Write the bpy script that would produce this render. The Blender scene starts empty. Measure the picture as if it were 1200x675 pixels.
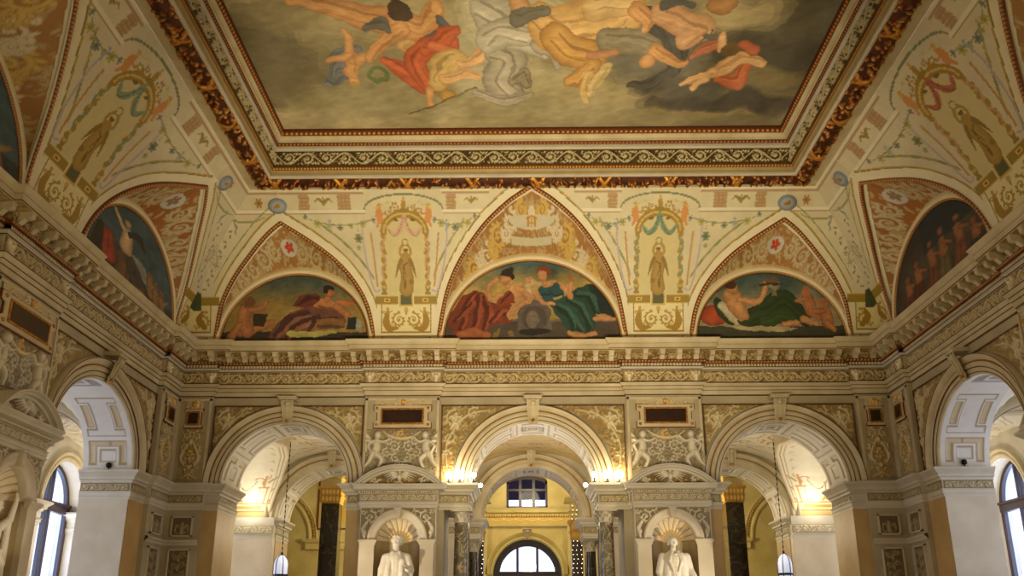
import bpy, math, random
import numpy as np
from math import pi, sin, cos, sqrt, radians
from mathutils import Matrix, Vector
rng = random.Random(7)
C = bpy.context.scene.collection

# ------------------------------------------------------------------ materials
def lin(c):
    c = np.asarray(c, float) / 255.0
    return np.where(c <= 0.04045, c / 12.92, ((c + 0.055) / 1.055) ** 2.4)

def newmat(name):
    m = bpy.data.materials.new(name); m.use_nodes = True
    nt = m.node_tree; b = nt.nodes['Principled BSDF']
    return m, nt, b

def stone(name, col, col2=None, rough=0.6, scale=3.0, metal=0.0, bump=0.0, vein=None):
    m, nt, b = newmat(name)
    col2 = col2 or tuple(int(v * 0.9) for v in col)
    tc = nt.nodes.new('ShaderNodeTexCoord')
    n = nt.nodes.new('ShaderNodeTexNoise'); n.inputs['Scale'].default_value = scale
    n.inputs['Detail'].default_value = 6
    r = nt.nodes.new('ShaderNodeValToRGB')
    r.color_ramp.elements[0].position = 0.35; r.color_ramp.elements[1].position = 0.68
    r.color_ramp.elements[0].color = (*lin(col2), 1); r.color_ramp.elements[1].color = (*lin(col), 1)
    nt.links.new(tc.outputs['Object'], n.inputs['Vector'])
    nt.links.new(n.outputs['Fac'], r.inputs['Fac'])
    out = r.outputs['Color']
    if vein:
        w = nt.nodes.new('ShaderNodeTexNoise'); w.inputs['Scale'].default_value = scale * 0.8
        w.inputs['Detail'].default_value = 8; w.inputs['Distortion'].default_value = 1.2
        r2 = nt.nodes.new('ShaderNodeValToRGB')
        e = r2.color_ramp.elements
        e[0].position = 0.47; e[0].color = (0, 0, 0, 1); e[1].position = 0.5; e[1].color = (1, 1, 1, 1)
        e2 = r2.color_ramp.elements.new(0.53); e2.color = (0, 0, 0, 1)
        mx = nt.nodes.new('ShaderNodeMix'); mx.data_type = 'RGBA'
        nt.links.new(tc.outputs['Object'], w.inputs['Vector'])
        nt.links.new(w.outputs['Fac'], r2.inputs['Fac'])
        nt.links.new(r2.outputs['Color'], mx.inputs['Factor'])
        nt.links.new(out, mx.inputs['A']); mx.inputs['B'].default_value = (*lin(vein), 1)
        out = mx.outputs['Result']
    nt.links.new(out, b.inputs['Base Color'])
    b.inputs['Roughness'].default_value = rough; b.inputs['Metallic'].default_value = metal
    if bump:
        bp = nt.nodes.new('ShaderNodeBump'); bp.inputs['Strength'].default_value = bump
        bp.inputs['Distance'].default_value = 0.02
        n2 = nt.nodes.new('ShaderNodeTexNoise'); n2.inputs['Scale'].default_value = 30
        nt.links.new(tc.outputs['Object'], n2.inputs['Vector'])
        nt.links.new(n2.outputs['Fac'], bp.inputs['Height']); nt.links.new(bp.outputs['Normal'], b.inputs['Normal'])
    return m

def painted_mat(name, rough=0.55, nz=0.10):
    """pigment and gilding come from the surface's own colour layer; alpha = gilded (metal)"""
    m, nt, b = newmat(name)
    a = nt.nodes.new('ShaderNodeVertexColor'); a.layer_name = 'Col'
    tc = nt.nodes.new('ShaderNodeTexCoord')
    n = nt.nodes.new('ShaderNodeTexNoise'); n.inputs['Scale'].default_value = 5; n.inputs['Detail'].default_value = 8
    mr = nt.nodes.new('ShaderNodeMapRange')
    mr.inputs['To Min'].default_value = 1 - nz; mr.inputs['To Max'].default_value = 1 + nz
    mx = nt.nodes.new('ShaderNodeVectorMath'); mx.operation = 'MULTIPLY'
    nt.links.new(tc.outputs['Object'], n.inputs['Vector'])
    nt.links.new(n.outputs['Fac'], mr.inputs['Value'])
    nt.links.new(a.outputs['Color'], mx.inputs[0]); nt.links.new(mr.outputs['Result'], mx.inputs[1])
    nt.links.new(mx.outputs['Vector'], b.inputs['Base Color'])
    nt.links.new(a.outputs['Alpha'], b.inputs['Metallic'])
    b.inputs['Roughness'].default_value = rough
    return m

def emit_mat(name, col, strength):
    m, nt, b = newmat(name)
    b.inputs['Base Color'].default_value = (*lin(col), 1)
    b.inputs['Emission Color'].default_value = (*lin(col), 1)
    b.inputs['Emission Strength'].default_value = strength
    return m

def glass_mat(name, tint=(235, 240, 255), gl=0.08):
    m, nt, b = newmat(name)
    nt.nodes.remove(b)
    t = nt.nodes.new('ShaderNodeBsdfTransparent'); t.inputs['Color'].default_value = (*lin(tint), 1)
    g = nt.nodes.new('ShaderNodeBsdfGlossy'); g.inputs['Roughness'].default_value = 0.05
    x = nt.nodes.new('ShaderNodeMixShader'); x.inputs['Fac'].default_value = gl
    nt.links.new(t.outputs[0], x.inputs[1]); nt.links.new(g.outputs[0], x.inputs[2])
    nt.links.new(x.outputs[0], nt.nodes['Material Output'].inputs['Surface'])
    return m

CREAM = (206, 192, 156); CREAM2 = (184, 168, 130)
M = {}
M['cream'] = stone('cream_stucco', CREAM, CREAM2, 0.55, 2.0)
M['drab'] = stone('drab_stucco', (164, 146, 100), (150, 132, 88), .55, 3)
M['nichestone'] = stone('niche_marble', (176, 156, 116), (156, 136, 98), .5, 2)
M['tan'] = stone('tan_gilt_stucco', (190, 166, 110), (140, 108, 56), .5, 16, bump=.5)
M['gilt_shade'] = stone('gilt_and_shade_line', (104, 68, 28), (70, 42, 16), .5, 20)  # brown gilding lines, dark enough to paint in the shade between mouldings
M['wall'] = stone('warm_stucco', (180, 167, 136), (162, 149, 118), 0.6, 1.5)
M['white'] = stone('pale_stucco', (206, 198, 178), (190, 180, 158), 0.6, 1.5)
M['marble'] = stone('cream_marble', (208, 196, 172), (190, 176, 150), 0.5, 1.6)
M['ochremarble'] = stone('ochre_marble', (196, 166, 108), (176, 144, 90), 0.55, 1.2)
M['dark'] = stone('dark_porphyry', (52, 28, 20), (36, 18, 14), 0.3, 6)
M['darkmarble'] = stone('black_veined_marble', (48, 38, 30), (30, 22, 18), 0.2, 2.0, vein=(84, 68, 42))
M['greymarble'] = stone('grey_breccia_marble', (128, 118, 98), (92, 84, 68), 0.2, 4.0, vein=(176, 160, 118))
M['gold'] = stone('gilding', (205, 150, 60), (150, 98, 34), 0.38, 14, metal=0.75, bump=0.3)
M['redgold'] = stone('red_gilding', (150, 84, 30), (92, 40, 16), 0.4, 22, metal=0.55, bump=0.4)
M['paint'] = painted_mat('painted_surface')
M['relief'] = painted_mat('painted_relief', 0.5)
M['canvas'] = painted_mat('oil_canvas', 0.7, 0.08)
M['yellow'] = stone('yellow_stucco', (212, 194, 126), (192, 170, 98), 0.55, 1.5)
M['statue'] = stone('white_statuary_marble', (238, 230, 212), (226, 216, 196), 0.45, 2)
M['bronze'] = stone('dark_frame_wood', (44, 30, 40), (30, 20, 28), 0.4, 8)
M['metal'] = stone('blackened_metal', (30, 28, 26), (20, 18, 16), 0.4, 8, metal=0.6)
M['glass'] = glass_mat('window_glass')
M['lglass'] = emit_mat('lantern_glass_glow', (205, 215, 245), .45)  # emission added to imitate the bluish reflection in the glass
M['bulb'] = emit_mat('lit_globe', (255, 236, 200), 40)
M['tiny'] = emit_mat('fairy_light', (255, 236, 190), 8)
GILTY = stone('gilt_yellow_stucco', (226, 182, 84), (190, 140, 50), .45, 9, bump=.3)
M['floor'] = stone('pale_floor_marble', (190, 178, 156), (160, 148, 128), 0.3, 1.0)

# ------------------------------------------------------------------ object helpers
def link(o, parent=None):
    C.objects.link(o)
    if parent is not None:
        o.parent = parent; o.matrix_parent_inverse = Matrix.Translation(-parent.location)
    return o

def mesh_obj(name, verts, faces, mat, parent=None, smooth=False):
    me = bpy.data.meshes.new(name)
    me.from_pydata([tuple(map(float, v)) for v in verts], [], faces)
    me.materials.append(mat)
    if smooth: me.polygons.foreach_set('use_smooth', [True] * len(me.polygons))
    me.update()
    return link(bpy.data.objects.new(name, me), parent)

def empty(name, loc=(0, 0, 0)):
    o = bpy.data.objects.new(name, None); o.location = loc
    return link(o)

def thing(name, label, cat, group=None, loc=(0, 0, 0)):
    o = empty(name, loc)
    o['label'] = label; o['category'] = cat; o['kind'] = 'thing'
    if group: o['group'] = group
    return o

def tag(o, label, cat, group=None, kind=None):
    o['label'] = label; o['category'] = cat; o['kind'] = kind or 'thing'
    if group: o['group'] = group
    return o

def struct(o):
    o['kind'] = 'structure'; return o

class Frame:
    """a wall's own frame: s along it, z up, d out of it into the room"""
    def __init__(s, o, sd, dd, ks): s.o = np.array(o, float); s.sd = np.array(sd, float); s.dd = np.array(dd, float); s.ks = ks
    def P(f, s, z, d):
        s, z, d = np.broadcast_arrays(np.asarray(s, float), np.asarray(z, float), np.asarray(d, float))
        p = f.o + s[..., None] * f.ks * f.sd + d[..., None] * f.dd
        p = p.copy(); p[..., 2] += z
        return p
W, D = 8.28, 22.0
BACK = Frame((0, D, 0), (1, 0, 0), (0, -1, 0), 1.0)
LEFT = Frame((-W, 11, 0), (0, 1, 0), (1, 0, 0), 1.33)
LEFT1 = Frame((-W, 11, 0), (0, 1, 0), (1, 0, 0), 1.0)
RIGHT1 = Frame((W, 11, 0), (0, 1, 0), (-1, 0, 0), 1.0)
RIGHT = Frame((W, 11, 0), (0, 1, 0), (-1, 0, 0), 1.33)
FRONT = Frame((0, 0, 0), (1, 0, 0), (0, 1, 0), 1.0)
WORLD = Frame((0, 0, 0), (1, 0, 0), (0, -1, 0), 1.0)   # d = -y

class Mb:
    """collects boxes / prisms in a frame into one mesh"""
    def __init__(s, f): s.f = f; s.v = []; s.q = []
    def box(s, s0, s1, z0, z1, d0, d1):
        n = len(s.v)
        for dd in (d0, d1):
            for zz in (z0, z1):
                for ss in (s0, s1): s.v.append((ss, zz, dd))
        for a in ((0, 1, 3, 2), (4, 5, 7, 6), (0, 1, 5, 4), (2, 3, 7, 6), (0, 2, 6, 4), (1, 3, 7, 5)):
            s.q.append(tuple(n + i for i in a))
        return s
    def prism(s, pts, d0, d1):
        n = len(s.v); k = len(pts)
        for dd in (d0, d1):
            for (a, b) in pts: s.v.append((a, b, dd))
        s.q.append(tuple(range(n, n + k))); s.q.append(tuple(range(n + 2 * k - 1, n + k - 1, -1)))
        for i in range(k):
            j = (i + 1) % k
            s.q.append((n + i, n + j, n + k + j, n + k + i))
        return s
    def strip(s, rows):
        """rows: list of polylines (same length) of (s,z,d)"""
        n = len(s.v); k = len(rows[0])
        for r in rows: s.v.extend(r)
        for i in range(len(rows) - 1):
            for j in range(k - 1):
                a = n + i * k + j
                s.q.append((a, a + 1, a + k + 1, a + k))
        return s
    def lathe(s, cs, cd, prof, seg=20, ang=2 * pi, kx=None):
        """prof: (r,z); round column centred at (cs,cd)"""
        kx = kx or 1.0 / s.f.ks
        rows = []
        for (r, z) in prof:
            rows.append([(cs + r * cos(ang * i / seg) * kx, z, cd + r * sin(ang * i / seg)) for i in range(seg + 1)])
        return s.strip(rows)
    def build(s, name, mat, parent=None, smooth=False):
        a = np.array(s.v)
        return mesh_obj(name, s.f.P(a[:, 0], a[:, 1], a[:, 2]), s.q, mat, parent, smooth)

def grid_mesh(name, P, col, mat, parent=None, smooth=True, mask=None):
    """P: (n,m,3) points, col: (n,m,4) linear"""
    n, m = P.shape[:2]
    idx = np.arange(n * m).reshape(n, m)
    q = np.stack([idx[:-1, :-1], idx[:-1, 1:], idx[1:, 1:], idx[1:, :-1]], -1).reshape(-1, 4)
    if mask is not None: q = q[mask.reshape(-1)]
    me = bpy.data.meshes.new(name)
    me.vertices.add(n * m); me.vertices.foreach_set('co', P.reshape(-1).astype(np.float32))
    me.loops.add(q.size); me.loops.foreach_set('vertex_index', q.reshape(-1).astype(np.int32))
    me.polygons.add(len(q)); me.polygons.foreach_set('loop_start', (np.arange(len(q)) * 4).astype(np.int32))
    me.polygons.foreach_set('loop_total', np.full(len(q), 4, np.int32))
    me.update(calc_edges=True); me.validate()
    me.polygons.foreach_set('use_smooth', [smooth] * len(me.polygons))
    if col is not None:
        ca = me.color_attributes.new('Col', 'FLOAT_COLOR', 'POINT')
        ca.data.foreach_set('color', col.reshape(-1).astype(np.float32))
    me.materials.append(mat)
    return link(bpy.data.objects.new(name, me), parent)

# ------------------------------------------------------------------ painter: pigment + relief on a surface's own coordinates
def fbm(x, y, seed=0, octs=5, f=1.0):
    r = np.random.RandomState(seed); v = np.zeros_like(x); a = 1.0; t = 0
    for o in range(octs):
        G = r.rand(64, 64)
        X = x * f + r.rand() * 50; Y = y * f + r.rand() * 50
        xi = np.floor(X).astype(int); yi = np.floor(Y).astype(int); fx = X - xi; fy = Y - yi
        fx = fx * fx * (3 - 2 * fx); fy = fy * fy * (3 - 2 * fy)
        g = lambda i, j: G[i % 64, j % 64]
        v += a * ((g(xi, yi) * (1 - fx) + g(xi + 1, yi) * fx) * (1 - fy) + (g(xi, yi + 1) * (1 - fx) + g(xi + 1, yi + 1) * fx) * fy)
        t += a; a *= 0.5; f *= 2.03
    return v / t

def smooth_pts(pts, n=4):
    p = [np.array(q, float) for q in pts]; p = [2 * p[0] - p[1]] + p + [2 * p[-1] - p[-2]]; out = []
    for i in range(1, len(p) - 2):
        for j in range(n):
            t = j / n
            out.append(.5 * ((2 * p[i]) + (-p[i - 1] + p[i + 1]) * t + (2 * p[i - 1] - 5 * p[i] + 4 * p[i + 1] - p[i + 2]) * t * t + (-p[i - 1] + 3 * p[i] - 3 * p[i + 1] + p[i + 2]) * t ** 3))
    out.append(p[-2]); return out

class Paint:
    def __init__(s, x, y, base, h0=0.0, metal=0.0):
        s.shape = x.shape; s.x = x.reshape(-1).astype(float); s.y = y.reshape(-1).astype(float)
        s.c = np.tile(np.array(base, float), (s.x.size, 1)); s.h = np.full(s.x.size, h0); s.m = np.full(s.x.size, metal)
        s.T = (1, 0, 0, 1, 0, 0)
    def at(s, ox=0, oy=0, sx=1, sy=None, rot=0):
        sy = sx if sy is None else sy
        s.T = (cos(rot) * sx, -sin(rot) * sy, sin(rot) * sx, cos(rot) * sy, ox, oy); return s
    def tp(s, pts):
        a, b, c, d, ox, oy = s.T; p = np.array(pts, float)
        return np.stack([a * p[:, 0] + b * p[:, 1] + ox, c * p[:, 0] + d * p[:, 1] + oy], -1)
    def k(s): return sqrt(abs(s.T[0] * s.T[3] - s.T[1] * s.T[2]))
    def _put(s, i, w, col, h, prof, m, set_h, alpha=1):
        if len(i) == 0: return
        if col is not None:
            cc = np.array(col, float)
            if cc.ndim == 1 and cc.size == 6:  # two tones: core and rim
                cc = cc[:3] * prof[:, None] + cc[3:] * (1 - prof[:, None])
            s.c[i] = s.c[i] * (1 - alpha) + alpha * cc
            if m is not None: s.m[i] = m
        if h:
            if set_h: s.h[i] = h * prof
            else: s.h[i] = np.maximum(s.h[i], h * prof) if h > 0 else np.minimum(s.h[i], h * prof)
    def ell(s, cx, cy, rx, ry, col, h=0, rot=0, m=None, alpha=1):
        a, b, c, d, ox, oy = s.T
        X, Y = a * cx + b * cy + ox, c * cx + d * cy + oy
        sc = max(abs(sqrt(a * a + c * c)), abs(sqrt(b * b + d * d))); R = max(rx, ry) * sc
        i = np.nonzero((abs(s.x - X) <= R) & (abs(s.y - Y) <= R))[0]
        det = a * d - b * c; dx = s.x[i] - X; dy = s.y[i] - Y
        u = (d * dx - b * dy) / det; v = (-c * dx + a * dy) / det
        if rot: u, v = u * cos(rot) + v * sin(rot), -u * sin(rot) + v * cos(rot)
        q = (u / rx) ** 2 + (v / ry) ** 2; k = q <= 1
        s._put(i[k], None, col, h, np.sqrt(1 - q[k]), m, False, alpha); return s
    def stroke(s, pts, w, col, h=0, m=None, alpha=1, flat=False):
        if 3 <= len(pts) <= 14: pts = smooth_pts(pts)
        p = s.tp(pts); w = (w, w) if np.isscalar(w) else w
        kk = s.k(); w = (w[0] * kk, w[-1] * kk) if len(w) == 2 else tuple(v * kk for v in w)
        n = len(p) - 1; wm = max(w)
        lo = p.min(0) - wm; hi = p.max(0) + wm
        i = np.nonzero((s.x >= lo[0]) & (s.x <= hi[0]) & (s.y >= lo[1]) & (s.y <= hi[1]))[0]
        if len(i) == 0: return s
        best = np.full(len(i), 9.0)
        for j in range(n):
            t0 = j / n; t1 = (j + 1) / n
            W0 = np.interp(t0, np.linspace(0, 1, len(w)), w); W1 = np.interp(t1, np.linspace(0, 1, len(w)), w)
            ax, ay = p[j]; bx, by = p[j + 1]; L = (bx - ax) ** 2 + (by - ay) ** 2 + 1e-12
            t = np.clip(((s.x[i] - ax) * (bx - ax) + (s.y[i] - ay) * (by - ay)) / L, 0, 1)
            dd = np.hypot(s.x[i] - ax - t * (bx - ax), s.y[i] - ay - t * (by - ay)) / (W0 + (W1 - W0) * t + 1e-9)
            best = np.minimum(best, dd)
        k = best <= 1
        prof = np.ones(k.sum()) if flat else np.sqrt(1 - best[k] ** 2)
        s._put(i[k], None, col, h, prof, m, False, alpha); return s
    def poly(s, pts, col, h=0, m=None, alpha=1, set_h=False):
        p = s.tp(pts); lo = p.min(0); hi = p.max(0)
        i = np.nonzero((s.x >= lo[0]) & (s.x <= hi[0]) & (s.y >= lo[1]) & (s.y <= hi[1]))[0]
        if len(i) == 0: return s
        x = s.x[i]; y = s.y[i]; ins = np.zeros(len(i), bool); j = len(p) - 1
        for q in range(len(p)):
            xi, yi = p[q]; xj, yj = p[j]
            cnd = ((yi > y) != (yj > y)) & (x < (xj - xi) * (y - yi) / (yj - yi + 1e-12) + xi)
            ins ^= cnd; j = q
        s._put(i[ins], None, col, h, np.ones(ins.sum()), m, set_h, alpha); return s
    def rect(s, x0, x1, y0, y1, col, h=0, m=None, alpha=1, set_h=False):
        return s.poly([(x0, y0), (x1, y0), (x1, y1), (x0, y1)], col, h, m, alpha, set_h)
    def frame(s, x0, x1, y0, y1, w, col, h=0, m=None):
        s.rect(x0, x1, y0, y0 + w, col, h, m); s.rect(x0, x1, y1 - w, y1, col, h, m)
        s.rect(x0, x0 + w, y0, y1, col, h, m); return s.rect(x1 - w, x1, y0, y1, col, h, m)
    def spiral(s, cx, cy, r, a0, dirn, turns, w, col, h=0, m=None, lobes=0, lcol=None):
        n = int(18 * turns) + 4
        pts = []
        for i in range(n):
            t = i / (n - 1); rr = r * (1 - 0.82 * t); a = a0 + dirn * t * turns * 2 * pi
            pts.append((cx + rr * cos(a), cy + rr * sin(a)))
        if lobes:
            for q in range(lobes):
                t = q / lobes * 0.6; rr = r * (1 - 0.82 * t) + w * 1.2; a = a0 + dirn * t * turns * 2 * pi
                s.ell(cx + rr * cos(a), cy + rr * sin(a), w * 2.3, w * 1.1, lcol or col, h * 0.8, a + 0.9 * dirn, m)
        s.stroke(pts, (w, w * 0.55), col, h, m)
        s.ell(cx, cy, r * 0.2, r * 0.2, lcol or col, h * 1.1, 0, m); return s
    def rgba(s):
        c = lin(np.clip(s.c, 0, 255)); return np.concatenate([c, s.m[:, None]], 1).reshape(s.shape + (4,))

def surf(name, U, V, posf, paintf, mat, parent=None, base=(200, 190, 160), coordf=None, hscale=1.0, toward=(0, 12, 5.5), mask=None, metal=0.0):
    """U,V 1-D parameters; posf(u,v)->(...,3); paintf(Paint) draws in (u,v) or coordf(u,v)"""
    UU, VV = np.meshgrid(U, V, indexing='ij')
    P = posf(UU, VV)
    x, y = coordf(UU, VV) if coordf else (UU, VV)
    pt = Paint(x, y, base, metal=metal)
    if paintf: paintf(pt)
    h = pt.h.reshape(pt.shape) * hscale
    if np.any(h != 0):
        du = np.gradient(P, axis=0); dv = np.gradient(P, axis=1)
        N = np.cross(du, dv); N /= np.linalg.norm(N, axis=-1, keepdims=True) + 1e-12
        if np.sum(N * (np.array(toward) - P)) < 0: N = -N
        P = P + N * h[..., None]
    mk = mask(UU, VV) if mask else None
    if mk is not None: mk = mk[:-1, :-1] & mk[1:, 1:] & mk[:-1, 1:] & mk[1:, :-1]
    return grid_mesh(name, P, pt.rgba(), mat, parent, True, mk)

def rng_(a, b, step): return np.linspace(a, b, max(2, int(round((b - a) / step)) + 1))

def panel(name, F, s0, s1, z0, z1, d, step, paintf, mat, parent=None, base=(200, 190, 160), mask=None):
    """flat relief panel in a wall frame; paint coordinates are metres along the wall (s*ks) and z"""
    ks = F.ks
    return surf(name, rng_(s0 * ks, s1 * ks, step), rng_(z0, z1, step),
                lambda u, v: F.P(u / ks, v, d), paintf, mat, parent, base, toward=tuple(F.P((s0 + s1) / 2, (z0 + z1) / 2, d + 3)), mask=mask)

# ------------------------------------------------------------------ ornament vocabulary (all in metres)
GILT = (190, 140, 52); LEAF = (216, 200, 160); LEAFD = (150, 128, 78); BROWN = (112, 72, 30)
GROUNDG = (150, 122, 66)

def acanthus(pt, x0, x1, y0, y1, h=0.025, col=LEAF, rim=LEAFD, flower=None, cell=None, ground=True):
    """running scroll of leafy spirals, alternating up and down, the gaps packed with small leaves"""
    H = y1 - y0; cell = cell or H * 1.05
    n = max(1, int(round((x1 - x0) / cell))); cw = (x1 - x0) / n; w = H * 0.045
    col = np.array(col, float); rim = np.array(rim, float); rr_ = random.Random(int(abs(x0 * 7 + y0 * 13) * 10) + 3)
    c2 = (*col, *rim); c3 = (*(col * .55 + rim * .45), *(rim * .85))
    for i in range(n):
        cx = x0 + (i + 0.5) * cw; up = 1 if i % 2 == 0 else -1; cy = (y0 + y1) / 2 + up * H * 0.04
        for q in range(16):
            fx = cx + (rr_.random() - .5) * cw; fy = y0 + H * (.06 + .88 * rr_.random()); a = rr_.random() * 3.1
            pt.ell(fx, fy, H * (.05 + .05 * rr_.random()), H * .035, c3, h * (.4 + .5 * rr_.random()), a)
        pts = [(cx - cw * 0.5 + t * cw, (y0 + y1) / 2 - up * H * 0.40 * sin(pi * t)) for t in np.linspace(0, 1, 9)]
        pt.stroke(pts, w, c2, h)
        pt.spiral(cx, cy, H * 0.36, -pi / 2 * up, up, 1.4, w, c2, h, lobes=9)
        for q in range(5):
            a = q * 2 * pi / 5
            pt.ell(cx + H * 0.09 * cos(a), cy + H * 0.09 * sin(a), H * 0.075, H * 0.045, flower or c2, h * 1.3, a)
        for sx in (-1, 1):
            lx = cx + sx * cw * 0.5; pt.ell(lx - sx * 0.08 * cw, (y0 + y1) / 2 + up * H * 0.33 * (1 if sx < 0 else -1) * -1, H * 0.13, H * 0.06, c2, h, sx * up * 0.8)
            pt.ell(lx - sx * 0.2 * cw, (y0 + y1) / 2 + up * H * 0.36, H * 0.12, H * 0.05, c2, h, -sx * up * 0.6)

def foliage_fill(pt, x0, x1, y0, y1, size, col, rim, h, dens=1.0, seed=1):
    """small carved leaves packed over a field"""
    r = random.Random(seed); n = int((x1 - x0) * (y1 - y0) / (size * size) * .8 * dens)
    col = np.array(col, float); rim = np.array(rim, float)
    for i in range(n):
        x = x0 + (x1 - x0) * r.random(); y = y0 + (y1 - y0) * r.random(); k = .6 + .5 * r.random(); t = r.random() * .5
        c = col * (1 - t) + rim * t
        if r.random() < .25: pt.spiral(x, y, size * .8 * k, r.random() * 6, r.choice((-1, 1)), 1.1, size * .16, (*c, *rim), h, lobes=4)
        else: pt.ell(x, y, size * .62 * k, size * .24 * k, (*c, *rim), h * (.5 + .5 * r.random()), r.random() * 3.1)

def beads(pt, x0, x1, y, r, pitch, col, h, m=None):
    n = int((x1 - x0) / pitch)
    for i in range(n):
        pt.ell(x0 + (i + 0.5) * (x1 - x0) / n, y, r, r, col, h, 0, m)

def putto(pt, x, y, k, face=1, col=(232, 222, 200, 170, 150, 110), h=0.07, pose=0):
    """child figure in relief, about k tall, leaning on face side"""
    f = face
    S = lambda pts, w: pt.stroke([(x + f * a * k, y + b * k) for a, b in pts], tuple(v * k for v in w), col, h)
    S([(-0.05, 0.38), (0.02, 0.55), (0.0, 0.72)], (0.13, 0.12, 0.10))
    pt.ell(x + f * 0.04 * k, y + 0.88 * k, 0.105 * k, 0.125 * k, col, h * 1.25)
    S([(0.02, 0.74), (0.2, 0.70), (0.36, 0.80 + 0.08 * pose)], (0.055, 0.045, 0.035))
    S([(-0.06, 0.72), (-0.2, 0.6), (-0.14, 0.44)], (0.055, 0.045, 0.035))
    S([(0.0, 0.38), (0.16, 0.24), (0.10, 0.02)], (0.09, 0.07, 0.045))
    S([(-0.08, 0.38), (-0.16, 0.18), (-0.28, 0.03)], (0.09, 0.07, 0.045))
    S([(-0.1, 0.68), (-0.26, 0.74), (-0.36, 0.58)], (0.05, 0.07, 0.03))

def swag(pt, x0, x1, y, drop, w, col, h=0, m=None, n=12):
    pts = [(x0 + (x1 - x0) * t, y - drop * 4 * t * (1 - t)) for t in np.linspace(0, 1, n)]
    pt.stroke(pts, (w * 0.5, w, w, w * 0.5), col, h, m)

def paint_dentils(pt, x0, x1, y0, y1, pitch=0.072):
    n = int((x1 - x0) / pitch)
    ph = np.mod(pt.x - x0, (x1 - x0) / n) / ((x1 - x0) / n)
    k = (ph < 0.62) & (pt.y > y0) & (pt.y < y1)
    pt.h[k] = 0.035; pt.c[~k] = (150, 126, 76)

# ------------------------------------------------------------------ plan of the walls
SEG = [(-8.28, -7.47, 0.0), (-7.47, -3.91, -.12), (-3.91, -2.16, 0.0), (-2.16, 2.16, -.12), (2.16, 3.91, 0.0), (3.91, 7.47, -.12), (7.47, 8.28, 0.0)]
SEGS_ = [(-8.28, -7.47, 0.0), (-7.47, -3.65, -.12), (-3.65, -2.07, 0.0), (-2.07, 2.07, -.12), (2.07, 3.65, 0.0), (3.65, 7.47, -.12), (7.47, 8.28, 0.0)]
def SG(F): return SEG if F is BACK else SEGS_
def plan_path():
    path = []
    for F, rev in ((LEFT, 0), (BACK, 0), (RIGHT, 1)):
        segs = SG(F)[::-1] if rev else SG(F)
        for i, (a, b, d) in enumerate(segs):
            if rev: a, b = b, a
            if i == 0 and F is not LEFT: a = None
            for s in (a, b):
                if s is None: continue
                if i == 6 and s == b and F is not RIGHT: continue
                p = F.P(s, 0, d)
                path.append((p[0], p[1]))
        if F is LEFT: path.append((-W, D))
        if F is BACK: path.append((W, D))
    return path
PATH = plan_path()
def offset_path(path, d):
    out = []
    n = len(path)
    nrm = []
    for i in range(n - 1):
        dx, dy = path[i + 1][0] - path[i][0], path[i + 1][1] - path[i][1]; L = sqrt(dx * dx + dy * dy) + 1e-9
        nrm.append((dy / L, -dx / L))
    for i in range(n):
        a = nrm[max(0, i - 1)]; b = nrm[min(n - 2, i)]
        if abs(a[0] - b[0]) + abs(a[1] - b[1]) < 1e-4: o = a
        else: o = (a[0] + b[0], a[1] + b[1])
        out.append((path[i][0] + o[0] * d, path[i][1] + o[1] * d))
    return out
def sweep(name, prof, path, mat, parent=None, zadd=0):
    v = []; q = []; k = len(path)
    for (d, z) in prof:
        v += [(x, y, z + zadd) for x, y in offset_path(path, d)]
    for i in range(len(prof) - 1):
        for j in range(k - 1):
            a = i * k + j; q.append((a, a + 1, a + k + 1, a + k))
    return mesh_obj(name, v, q, mat, parent)

def segs_of(F, off, front=-9, full=False):
    """wall stretches after a moulding projects by off: (s0,s1,d)"""
    o = off / F.ks; out = []
    for (a, b, d) in SG(F):
        if a < -8.2: a2 = a + (o if F is BACK else 0)
        else: a2 = a - o if d == 0 else a + o
        if b > 8.2: b2 = b - o
        else: b2 = b + o if d == 0 else b - o
        if F is not BACK and b2 < front: continue
        out.append((a2, b2, d))
    return out

# ------------------------------------------------------------------ entablature around the room
ent = struct(empty('trim_1', (0, D, 6.92)))
ent.location = (0, 0, 0)
sweep('architrave', [(-.1, 6.90), (0.0, 6.90), (0.0, 6.93), (.03, 6.93), (.03, 7.03), (.035, 7.035), (.06, 7.035), (.06, 7.11), (.09, 7.13), (.13, 7.17), (.13, 7.19), (.02, 7.19)], PATH, M['cream'], ent)
for zz, dd in ((6.905, .006), (7.026, .040), (7.105, .070), (7.182, .134), (7.505, .06), (7.565, .116), (7.935, .366)):
    sweep('dark_line', [(dd - .03, zz), (dd, zz), (dd, zz + .016), (dd - .03, zz + .016)], PATH, M['gilt_shade'], ent)  # gilding line doubling as painted crease shade
sweep('frieze_ground', [(.02, 7.19), (.02, 7.50)], PATH, M['cream'], ent)
sweep('frieze_moulding', [(.02, 7.50), (.05, 7.50), (.05, 7.515), (.08, 7.55), (.11, 7.56), (.11, 7.575), (.06, 7.575)], PATH, M['white'], ent)
sweep('bead_ground', [(.06, 7.66), (.15, 7.66), (.15, 7.71), (.10, 7.71)], PATH, M['redgold'], ent)
sweep('bracket_band', [(.10, 7.71), (.10, 7.74), (.115, 7.75), (.115, 7.88), (.10, 7.89), (.10, 7.90), (.36, 7.92)], PATH, M['tan'], ent)
sweep('corona', [(.36, 7.92), (.36, 7.95), (.38, 7.95), (.38, 8.05), (.40, 8.055), (.42, 8.07), (.42, 8.085), (.44, 8.12), (.46, 8.15), (.46, 8.17), (-.2, 8.19)], PATH, M['cream'], ent)
sweep('gilt_line', [(.36, 8.048), (.385, 8.048), (.385, 8.06), (.36, 8.06)], PATH, M['redgold'], ent)

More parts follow.
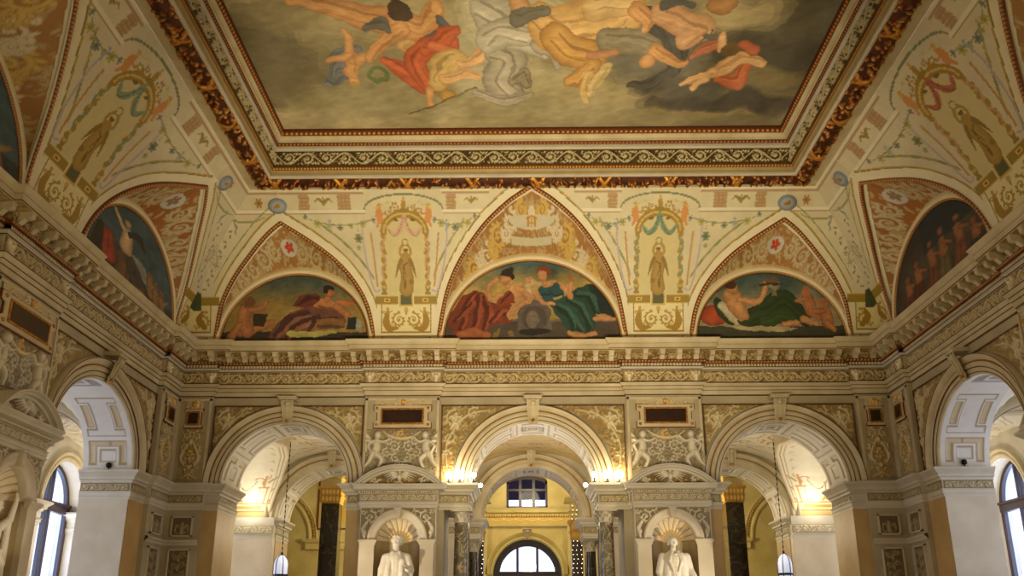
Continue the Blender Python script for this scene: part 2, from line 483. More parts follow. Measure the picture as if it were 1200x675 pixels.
def frieze_paint(L):
    def f(pt):
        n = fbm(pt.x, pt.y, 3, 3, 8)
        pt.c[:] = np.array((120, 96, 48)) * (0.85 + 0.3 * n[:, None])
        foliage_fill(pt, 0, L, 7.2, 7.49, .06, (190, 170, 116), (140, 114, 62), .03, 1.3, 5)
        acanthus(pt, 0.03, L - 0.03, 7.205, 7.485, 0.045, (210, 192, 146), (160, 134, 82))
    return f
for F in (LEFT, BACK, RIGHT):
    for (a, b, d) in segs_of(F, .02, -2.5):
        L = (b - a) * F.ks
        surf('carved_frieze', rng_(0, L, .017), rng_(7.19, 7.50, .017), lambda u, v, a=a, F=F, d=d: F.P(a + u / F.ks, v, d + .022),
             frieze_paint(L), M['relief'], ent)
    for (a, b, d) in segs_of(F, .06, -2.5):
        L = (b - a) * F.ks
        surf('dentil_course', rng_(0, L, .018), np.array([7.575, 7.58, 7.59, 7.62, 7.65, 7.66]), lambda u, v, a=a, F=F, d=d: F.P(a + u / F.ks, v, d + .075),
             lambda pt, L=L: paint_dentils(pt, 0, L, 7.577, 7.655), M['relief'], ent, base=(214, 198, 158))
    for (a, b, d) in segs_of(F, .15, -2.5):
        L = (b - a) * F.ks
        def bp(pt, L=L):
            beads(pt, 0, L, 7.685, .028, .075, (205, 150, 70, 120, 60, 24), .03, .4)
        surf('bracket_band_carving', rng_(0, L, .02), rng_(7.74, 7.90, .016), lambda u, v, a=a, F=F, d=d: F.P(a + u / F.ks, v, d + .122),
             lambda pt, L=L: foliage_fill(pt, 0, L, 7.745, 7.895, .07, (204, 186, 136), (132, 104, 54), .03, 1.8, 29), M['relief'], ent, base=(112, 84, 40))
        surf('bead_course', rng_(0, L, .015), rng_(7.655, 7.715, .012), lambda u, v, a=a, F=F, d=d: F.P(a + u / F.ks, v, d + .152),
             bp, M['relief'], ent, base=(88, 40, 18))
# modillions (scrolled brackets under the corona)
def modillion(F, s, d):
    m = Mb(F); w = .055 / F.ks
    prof = [(0.10, 7.72), (.16, 7.72), (.20, 7.76), (.24, 7.80), (.30, 7.80), (.35, 7.82), (.36, 7.86), (.36, 7.905), (.10, 7.905)]
    rows = [[(s + sx * w * k, z, d + dd) for dd, z in prof] for sx, k in ((-1, 1), (-1, .6), (1, .6), (1, 1))]
    m.strip(rows)
    n = len(m.v)
    m.v += rows[0]; m.q.append(tuple(range(n, n + len(prof)))); n = len(m.v)
    m.v += rows[3]; m.q.append(tuple(range(n, n + len(prof))))
    m.box(s - w * 1.25, s + w * 1.25, 7.895, 7.915, d + .1, d + .37)
    return m
nmod = 0
for F in (BACK, LEFT, RIGHT):
    for (a, b, d) in segs_of(F, .12, 0.5):
        if F is not BACK and b < 1.9: continue
        n = max(2, int(round((b - a) * F.ks / .37)))
        for i in range(n):
            s = a + (i + .5) * (b - a) / n
            if F is not BACK and s < 1.6: continue
            modillion(F, s, d).build('modillion', M['cream'], ent); nmod += 1
print('modillions', nmod)
# soffit rosettes between brackets + masks on the frieze at each break
def mask(F, s, d):
    def f(pt):
        pt.ell(0, 7.37, .075, .12, (226, 212, 178, 190, 168, 120), .10)
        pt.ell(0, 7.26, .05, .07, (226, 212, 178, 190, 168, 120), .085)
        for sx in (-1, 1):
            pt.ell(sx * .03, 7.39, .018, .012, (120, 96, 60), 0); pt.ell(sx * .075, 7.42, .035, .06, (220, 204, 166), .08)
        pt.ell(0, 7.36, .014, .03, (232, 220, 188), .125)
    w = .14
    surf('frieze_mask', rng_(-w, w, .014), rng_(7.19, 7.50, .014), lambda u, v: F.P(s + u / F.ks, v, d + .03), f, M['relief'], ent,
         base=(150, 124, 70), mask=None)
for F in (BACK, LEFT, RIGHT):
    for s, d in ((-7.55, 0), (-3.82, 0), (-2.26, 0), (2.26, 0), (3.82, 0), (7.55, 0)) if F is BACK else ((2.15, 0), (3.57, 0), (7.55, 0)):
        if F is not BACK and s < 2: continue
        mask(F, s, d)

# ------------------------------------------------------------------ walls with arched openings
ZS = 4.88
def wall_with_arches(name, F, ops, d0, d1, ztop, smin, smax, mat, zblock=4.30, zs=None, zb=0.0):
    """ops: (centre, a, b, half width under the impost). Front at d0, back at d1; soffits and jambs included"""
    zs = ZS if zs is None else zs
    m = Mb(F)
    cols = [(smin, zb)]
    for (c, a, b, hw) in ops:
        if hw > a + .01:
            cols += [(c - hw, zb), (c - hw, zblock), (c - a, zblock), (c - a, zs)]
        else: cols += [(c - a, zb), (c - a, zs)]
        for i in range(1, 32):
            t = pi - pi * i / 32
            cols.append((c + a * cos(t), zs + b * sin(t)))
        if hw > a + .01: cols += [(c + a, zs), (c + a, zblock), (c + hw, zblock), (c + hw, zb)]
        else: cols += [(c + a, zs), (c + a, zb)]
    cols.append((smax, zb))
    for d in (d0, d1):
        m.strip([[(s, z, d) for s, z in cols], [(s, ztop, d) for s, z in cols]])
    m.strip([[(s, z, d0) for s, z in cols], [(s, z, d1) for s, z in cols]])
    return struct(m.build(name, mat))
BOPS = [(-5.69, 1.48, 1.45, 1.48), (0, 1.48, 1.45, 2.02), (5.69, 1.48, 1.45, 1.48)]
SOPS = [(-5.42, 1.45, 1.45, 1.45), (0, 1.25, 1.45, 1.25), (5.42, 1.45, 1.45, 1.45)]
wb = wall_with_arches('wall_back', BACK, BOPS, -.12, -1.57, 8.18, -8.3, 8.3, M['wall'])
wl = wall_with_arches('wall_left', LEFT, SOPS, -.12, -1.15, 8.18, -9.0, 8.39, M['wall'])
wr = wall_with_arches('wall_right', RIGHT, SOPS, -.12, -1.15, 8.18, -9.0, 8.39, M['wall'])

# pilasters and breaks standing on the walls
def pilaster_slabs(F, parent, smin=-9):
    for (a, b, d) in SG(F):
        if d < 0 or b < smin: continue
        m = Mb(F)
        if F is BACK and abs(a + b) / 2 < 5: m.box(a, b, 4.88, 6.92, -.13, 0)
        else: m.box(a, b, 0 if abs(a + b) > 10 else 4.88, 6.92, -.13, 0)
        m.build('pilaster', M['wall'], parent)
        # raised border strips on the pilaster
        m = Mb(F); w = .05 / F.ks
        for x0, x1 in ((a + .02, a + .02 + w), (b - .02 - w, b - .02)): m.box(x0, x1, 4.95, 6.85, 0, .025)
        m.box(a + .02, b - .02, 6.80, 6.85, 0, .025)
        m.build('pilaster_border', M['cream'], parent)
pilaster_slabs(BACK, wb); pilaster_slabs(LEFT, wl, 1); pilaster_slabs(RIGHT, wr, 1)

# impost entablature band: follows pilasters and turns into every opening
def impost(F, ops, dfront, dback, parent, mat, fr=True, smin=-8.28, smax=8.28, gal=False, z0=4.30, jambs=True):
    """band on the piers between openings (s ranges), with return along jambs"""
    k = F.ks
    edges = [smin]
    for (c, a, b, hw) in ops: edges += [c - a, c + a]
    edges.append(smax)
    prof = [(0, z0), (.02, z0), (.02, z0 + .06), (.04, z0 + .065), (.04, z0 + .13), (.07, z0 + .16), (.02, z0 + .165), (.02, z0 + .33), (.05, z0 + .34), (.07, z0 + .38), (.12, z0 + .40), (.12, z0 + .45), (.20, z0 + .52), (.22, z0 + .53), (.22, z0 + .58), (0, z0 + .58)]
    for i in range(0, len(edges), 2):
        a, b = edges[i], edges[i + 1]
        # stretch path in world coordinates: left jamb, front (with breaks), right jamb
        pts = []
        fr_pts = [(a, dfront)]
        if not gal:
            for (sa, sb, d) in SG(F):
                for s, dd in ((sa, d), (sb, d)):
                    if a + .01 < s < b - .01: fr_pts.append((s, dd))
                if d == 0 and sb > 8.2 and b > 8.2: fr_pts.append((8.28, 0))
                if d == 0 and sa < -8.2 and a < -8.2 and (a, dfront) in fr_pts: fr_pts[0] = (-8.28, 0)
            if a > -8.2: fr_pts[0] = (a, -.12)
            if b < 8.2: fr_pts.append((b, -.12))
        else: fr_pts.append((b, dfront))
        clean = []
        for p in fr_pts:
            if not clean or abs(p[0] - clean[-1][0]) + abs(p[1] - clean[-1][1]) > 1e-4: clean.append(p)
        full = list(clean)
        if a > smin + .01: full = [(a, dback)] + full
        if b < smax - .01: full = full + [(b, dback)]
        path = [tuple(F.P(s, 0, d)[:2]) for s, d in full]
        if F is RIGHT: path = path[::-1]
        sweep('impost', prof, path, mat, parent)
        if fr:   # carved band on every straight run
            for j in range(len(full) - 1):
                (s0, d0), (s1, d1) = full[j], full[j + 1]
                P0 = F.P(s0, 0, d0); P1 = F.P(s1, 0, d1)
                L = float(np.linalg.norm(P1 - P0))
                if L < .3: continue
                dr = (P1 - P0) / L; nn = np.array((dr[1], -dr[0], 0)) * (-1 if F is RIGHT else 1)
                def ip(pt, L=L):
                    acanthus(pt, .03, L - .03, z0 + .175, z0 + .32, .02, (204, 190, 150), (150, 130, 88))
                surf('impost_carving', rng_(0.0, L, .02), rng_(z0 + .165, z0 + .33, .016),
                     lambda u, v, P0=P0, dr=dr, nn=nn: P0 + u[..., None] * dr + nn * .024 + v[..., None] * np.array((0, 0, 1)),
                     ip, M['relief'], parent, base=(136, 118, 80), toward=tuple((P0 + P1) / 2 + nn * 3 + np.array((0, 0, z0))))
impost(BACK, BOPS, 0, -1.57, wb, M['white'])
impost(LEFT, SOPS, 0, -1.15, wl, M['white'])
impost(RIGHT, SOPS, 0, -1.15, wr, M['white'])

# archivolts, keystones, spandrels, soffits
def arch_ring(name, F, c, a, b, prof, d, mat, parent, zs=ZS, n=48, a0=0, a1=pi):
    """prof: (offset outwards, d)"""
    m = Mb(F)
    rows = []
    for (o, dd) in prof:
        rows.append([(c + (a + o / F.ks) * cos(a0 + (a1 - a0) * i / n), zs + (b + o) * sin(a0 + (a1 - a0) * i / n), d + dd) for i in range(n + 1)])
    return m.strip(rows).build(name, mat, parent, True)

def arch_beads(F, c, a, b, off, d, parent, zs=ZS, r=.018, pitch=.06, col=(205, 150, 70, 120, 66, 26)):
    L = pi * (a * F.ks + b) / 2 + off * pi
    def f(pt): beads(pt, 0, L, off, r, pitch, col, r * 1.1, .4)
    def pos(u, v):
        t = pi - u / L * pi
        return F.P(c + (a + v / F.ks) * np.cos(t), zs + (b + v) * np.sin(t), d)
    return surf('bead_band', rng_(0, L, .016), np.array([off - .026, off - .014, off, off + .014, off + .026]), pos, f, M['relief'], parent, base=(104, 56, 24),
                toward=tuple(F.P(c, zs, d + 9)))

def keystone(F, c, ztop, zbot, d, parent, w=.155, label=None):
    m = Mb(F); k = 1 / F.ks
    H = ztop - zbot
    prof = [(0, zbot), (.10, zbot - .02), (.14, zbot + .03), (.13, zbot + .1), (.17, zbot + .25 * H), (.2, zbot + .4 * H), (.24, zbot + .6 * H), (.30, zbot + .75 * H), (.31, zbot + .86 * H), (0, zbot + .88 * H)]
    rows = []
    for sx in (-1, -.78, -.7, -.25, -.2, .2, .25, .7, .78, 1):
        ind = .0 if abs(sx) > .75 or abs(sx) < .22 else .04
        rows.append([(c + sx * k * (w * .72 + w * .28 * (z - zbot) / H), z, d + max(0, dd - ind)) for dd, z in prof])
    m.strip(rows)
    m.box(c - w * 1.25 * k, c + w * 1.25 * k, ztop - .12 * H, ztop - .06 * H, d, d + .33)
    m.box(c - w * 1.4 * k, c + w * 1.4 * k, ztop - .06 * H, ztop, d, d + .37)
    ks = m.build('keystone', M['cream'], None if label else parent)
    if label: tag(ks, label, 'keystone')
    m = Mb(F); m2 = Mb(F)
    m.lathe(c, d + .26, [(0, zbot + .62 * H), (.05, zbot + .64 * H), (.075, zbot + .72 * H), (.06, zbot + .8 * H), (0, zbot + .84 * H)], 12)
    m2.lathe(c, d + .14, [(0, zbot + .0 * H), (.035, zbot + .03 * H), (.04, zbot + .1 * H), (0, zbot + .16 * H)], 10)
    m.build('keystone_boss', M['cream'], ks, True); m2.build('keystone_drop', M['gold'], ks, True)

def soffit_paint(L, Dp, side):
    """coffer layout on the underside of an arch: u along the arc, v through its thickness"""
    pc = (206, 200, 188); ln = (158, 138, 102); gd = (190, 170, 130)
    def f(pt):
        def rec(x0, x1, y0, y1, col=pc):
            pt.rect(x0, x1, y0, y1, col, -.018, set_h=True)
        e = .15
        def R(L0, x0, x1, y0, y1, col=pc):
            rec(x0, x1, y0, y1, col)
            for q in range(int((x1 - x0 + y1 - y0) / .09)) if col is gd else ():
                t = (q + .5) / max(1, int((x1 - x0 + y1 - y0) / .09))
                if x1 - x0 > y1 - y0: pt.ell(x0 + (x1 - x0) * t, (y0 + y1) / 2, .03, .03, (206, 188, 148))
                else: pt.ell((x0 + x1) / 2, y0 + (y1 - y0) * t, .03, .03, (206, 188, 148))
        def union(rects, col):
            # outline first, then the sunk field
            for (x0, x1, y0, y1) in rects: pt.rect(x0 - .03, x1 + .03, y0 - .03, y1 + .03, ln, 0)
            for (x0, x1, y0, y1) in rects: pt.rect(x0, x1, y0, y1, col, -.012, set_h=True)
        for mir in (0, 1):
            X = (lambda a, b: (a, b)) if not mir else (lambda a, b: (L - b, L - a))
            for ya in (0, 1):
                Y = (lambda a, b: (a, b)) if not ya else (lambda a, b: (Dp - b, Dp - a))
                union([(*X(.18, .72), *Y(e, e + .10)), (*X(.62, .72), *Y(e, e + .40))], gd)
                union([(*X(1.10, 1.66), *Y(e + .02, e + .12))], gd)
            union([(*X(.24, .50), Dp / 2 - .15, Dp / 2 + .15)], pc)
            union([(*X(.86, 1.0), e, Dp - e), (*X(1.76, 1.90), e, Dp - e), (*X(.86, 1.90), Dp / 2 - .17, Dp / 2 + .17)], pc)
        c = L / 2; dk = (150, 140, 132)
        pt.frame(c - .26, c + .26, Dp / 2 - .3, Dp / 2 + .3, .09, dk, -.02); pt.rect(c - .11, c + .11, Dp / 2 - .13, Dp / 2 + .13, dk, -.02)
        for ya in (e, Dp - e - .12): pt.rect(c - .26, c + .26, ya, ya + .12, dk, -.02)
    return f

def soffit(F, c, a, b, d0, d1, parent, zs=ZS, base=(208, 202, 190)):
    L = pi * (a * F.ks + b) / 2; Dp = d0 - d1
    ctr = F.P(c, zs, (d0 + d1) / 2)
    surf('coffered_soffit', rng_(0, L, .025), rng_(0, Dp, .025),
         lambda u, v: F.P(c + (a - .035 / F.ks) * np.cos(pi - u / L * pi), zs + (b - .035) * np.sin(u / L * pi), d0 - v),
         soffit_paint(L, Dp, 0), M['relief'], parent, base=base, toward=tuple(ctr))

AV = [(-.036, -.02), (-.036, .0), (-.03, .05), (0, .05), (.03, .055), (.10, .06), (.10, .085), (.20, .09), (.215, .06), (.235, .06), (.25, .10), (.33, .15), (.36, .15), (.37, .0)]
def spandrel(F, c, a, b, x0, x1, z1, d, parent, zs=ZS, side=1, dark=False):
    """carved corner between archivolt and panel frame"""
    k = F.ks
    base = (150, 124, 70)
    lo, hi = min(x0, x1), max(x0, x1)
    def msk(u, v):
        s = u / k
        return ((s - c) / (a + .40 / k)) ** 2 + ((v - zs) / (b + .40)) ** 2 > 1
    X0, X1 = lo * k, hi * k
    def f(pt):
        n = fbm(pt.x, pt.y, 5, 3, 8); pt.c[:] = np.array(base) * (.85 + .3 * n[:, None])
        sx = 1 if (x0 + x1) / 2 < c else -1          # corner side
        cx = (X0 if sx > 0 else X1)
        cc = (204, 190, 148, 150, 128, 80)
        foliage_fill(pt, X0, X1, zs + .1, z1, .09, (184, 166, 116), (140, 116, 66), .03, 1.0, 11)
        pt.spiral(cx + sx * .27, z1 - .28, .2, pi * .5, sx, 1.4, .028, cc, .05, lobes=8)
        pt.spiral(cx + sx * .16, z1 - .72, .14, pi * .3, -sx, 1.3, .022, cc, .045, lobes=6)
        pt.spiral(cx + sx * .72, z1 - .15, .13, pi * .3, sx, 1.2, .02, cc, .045, lobes=6)
        pt.spiral(cx + sx * .10, z1 - 1.1, .09, 0, sx, 1.1, .02, cc, .04, lobes=5)
        pt.stroke([(cx + sx * .12, z1 - 1.4), (cx + sx * .1, z1 - .9), (cx + sx * .3, z1 - .5), (cx + sx * .6, z1 - .2), (cx + sx * 1.1, z1 - .09)], (.012, .03, .03, .012), cc, .04)
        putto(pt, cx + sx * .3, z1 - .55, .42, sx, (214, 200, 160, 164, 142, 96), .06)
    surf('spandrel_carving', rng_(X0, X1, .02), rng_(zs + .1, z1, .02), lambda u, v: F.P(u / k, v, d + .008), f, M['relief'], parent, base=base, mask=msk,
         toward=tuple(F.P(c, zs, d + 5)))
    # gilt bead edge, upright and level
    m = Mb(F)
    xe = x0 if side > 0 else x1
    w = .03 / k
    outer = lo if (x0 + x1) / 2 < c else hi
    sg = 1 if outer == lo else -1
    m.box(outer - sg * w, outer, zs + .05, z1 + .03, d, d + .035)
    m.box(min(outer - sg * w, outer + sg * (hi - lo)), max(outer - sg * w, outer + sg * (hi - lo)), z1, z1 + .03, d, d + .035)
    m.build('gilt_border', M['gilt_shade'], parent)

def arch_dress(n, F, c, a, b, pl, pr, where=None):
    """everything on the wall face of one arched bay (pl, pr: pilaster edges)"""
    t = struct(empty('trim_%d' % n))
    arch_ring('archivolt', F, c, a, b, AV, -.12, M['cream'], t)
    arch_beads(F, c, a, b, .225, -.058, t)
    for o_, d_ in ((.008, .055), (.10, .088), (.205, .075), (.345, .152)):
        arch_ring('dark_line', F, c, a, b, [(o_ - .004, d_ - .02), (o_ - .004, d_ + .004), (o_ + .010, d_ + .004), (o_ + .010, d_ - .02)], -.12, M['gilt_shade'], t)  # brown gilding, also painted shade between the archivolt steps
    soffit(F, c, a, b, -.12, -1.57 if F is BACK else -1.15, t)
    kz = ZS + b
    keystone(F, c, 6.86, kz - .06, -.12, t, label='carved scroll keystone at the crown of ' + where)
    ztop = 6.68
    k = F.ks
    spandrel(F, c, a, b, pl + .06 / k, c - .28 / k, ztop, -.12, t, side=1)
    spandrel(F, c, a, b, c + .28 / k, pr - .06 / k, ztop, -.12, t, side=-1)
    return t
arch_dress(2, BACK, -5.69, 1.48, 1.45, -7.47, -3.91, 'the left arch of the far wall')
arch_dress(3, BACK, 0, 1.48, 1.45, -2.16, 2.16, 'the central arch of the far wall')
arch_dress(4, BACK, 5.69, 1.48, 1.45, 3.91, 7.47, 'the right arch of the far wall')
arch_dress(5, LEFT, 5.42, 1.45, 1.45, 3.65, 7.47, 'the arch in the left side wall')
arch_dress(6, RIGHT, 5.42, 1.45, 1.45, 3.65, 7.47, 'the arch in the right side wall')

# ------------------------------------------------------------------ cove vault with pointed lunettes
CB = 8.16; CT = 11.42
def av(z):
    h = np.asarray(z, float) - CB
    return np.maximum(0, .1 * h + .13 * h * h)
INNER = [(3.80, 8.16), (3.80, 8.45), (3.93, 9.04), (4.20, 9.55), (4.64, 10.03), (5.2, 10.42), (5.93, 10.82)]
OUTER = [(5.93, 10.82), (6.28, 10.59), (6.70, 10.2), (7.13, 9.7), (7.43, 9.15), (7.55, 8.5), (7.56, 8.16)]
CENT = [(2.22, 8.16), (2.21, 8.45), (2.03, 9.35), (1.70, 10.05), (1.15, 10.72), (.55, 11.18), (0, 11.46)]
def smooth_curve(pts, n=8):
    """Catmull-Rom through pts"""
    p = [np.array(q, float) for q in pts]; p = [2 * p[0] - p[1]] + p + [2 * p[-1] - p[-2]]; out = []
    for i in range(1, len(p) - 2):
        for j in range(n):
            t = j / n
            out.append(.5 * ((2 * p[i]) + (-p[i - 1] + p[i + 1]) * t + (2 * p[i - 1] - 5 * p[i] + 4 * p[i + 1] - p[i + 2]) * t * t + (-p[i - 1] + 3 * p[i] - 3 * p[i + 1] + p[i + 2]) * t ** 3))
    out.append(p[-2]); return np.array(out)
INNER_, OUTER_, CENT_ = smooth_curve(INNER), smooth_curve(OUTER), smooth_curve(CENT)
def at_z(curve, z):
    c = curve if curve[0][1] < curve[-1][1] else curve[::-1]
    return np.interp(z, c[:, 1], c[:, 0])
def offs(curve, d):
    t = np.gradient(curve, axis=0); t /= np.linalg.norm(t, axis=1, keepdims=True) + 1e-9
    return curve + np.stack([-t[:, 1], t[:, 0]], -1) * d

FIELD = (212, 201, 164); FIELD2 = (224, 214, 178); OLIVE = (150, 124, 34); OLIVE2 = (176, 150, 60)
PALEY = (206, 192, 136); MAUVE = (176, 162, 172); FLESH = (206, 142, 74); GREENL = (120, 134, 72); PINKB = (172, 138, 92)
def garland(pt, pts, w=.022):
    pt.stroke(pts, .007, (150, 150, 110))
    P = np.array(pts)
    for i in range(len(P) - 1):
        d = P[i + 1] - P[i]; L = np.hypot(*d); a = math.atan2(d[1], d[0]); m = (P[i] + P[i + 1]) / 2
        pt.ell(m[0], m[1], min(.5 * L, .16), w, (136, 142, 84) if i % 2 else (158, 150, 96), 0, a)
        pt.ell(P[i + 1][0], P[i + 1][1], w * 1.3, w * 1.3, (186, 160, 90))
def flower(pt, x, y, r, col):
    for q in range(6):
        a = q * pi / 3; pt.ell(x + r * .6 * cos(a), y + r * .6 * sin(a), r * .55, r * .28, col, 0, a)
    pt.ell(x, y, r * .35, r * .35, tuple(v * .8 for v in col))
def ribbon(pt, x, y, k, col=(132, 158, 170)):
    pts = [(x + k * (.12 * sin(t * 9)), y - k * t) for t in np.linspace(0, 1, 16)]
    pt.stroke(pts, .017, col)
    pt.ell(x - .09 * k, y + .05 * k, .12 * k, .05 * k, col, 0, .5); pt.ell(x + .09 * k, y + .05 * k, .12 * k, .05 * k, col, 0, -.5)
def bird(pt, x, y, k, col=(150, 128, 60)):
    pt.ell(x, y, .05 * k, .11 * k, col)
    pt.stroke([(x - .04 * k, y), (x - .2 * k, y + .1 * k), (x - .34 * k, y + .02 * k)], (.05 * k, .04 * k, .01 * k), col)
    pt.stroke([(x + .04 * k, y), (x + .2 * k, y + .1 * k), (x + .34 * k, y + .02 * k)], (.05 * k, .04 * k, .01 * k), col)
    pt.ell(x, y + .13 * k, .035 * k, .04 * k, col)
def band_patch(pt, s0, s1, z0=11.06, z1=11.33):
    pt.rect(s0, s1, z0, z1, PINKB)
    for i in range(3):
        for j in range(4):
            x = s0 + (s1 - s0) * (i + .5) / 3; y = z0 + (z1 - z0) * (j + .5) / 4
            pt.ell(x, y, .022, .014, (196, 166, 116))

def upper_band(pt, s0, s1, flatlo=True):
    pt.rect(s0, s1, 11.385, 11.5, (226, 214, 180)); pt.rect(s0, s1, 11.355, 11.375, (160, 140, 70))
    pt.rect(s0, s1, 11.335, 11.342, (190, 150, 140))
    if flatlo:
        pt.rect(s0, s1, 11.0, 11.045, (226, 218, 190)); pt.rect(s0, s1, 10.98, 11.0, (168, 140, 92)); pt.rect(s0, s1, 11.045, 11.06, (196, 160, 130))

def spandrel_mural(warm, drape):
    """painted bay between two lunettes: allegory under a garlanded arch on a bracketed base"""
    def f(pt):
        n = fbm(pt.x, pt.y, 9, 4, 2)
        pt.c[:] = np.array(FIELD) * (.94 + .10 * n[:, None])
        upper_band(pt, 1.0, 2.1); upper_band(pt, 3.92, 5.9)
        band_patch(pt, 5.22, 5.46); band_patch(pt, 4.25, 4.55); bird(pt, 4.88, 11.19, .6); band_patch(pt, 1.78, 2.0); bird(pt, 1.42, 11.2, .5)
        u = 3.01
        # edge bands along the two arches
        for cv, sg in ((CENT_, -1), (INNER_, 1)):
            c = cv[cv[:, 1] < 11.3]
            pt.stroke(offs(c, .10 * sg), .10, FIELD2, flat=True)
            pt.stroke(offs(c, .22 * sg), .016, OLIVE2)
            pt.stroke(offs(c, .20 * sg), .005, (110, 84, 40))
            g = offs(c, .42 * sg); g = g[(g[:, 1] > 9.6) & (g[:, 1] < 10.9)]
            if len(g) > 4: garland(pt, g[::3], .027)
        # base panel
        pt.rect(u - .70, u + .70, 8.36, 9.09, FIELD2); pt.rect(u - .60, u + .60, 8.44, 9.09, OLIVE); pt.rect(u - .575, u + .575, 8.47, 9.09, (226, 214, 160))
        for sx in (-1, 1):
            pt.spiral(u + sx * .17, 8.74, .16, pi / 2, -sx, 1.5, .018, (166, 134, 46), lobes=9)
            pt.spiral(u + sx * .30, 8.62, .07, 0, sx, 1.2, .011, (170, 138, 50), lobes=4)
            pt.stroke([(u + sx * .20, 8.55), (u + sx * .40, 8.54), (u + sx * .48, 8.7), (u + sx * .44, 8.92)], (.03, .075, .085, .045), (160, 126, 40))
            pt.ell(u + sx * .44, 8.99, .035, .045, (190, 150, 70)); pt.stroke([(u + sx * .44, 8.9), (u + sx * .34, 8.95)], .015, (190, 150, 70))
            pt.spiral(u + sx * .52, 8.9, .05, 0, sx, 1.2, .012, (170, 138, 50))
        pt.ell(u, 8.98, .05, .07, (200, 170, 90)); pt.ell(u, 8.9, .02, .05, (170, 138, 50))
        # olive band with the green tablet
        pt.rect(u - .74, u + .74, 9.09, 9.30, OLIVE); pt.rect(u - .74, u + .74, 9.10, 9.115, (196, 170, 80)); pt.rect(u - .74, u + .74, 9.275, 9.29, (196, 170, 80))
        for sx in (-1, 1): pt.rect(u + sx * .46 - .07, u + sx * .46 + .07, 9.15, 9.24, (222, 190, 90)); pt.rect(u + sx * .46 - .04, u + sx * .46 + .04, 9.17, 9.22, (140, 70, 30))
        pt.rect(u - .19, u + .19, 9.04, 9.38, (224, 210, 170)); pt.rect(u - .165, u + .165, 9.06, 9.36, (200, 166, 60)); pt.rect(u - .13, u + .13, 9.09, 9.33, (84, 86, 46))
        # mauve outline
        for sx in (-1, 1):
            pt.stroke([(u + sx * .62, 9.42), (u + sx * .76, 9.42), (u + sx * .92, 10.0), (u + sx * 1.0, 10.7), (u + sx * .78, 10.86), (u + sx * .70, 10.8)], .017, MAUVE)
            pt.stroke([(u + sx * .68, 9.5), (u + sx * .80, 10.6)], .020, (186, 140, 70))
        # arched yellow field
        pt.rect(u - .5, u + .5, 9.32, 10.55, PALEY); pt.ell(u, 10.55, .5, .42, PALEY)
        # twisted garlanded posts
        for sx in (-1, 1):
            pt.rect(u + sx * .52 - .07, u + sx * .52 + .07, 9.31, 9.38, OLIVE); pt.ell(u + sx * .52, 9.48, .06, .12, OLIVE)
            for i in range(22):
                z = 9.5 + i * .055
                pt.ell(u + sx * (.52 + .02 * sin(i * 1.3)), z, .05 + .016 * sin(i * 2.1), .05, (164, 132, 44) if i % 3 else (196, 168, 84), 0, .6 * sx)
            pt.stroke([(u + sx * (.52 + .05 * sin(i * 1.2)), 9.7 + i * .09) for i in range(11)], .016, (110, 140, 120) if drape[0] < 150 else (196, 150, 120))
        pt.stroke([(u + .5 * cos(t), 10.62 + .36 * sin(t)) for t in np.linspace(0, pi, 17)], .075, (160, 126, 40))
        pt.stroke([(u + .5 * cos(t), 10.62 + .36 * sin(t)) for t in np.linspace(0, pi, 17)], .018, (206, 180, 96))
        # drapery swags
        for sx in (-1, 1):
            pt.stroke([(u, 10.96), (u + sx * .1, 10.68), (u + sx * .26, 10.58), (u + sx * .40, 10.72)], (.03, .06, .05, .03), drape)
            pt.stroke([(u + sx * .02, 10.9), (u + sx * .13, 10.64), (u + sx * .27, 10.54), (u + sx * .38, 10.66)], .009, tuple(v * .7 for v in drape))
            pt.ell(u + sx * .2, 10.86, .06, .03, (110, 96, 40), 0, .3)
        # putti and finial
        for sx in (-1, 1):
            x = u + sx * .56
            pt.stroke([(x, 10.86), (x + sx * .03, 11.0)], .075, FLESH); pt.ell(x + sx * .02, 11.11, .055, .06, FLESH)
            pt.stroke([(x, 10.96), (x - sx * .14, 10.98)], .02, FLESH); pt.stroke([(x, 10.86), (x + sx * .07, 10.74)], .03, FLESH); pt.stroke([(x, 10.98), (x + sx * .1, 10.92)], .02, FLESH)
            pt.spiral(u + sx * .2, 11.08, .09, 0, sx, 1.2, .014, (168, 134, 44), lobes=5)
            pt.spiral(u + sx * .36, 11.0, .07, 0, -sx, 1.2, .014, (168, 134, 44), lobes=4)
            for q in range(7): pt.ell(u + sx * (.3 + q * .06), 11.2 - .02 * q, .025, .018, (196, 190, 90), 0, q)
            pt.stroke([(u + sx * .95 * cos(t) if 0 else u + sx * (.92 - .92 * (1 - cos(t))), 11.06 + .27 * sin(t)) for t in np.linspace(0, pi / 2, 9)], .018, (120, 126, 86))
        pt.ell(u, 11.12, .06, .10, (168, 134, 44)); pt.ell(u, 11.24, .03, .06, (196, 160, 70)); pt.ell(u, 11.03, .12, .05, OLIVE)
        # standing figure with a ring held overhead
        g1 = (138, 108, 34); g2 = (170, 138, 58)
        pt.stroke([(u - .01, 9.44), (u - .03, 9.7), (u + .02, 9.98), (u, 10.14)], (.17, .15, .13, .09), (*g2, *g1))
        pt.stroke([(u + .02, 9.46), (u + .0, 9.7), (u + .05, 9.95)], (.02, .015), (110, 84, 26)); pt.stroke([(u - .05, 10.0), (u + .06, 9.94)], .014, (110, 84, 26))
        pt.stroke([(u - .09, 9.44), (u - .02, 9.62), (u + .08, 9.95)], (.018, .02, .012), g2)
        pt.stroke([(u + .03, 9.44), (u + .05, 9.7), (u + .05, 9.9)], .012, (120, 88, 24)); pt.ell(u - .13, 9.6, .06, .05, g1)
        pt.ell(u - .01, 10.22, .05, .062, g2); pt.ell(u - .01, 10.26, .055, .04, (120, 86, 24))
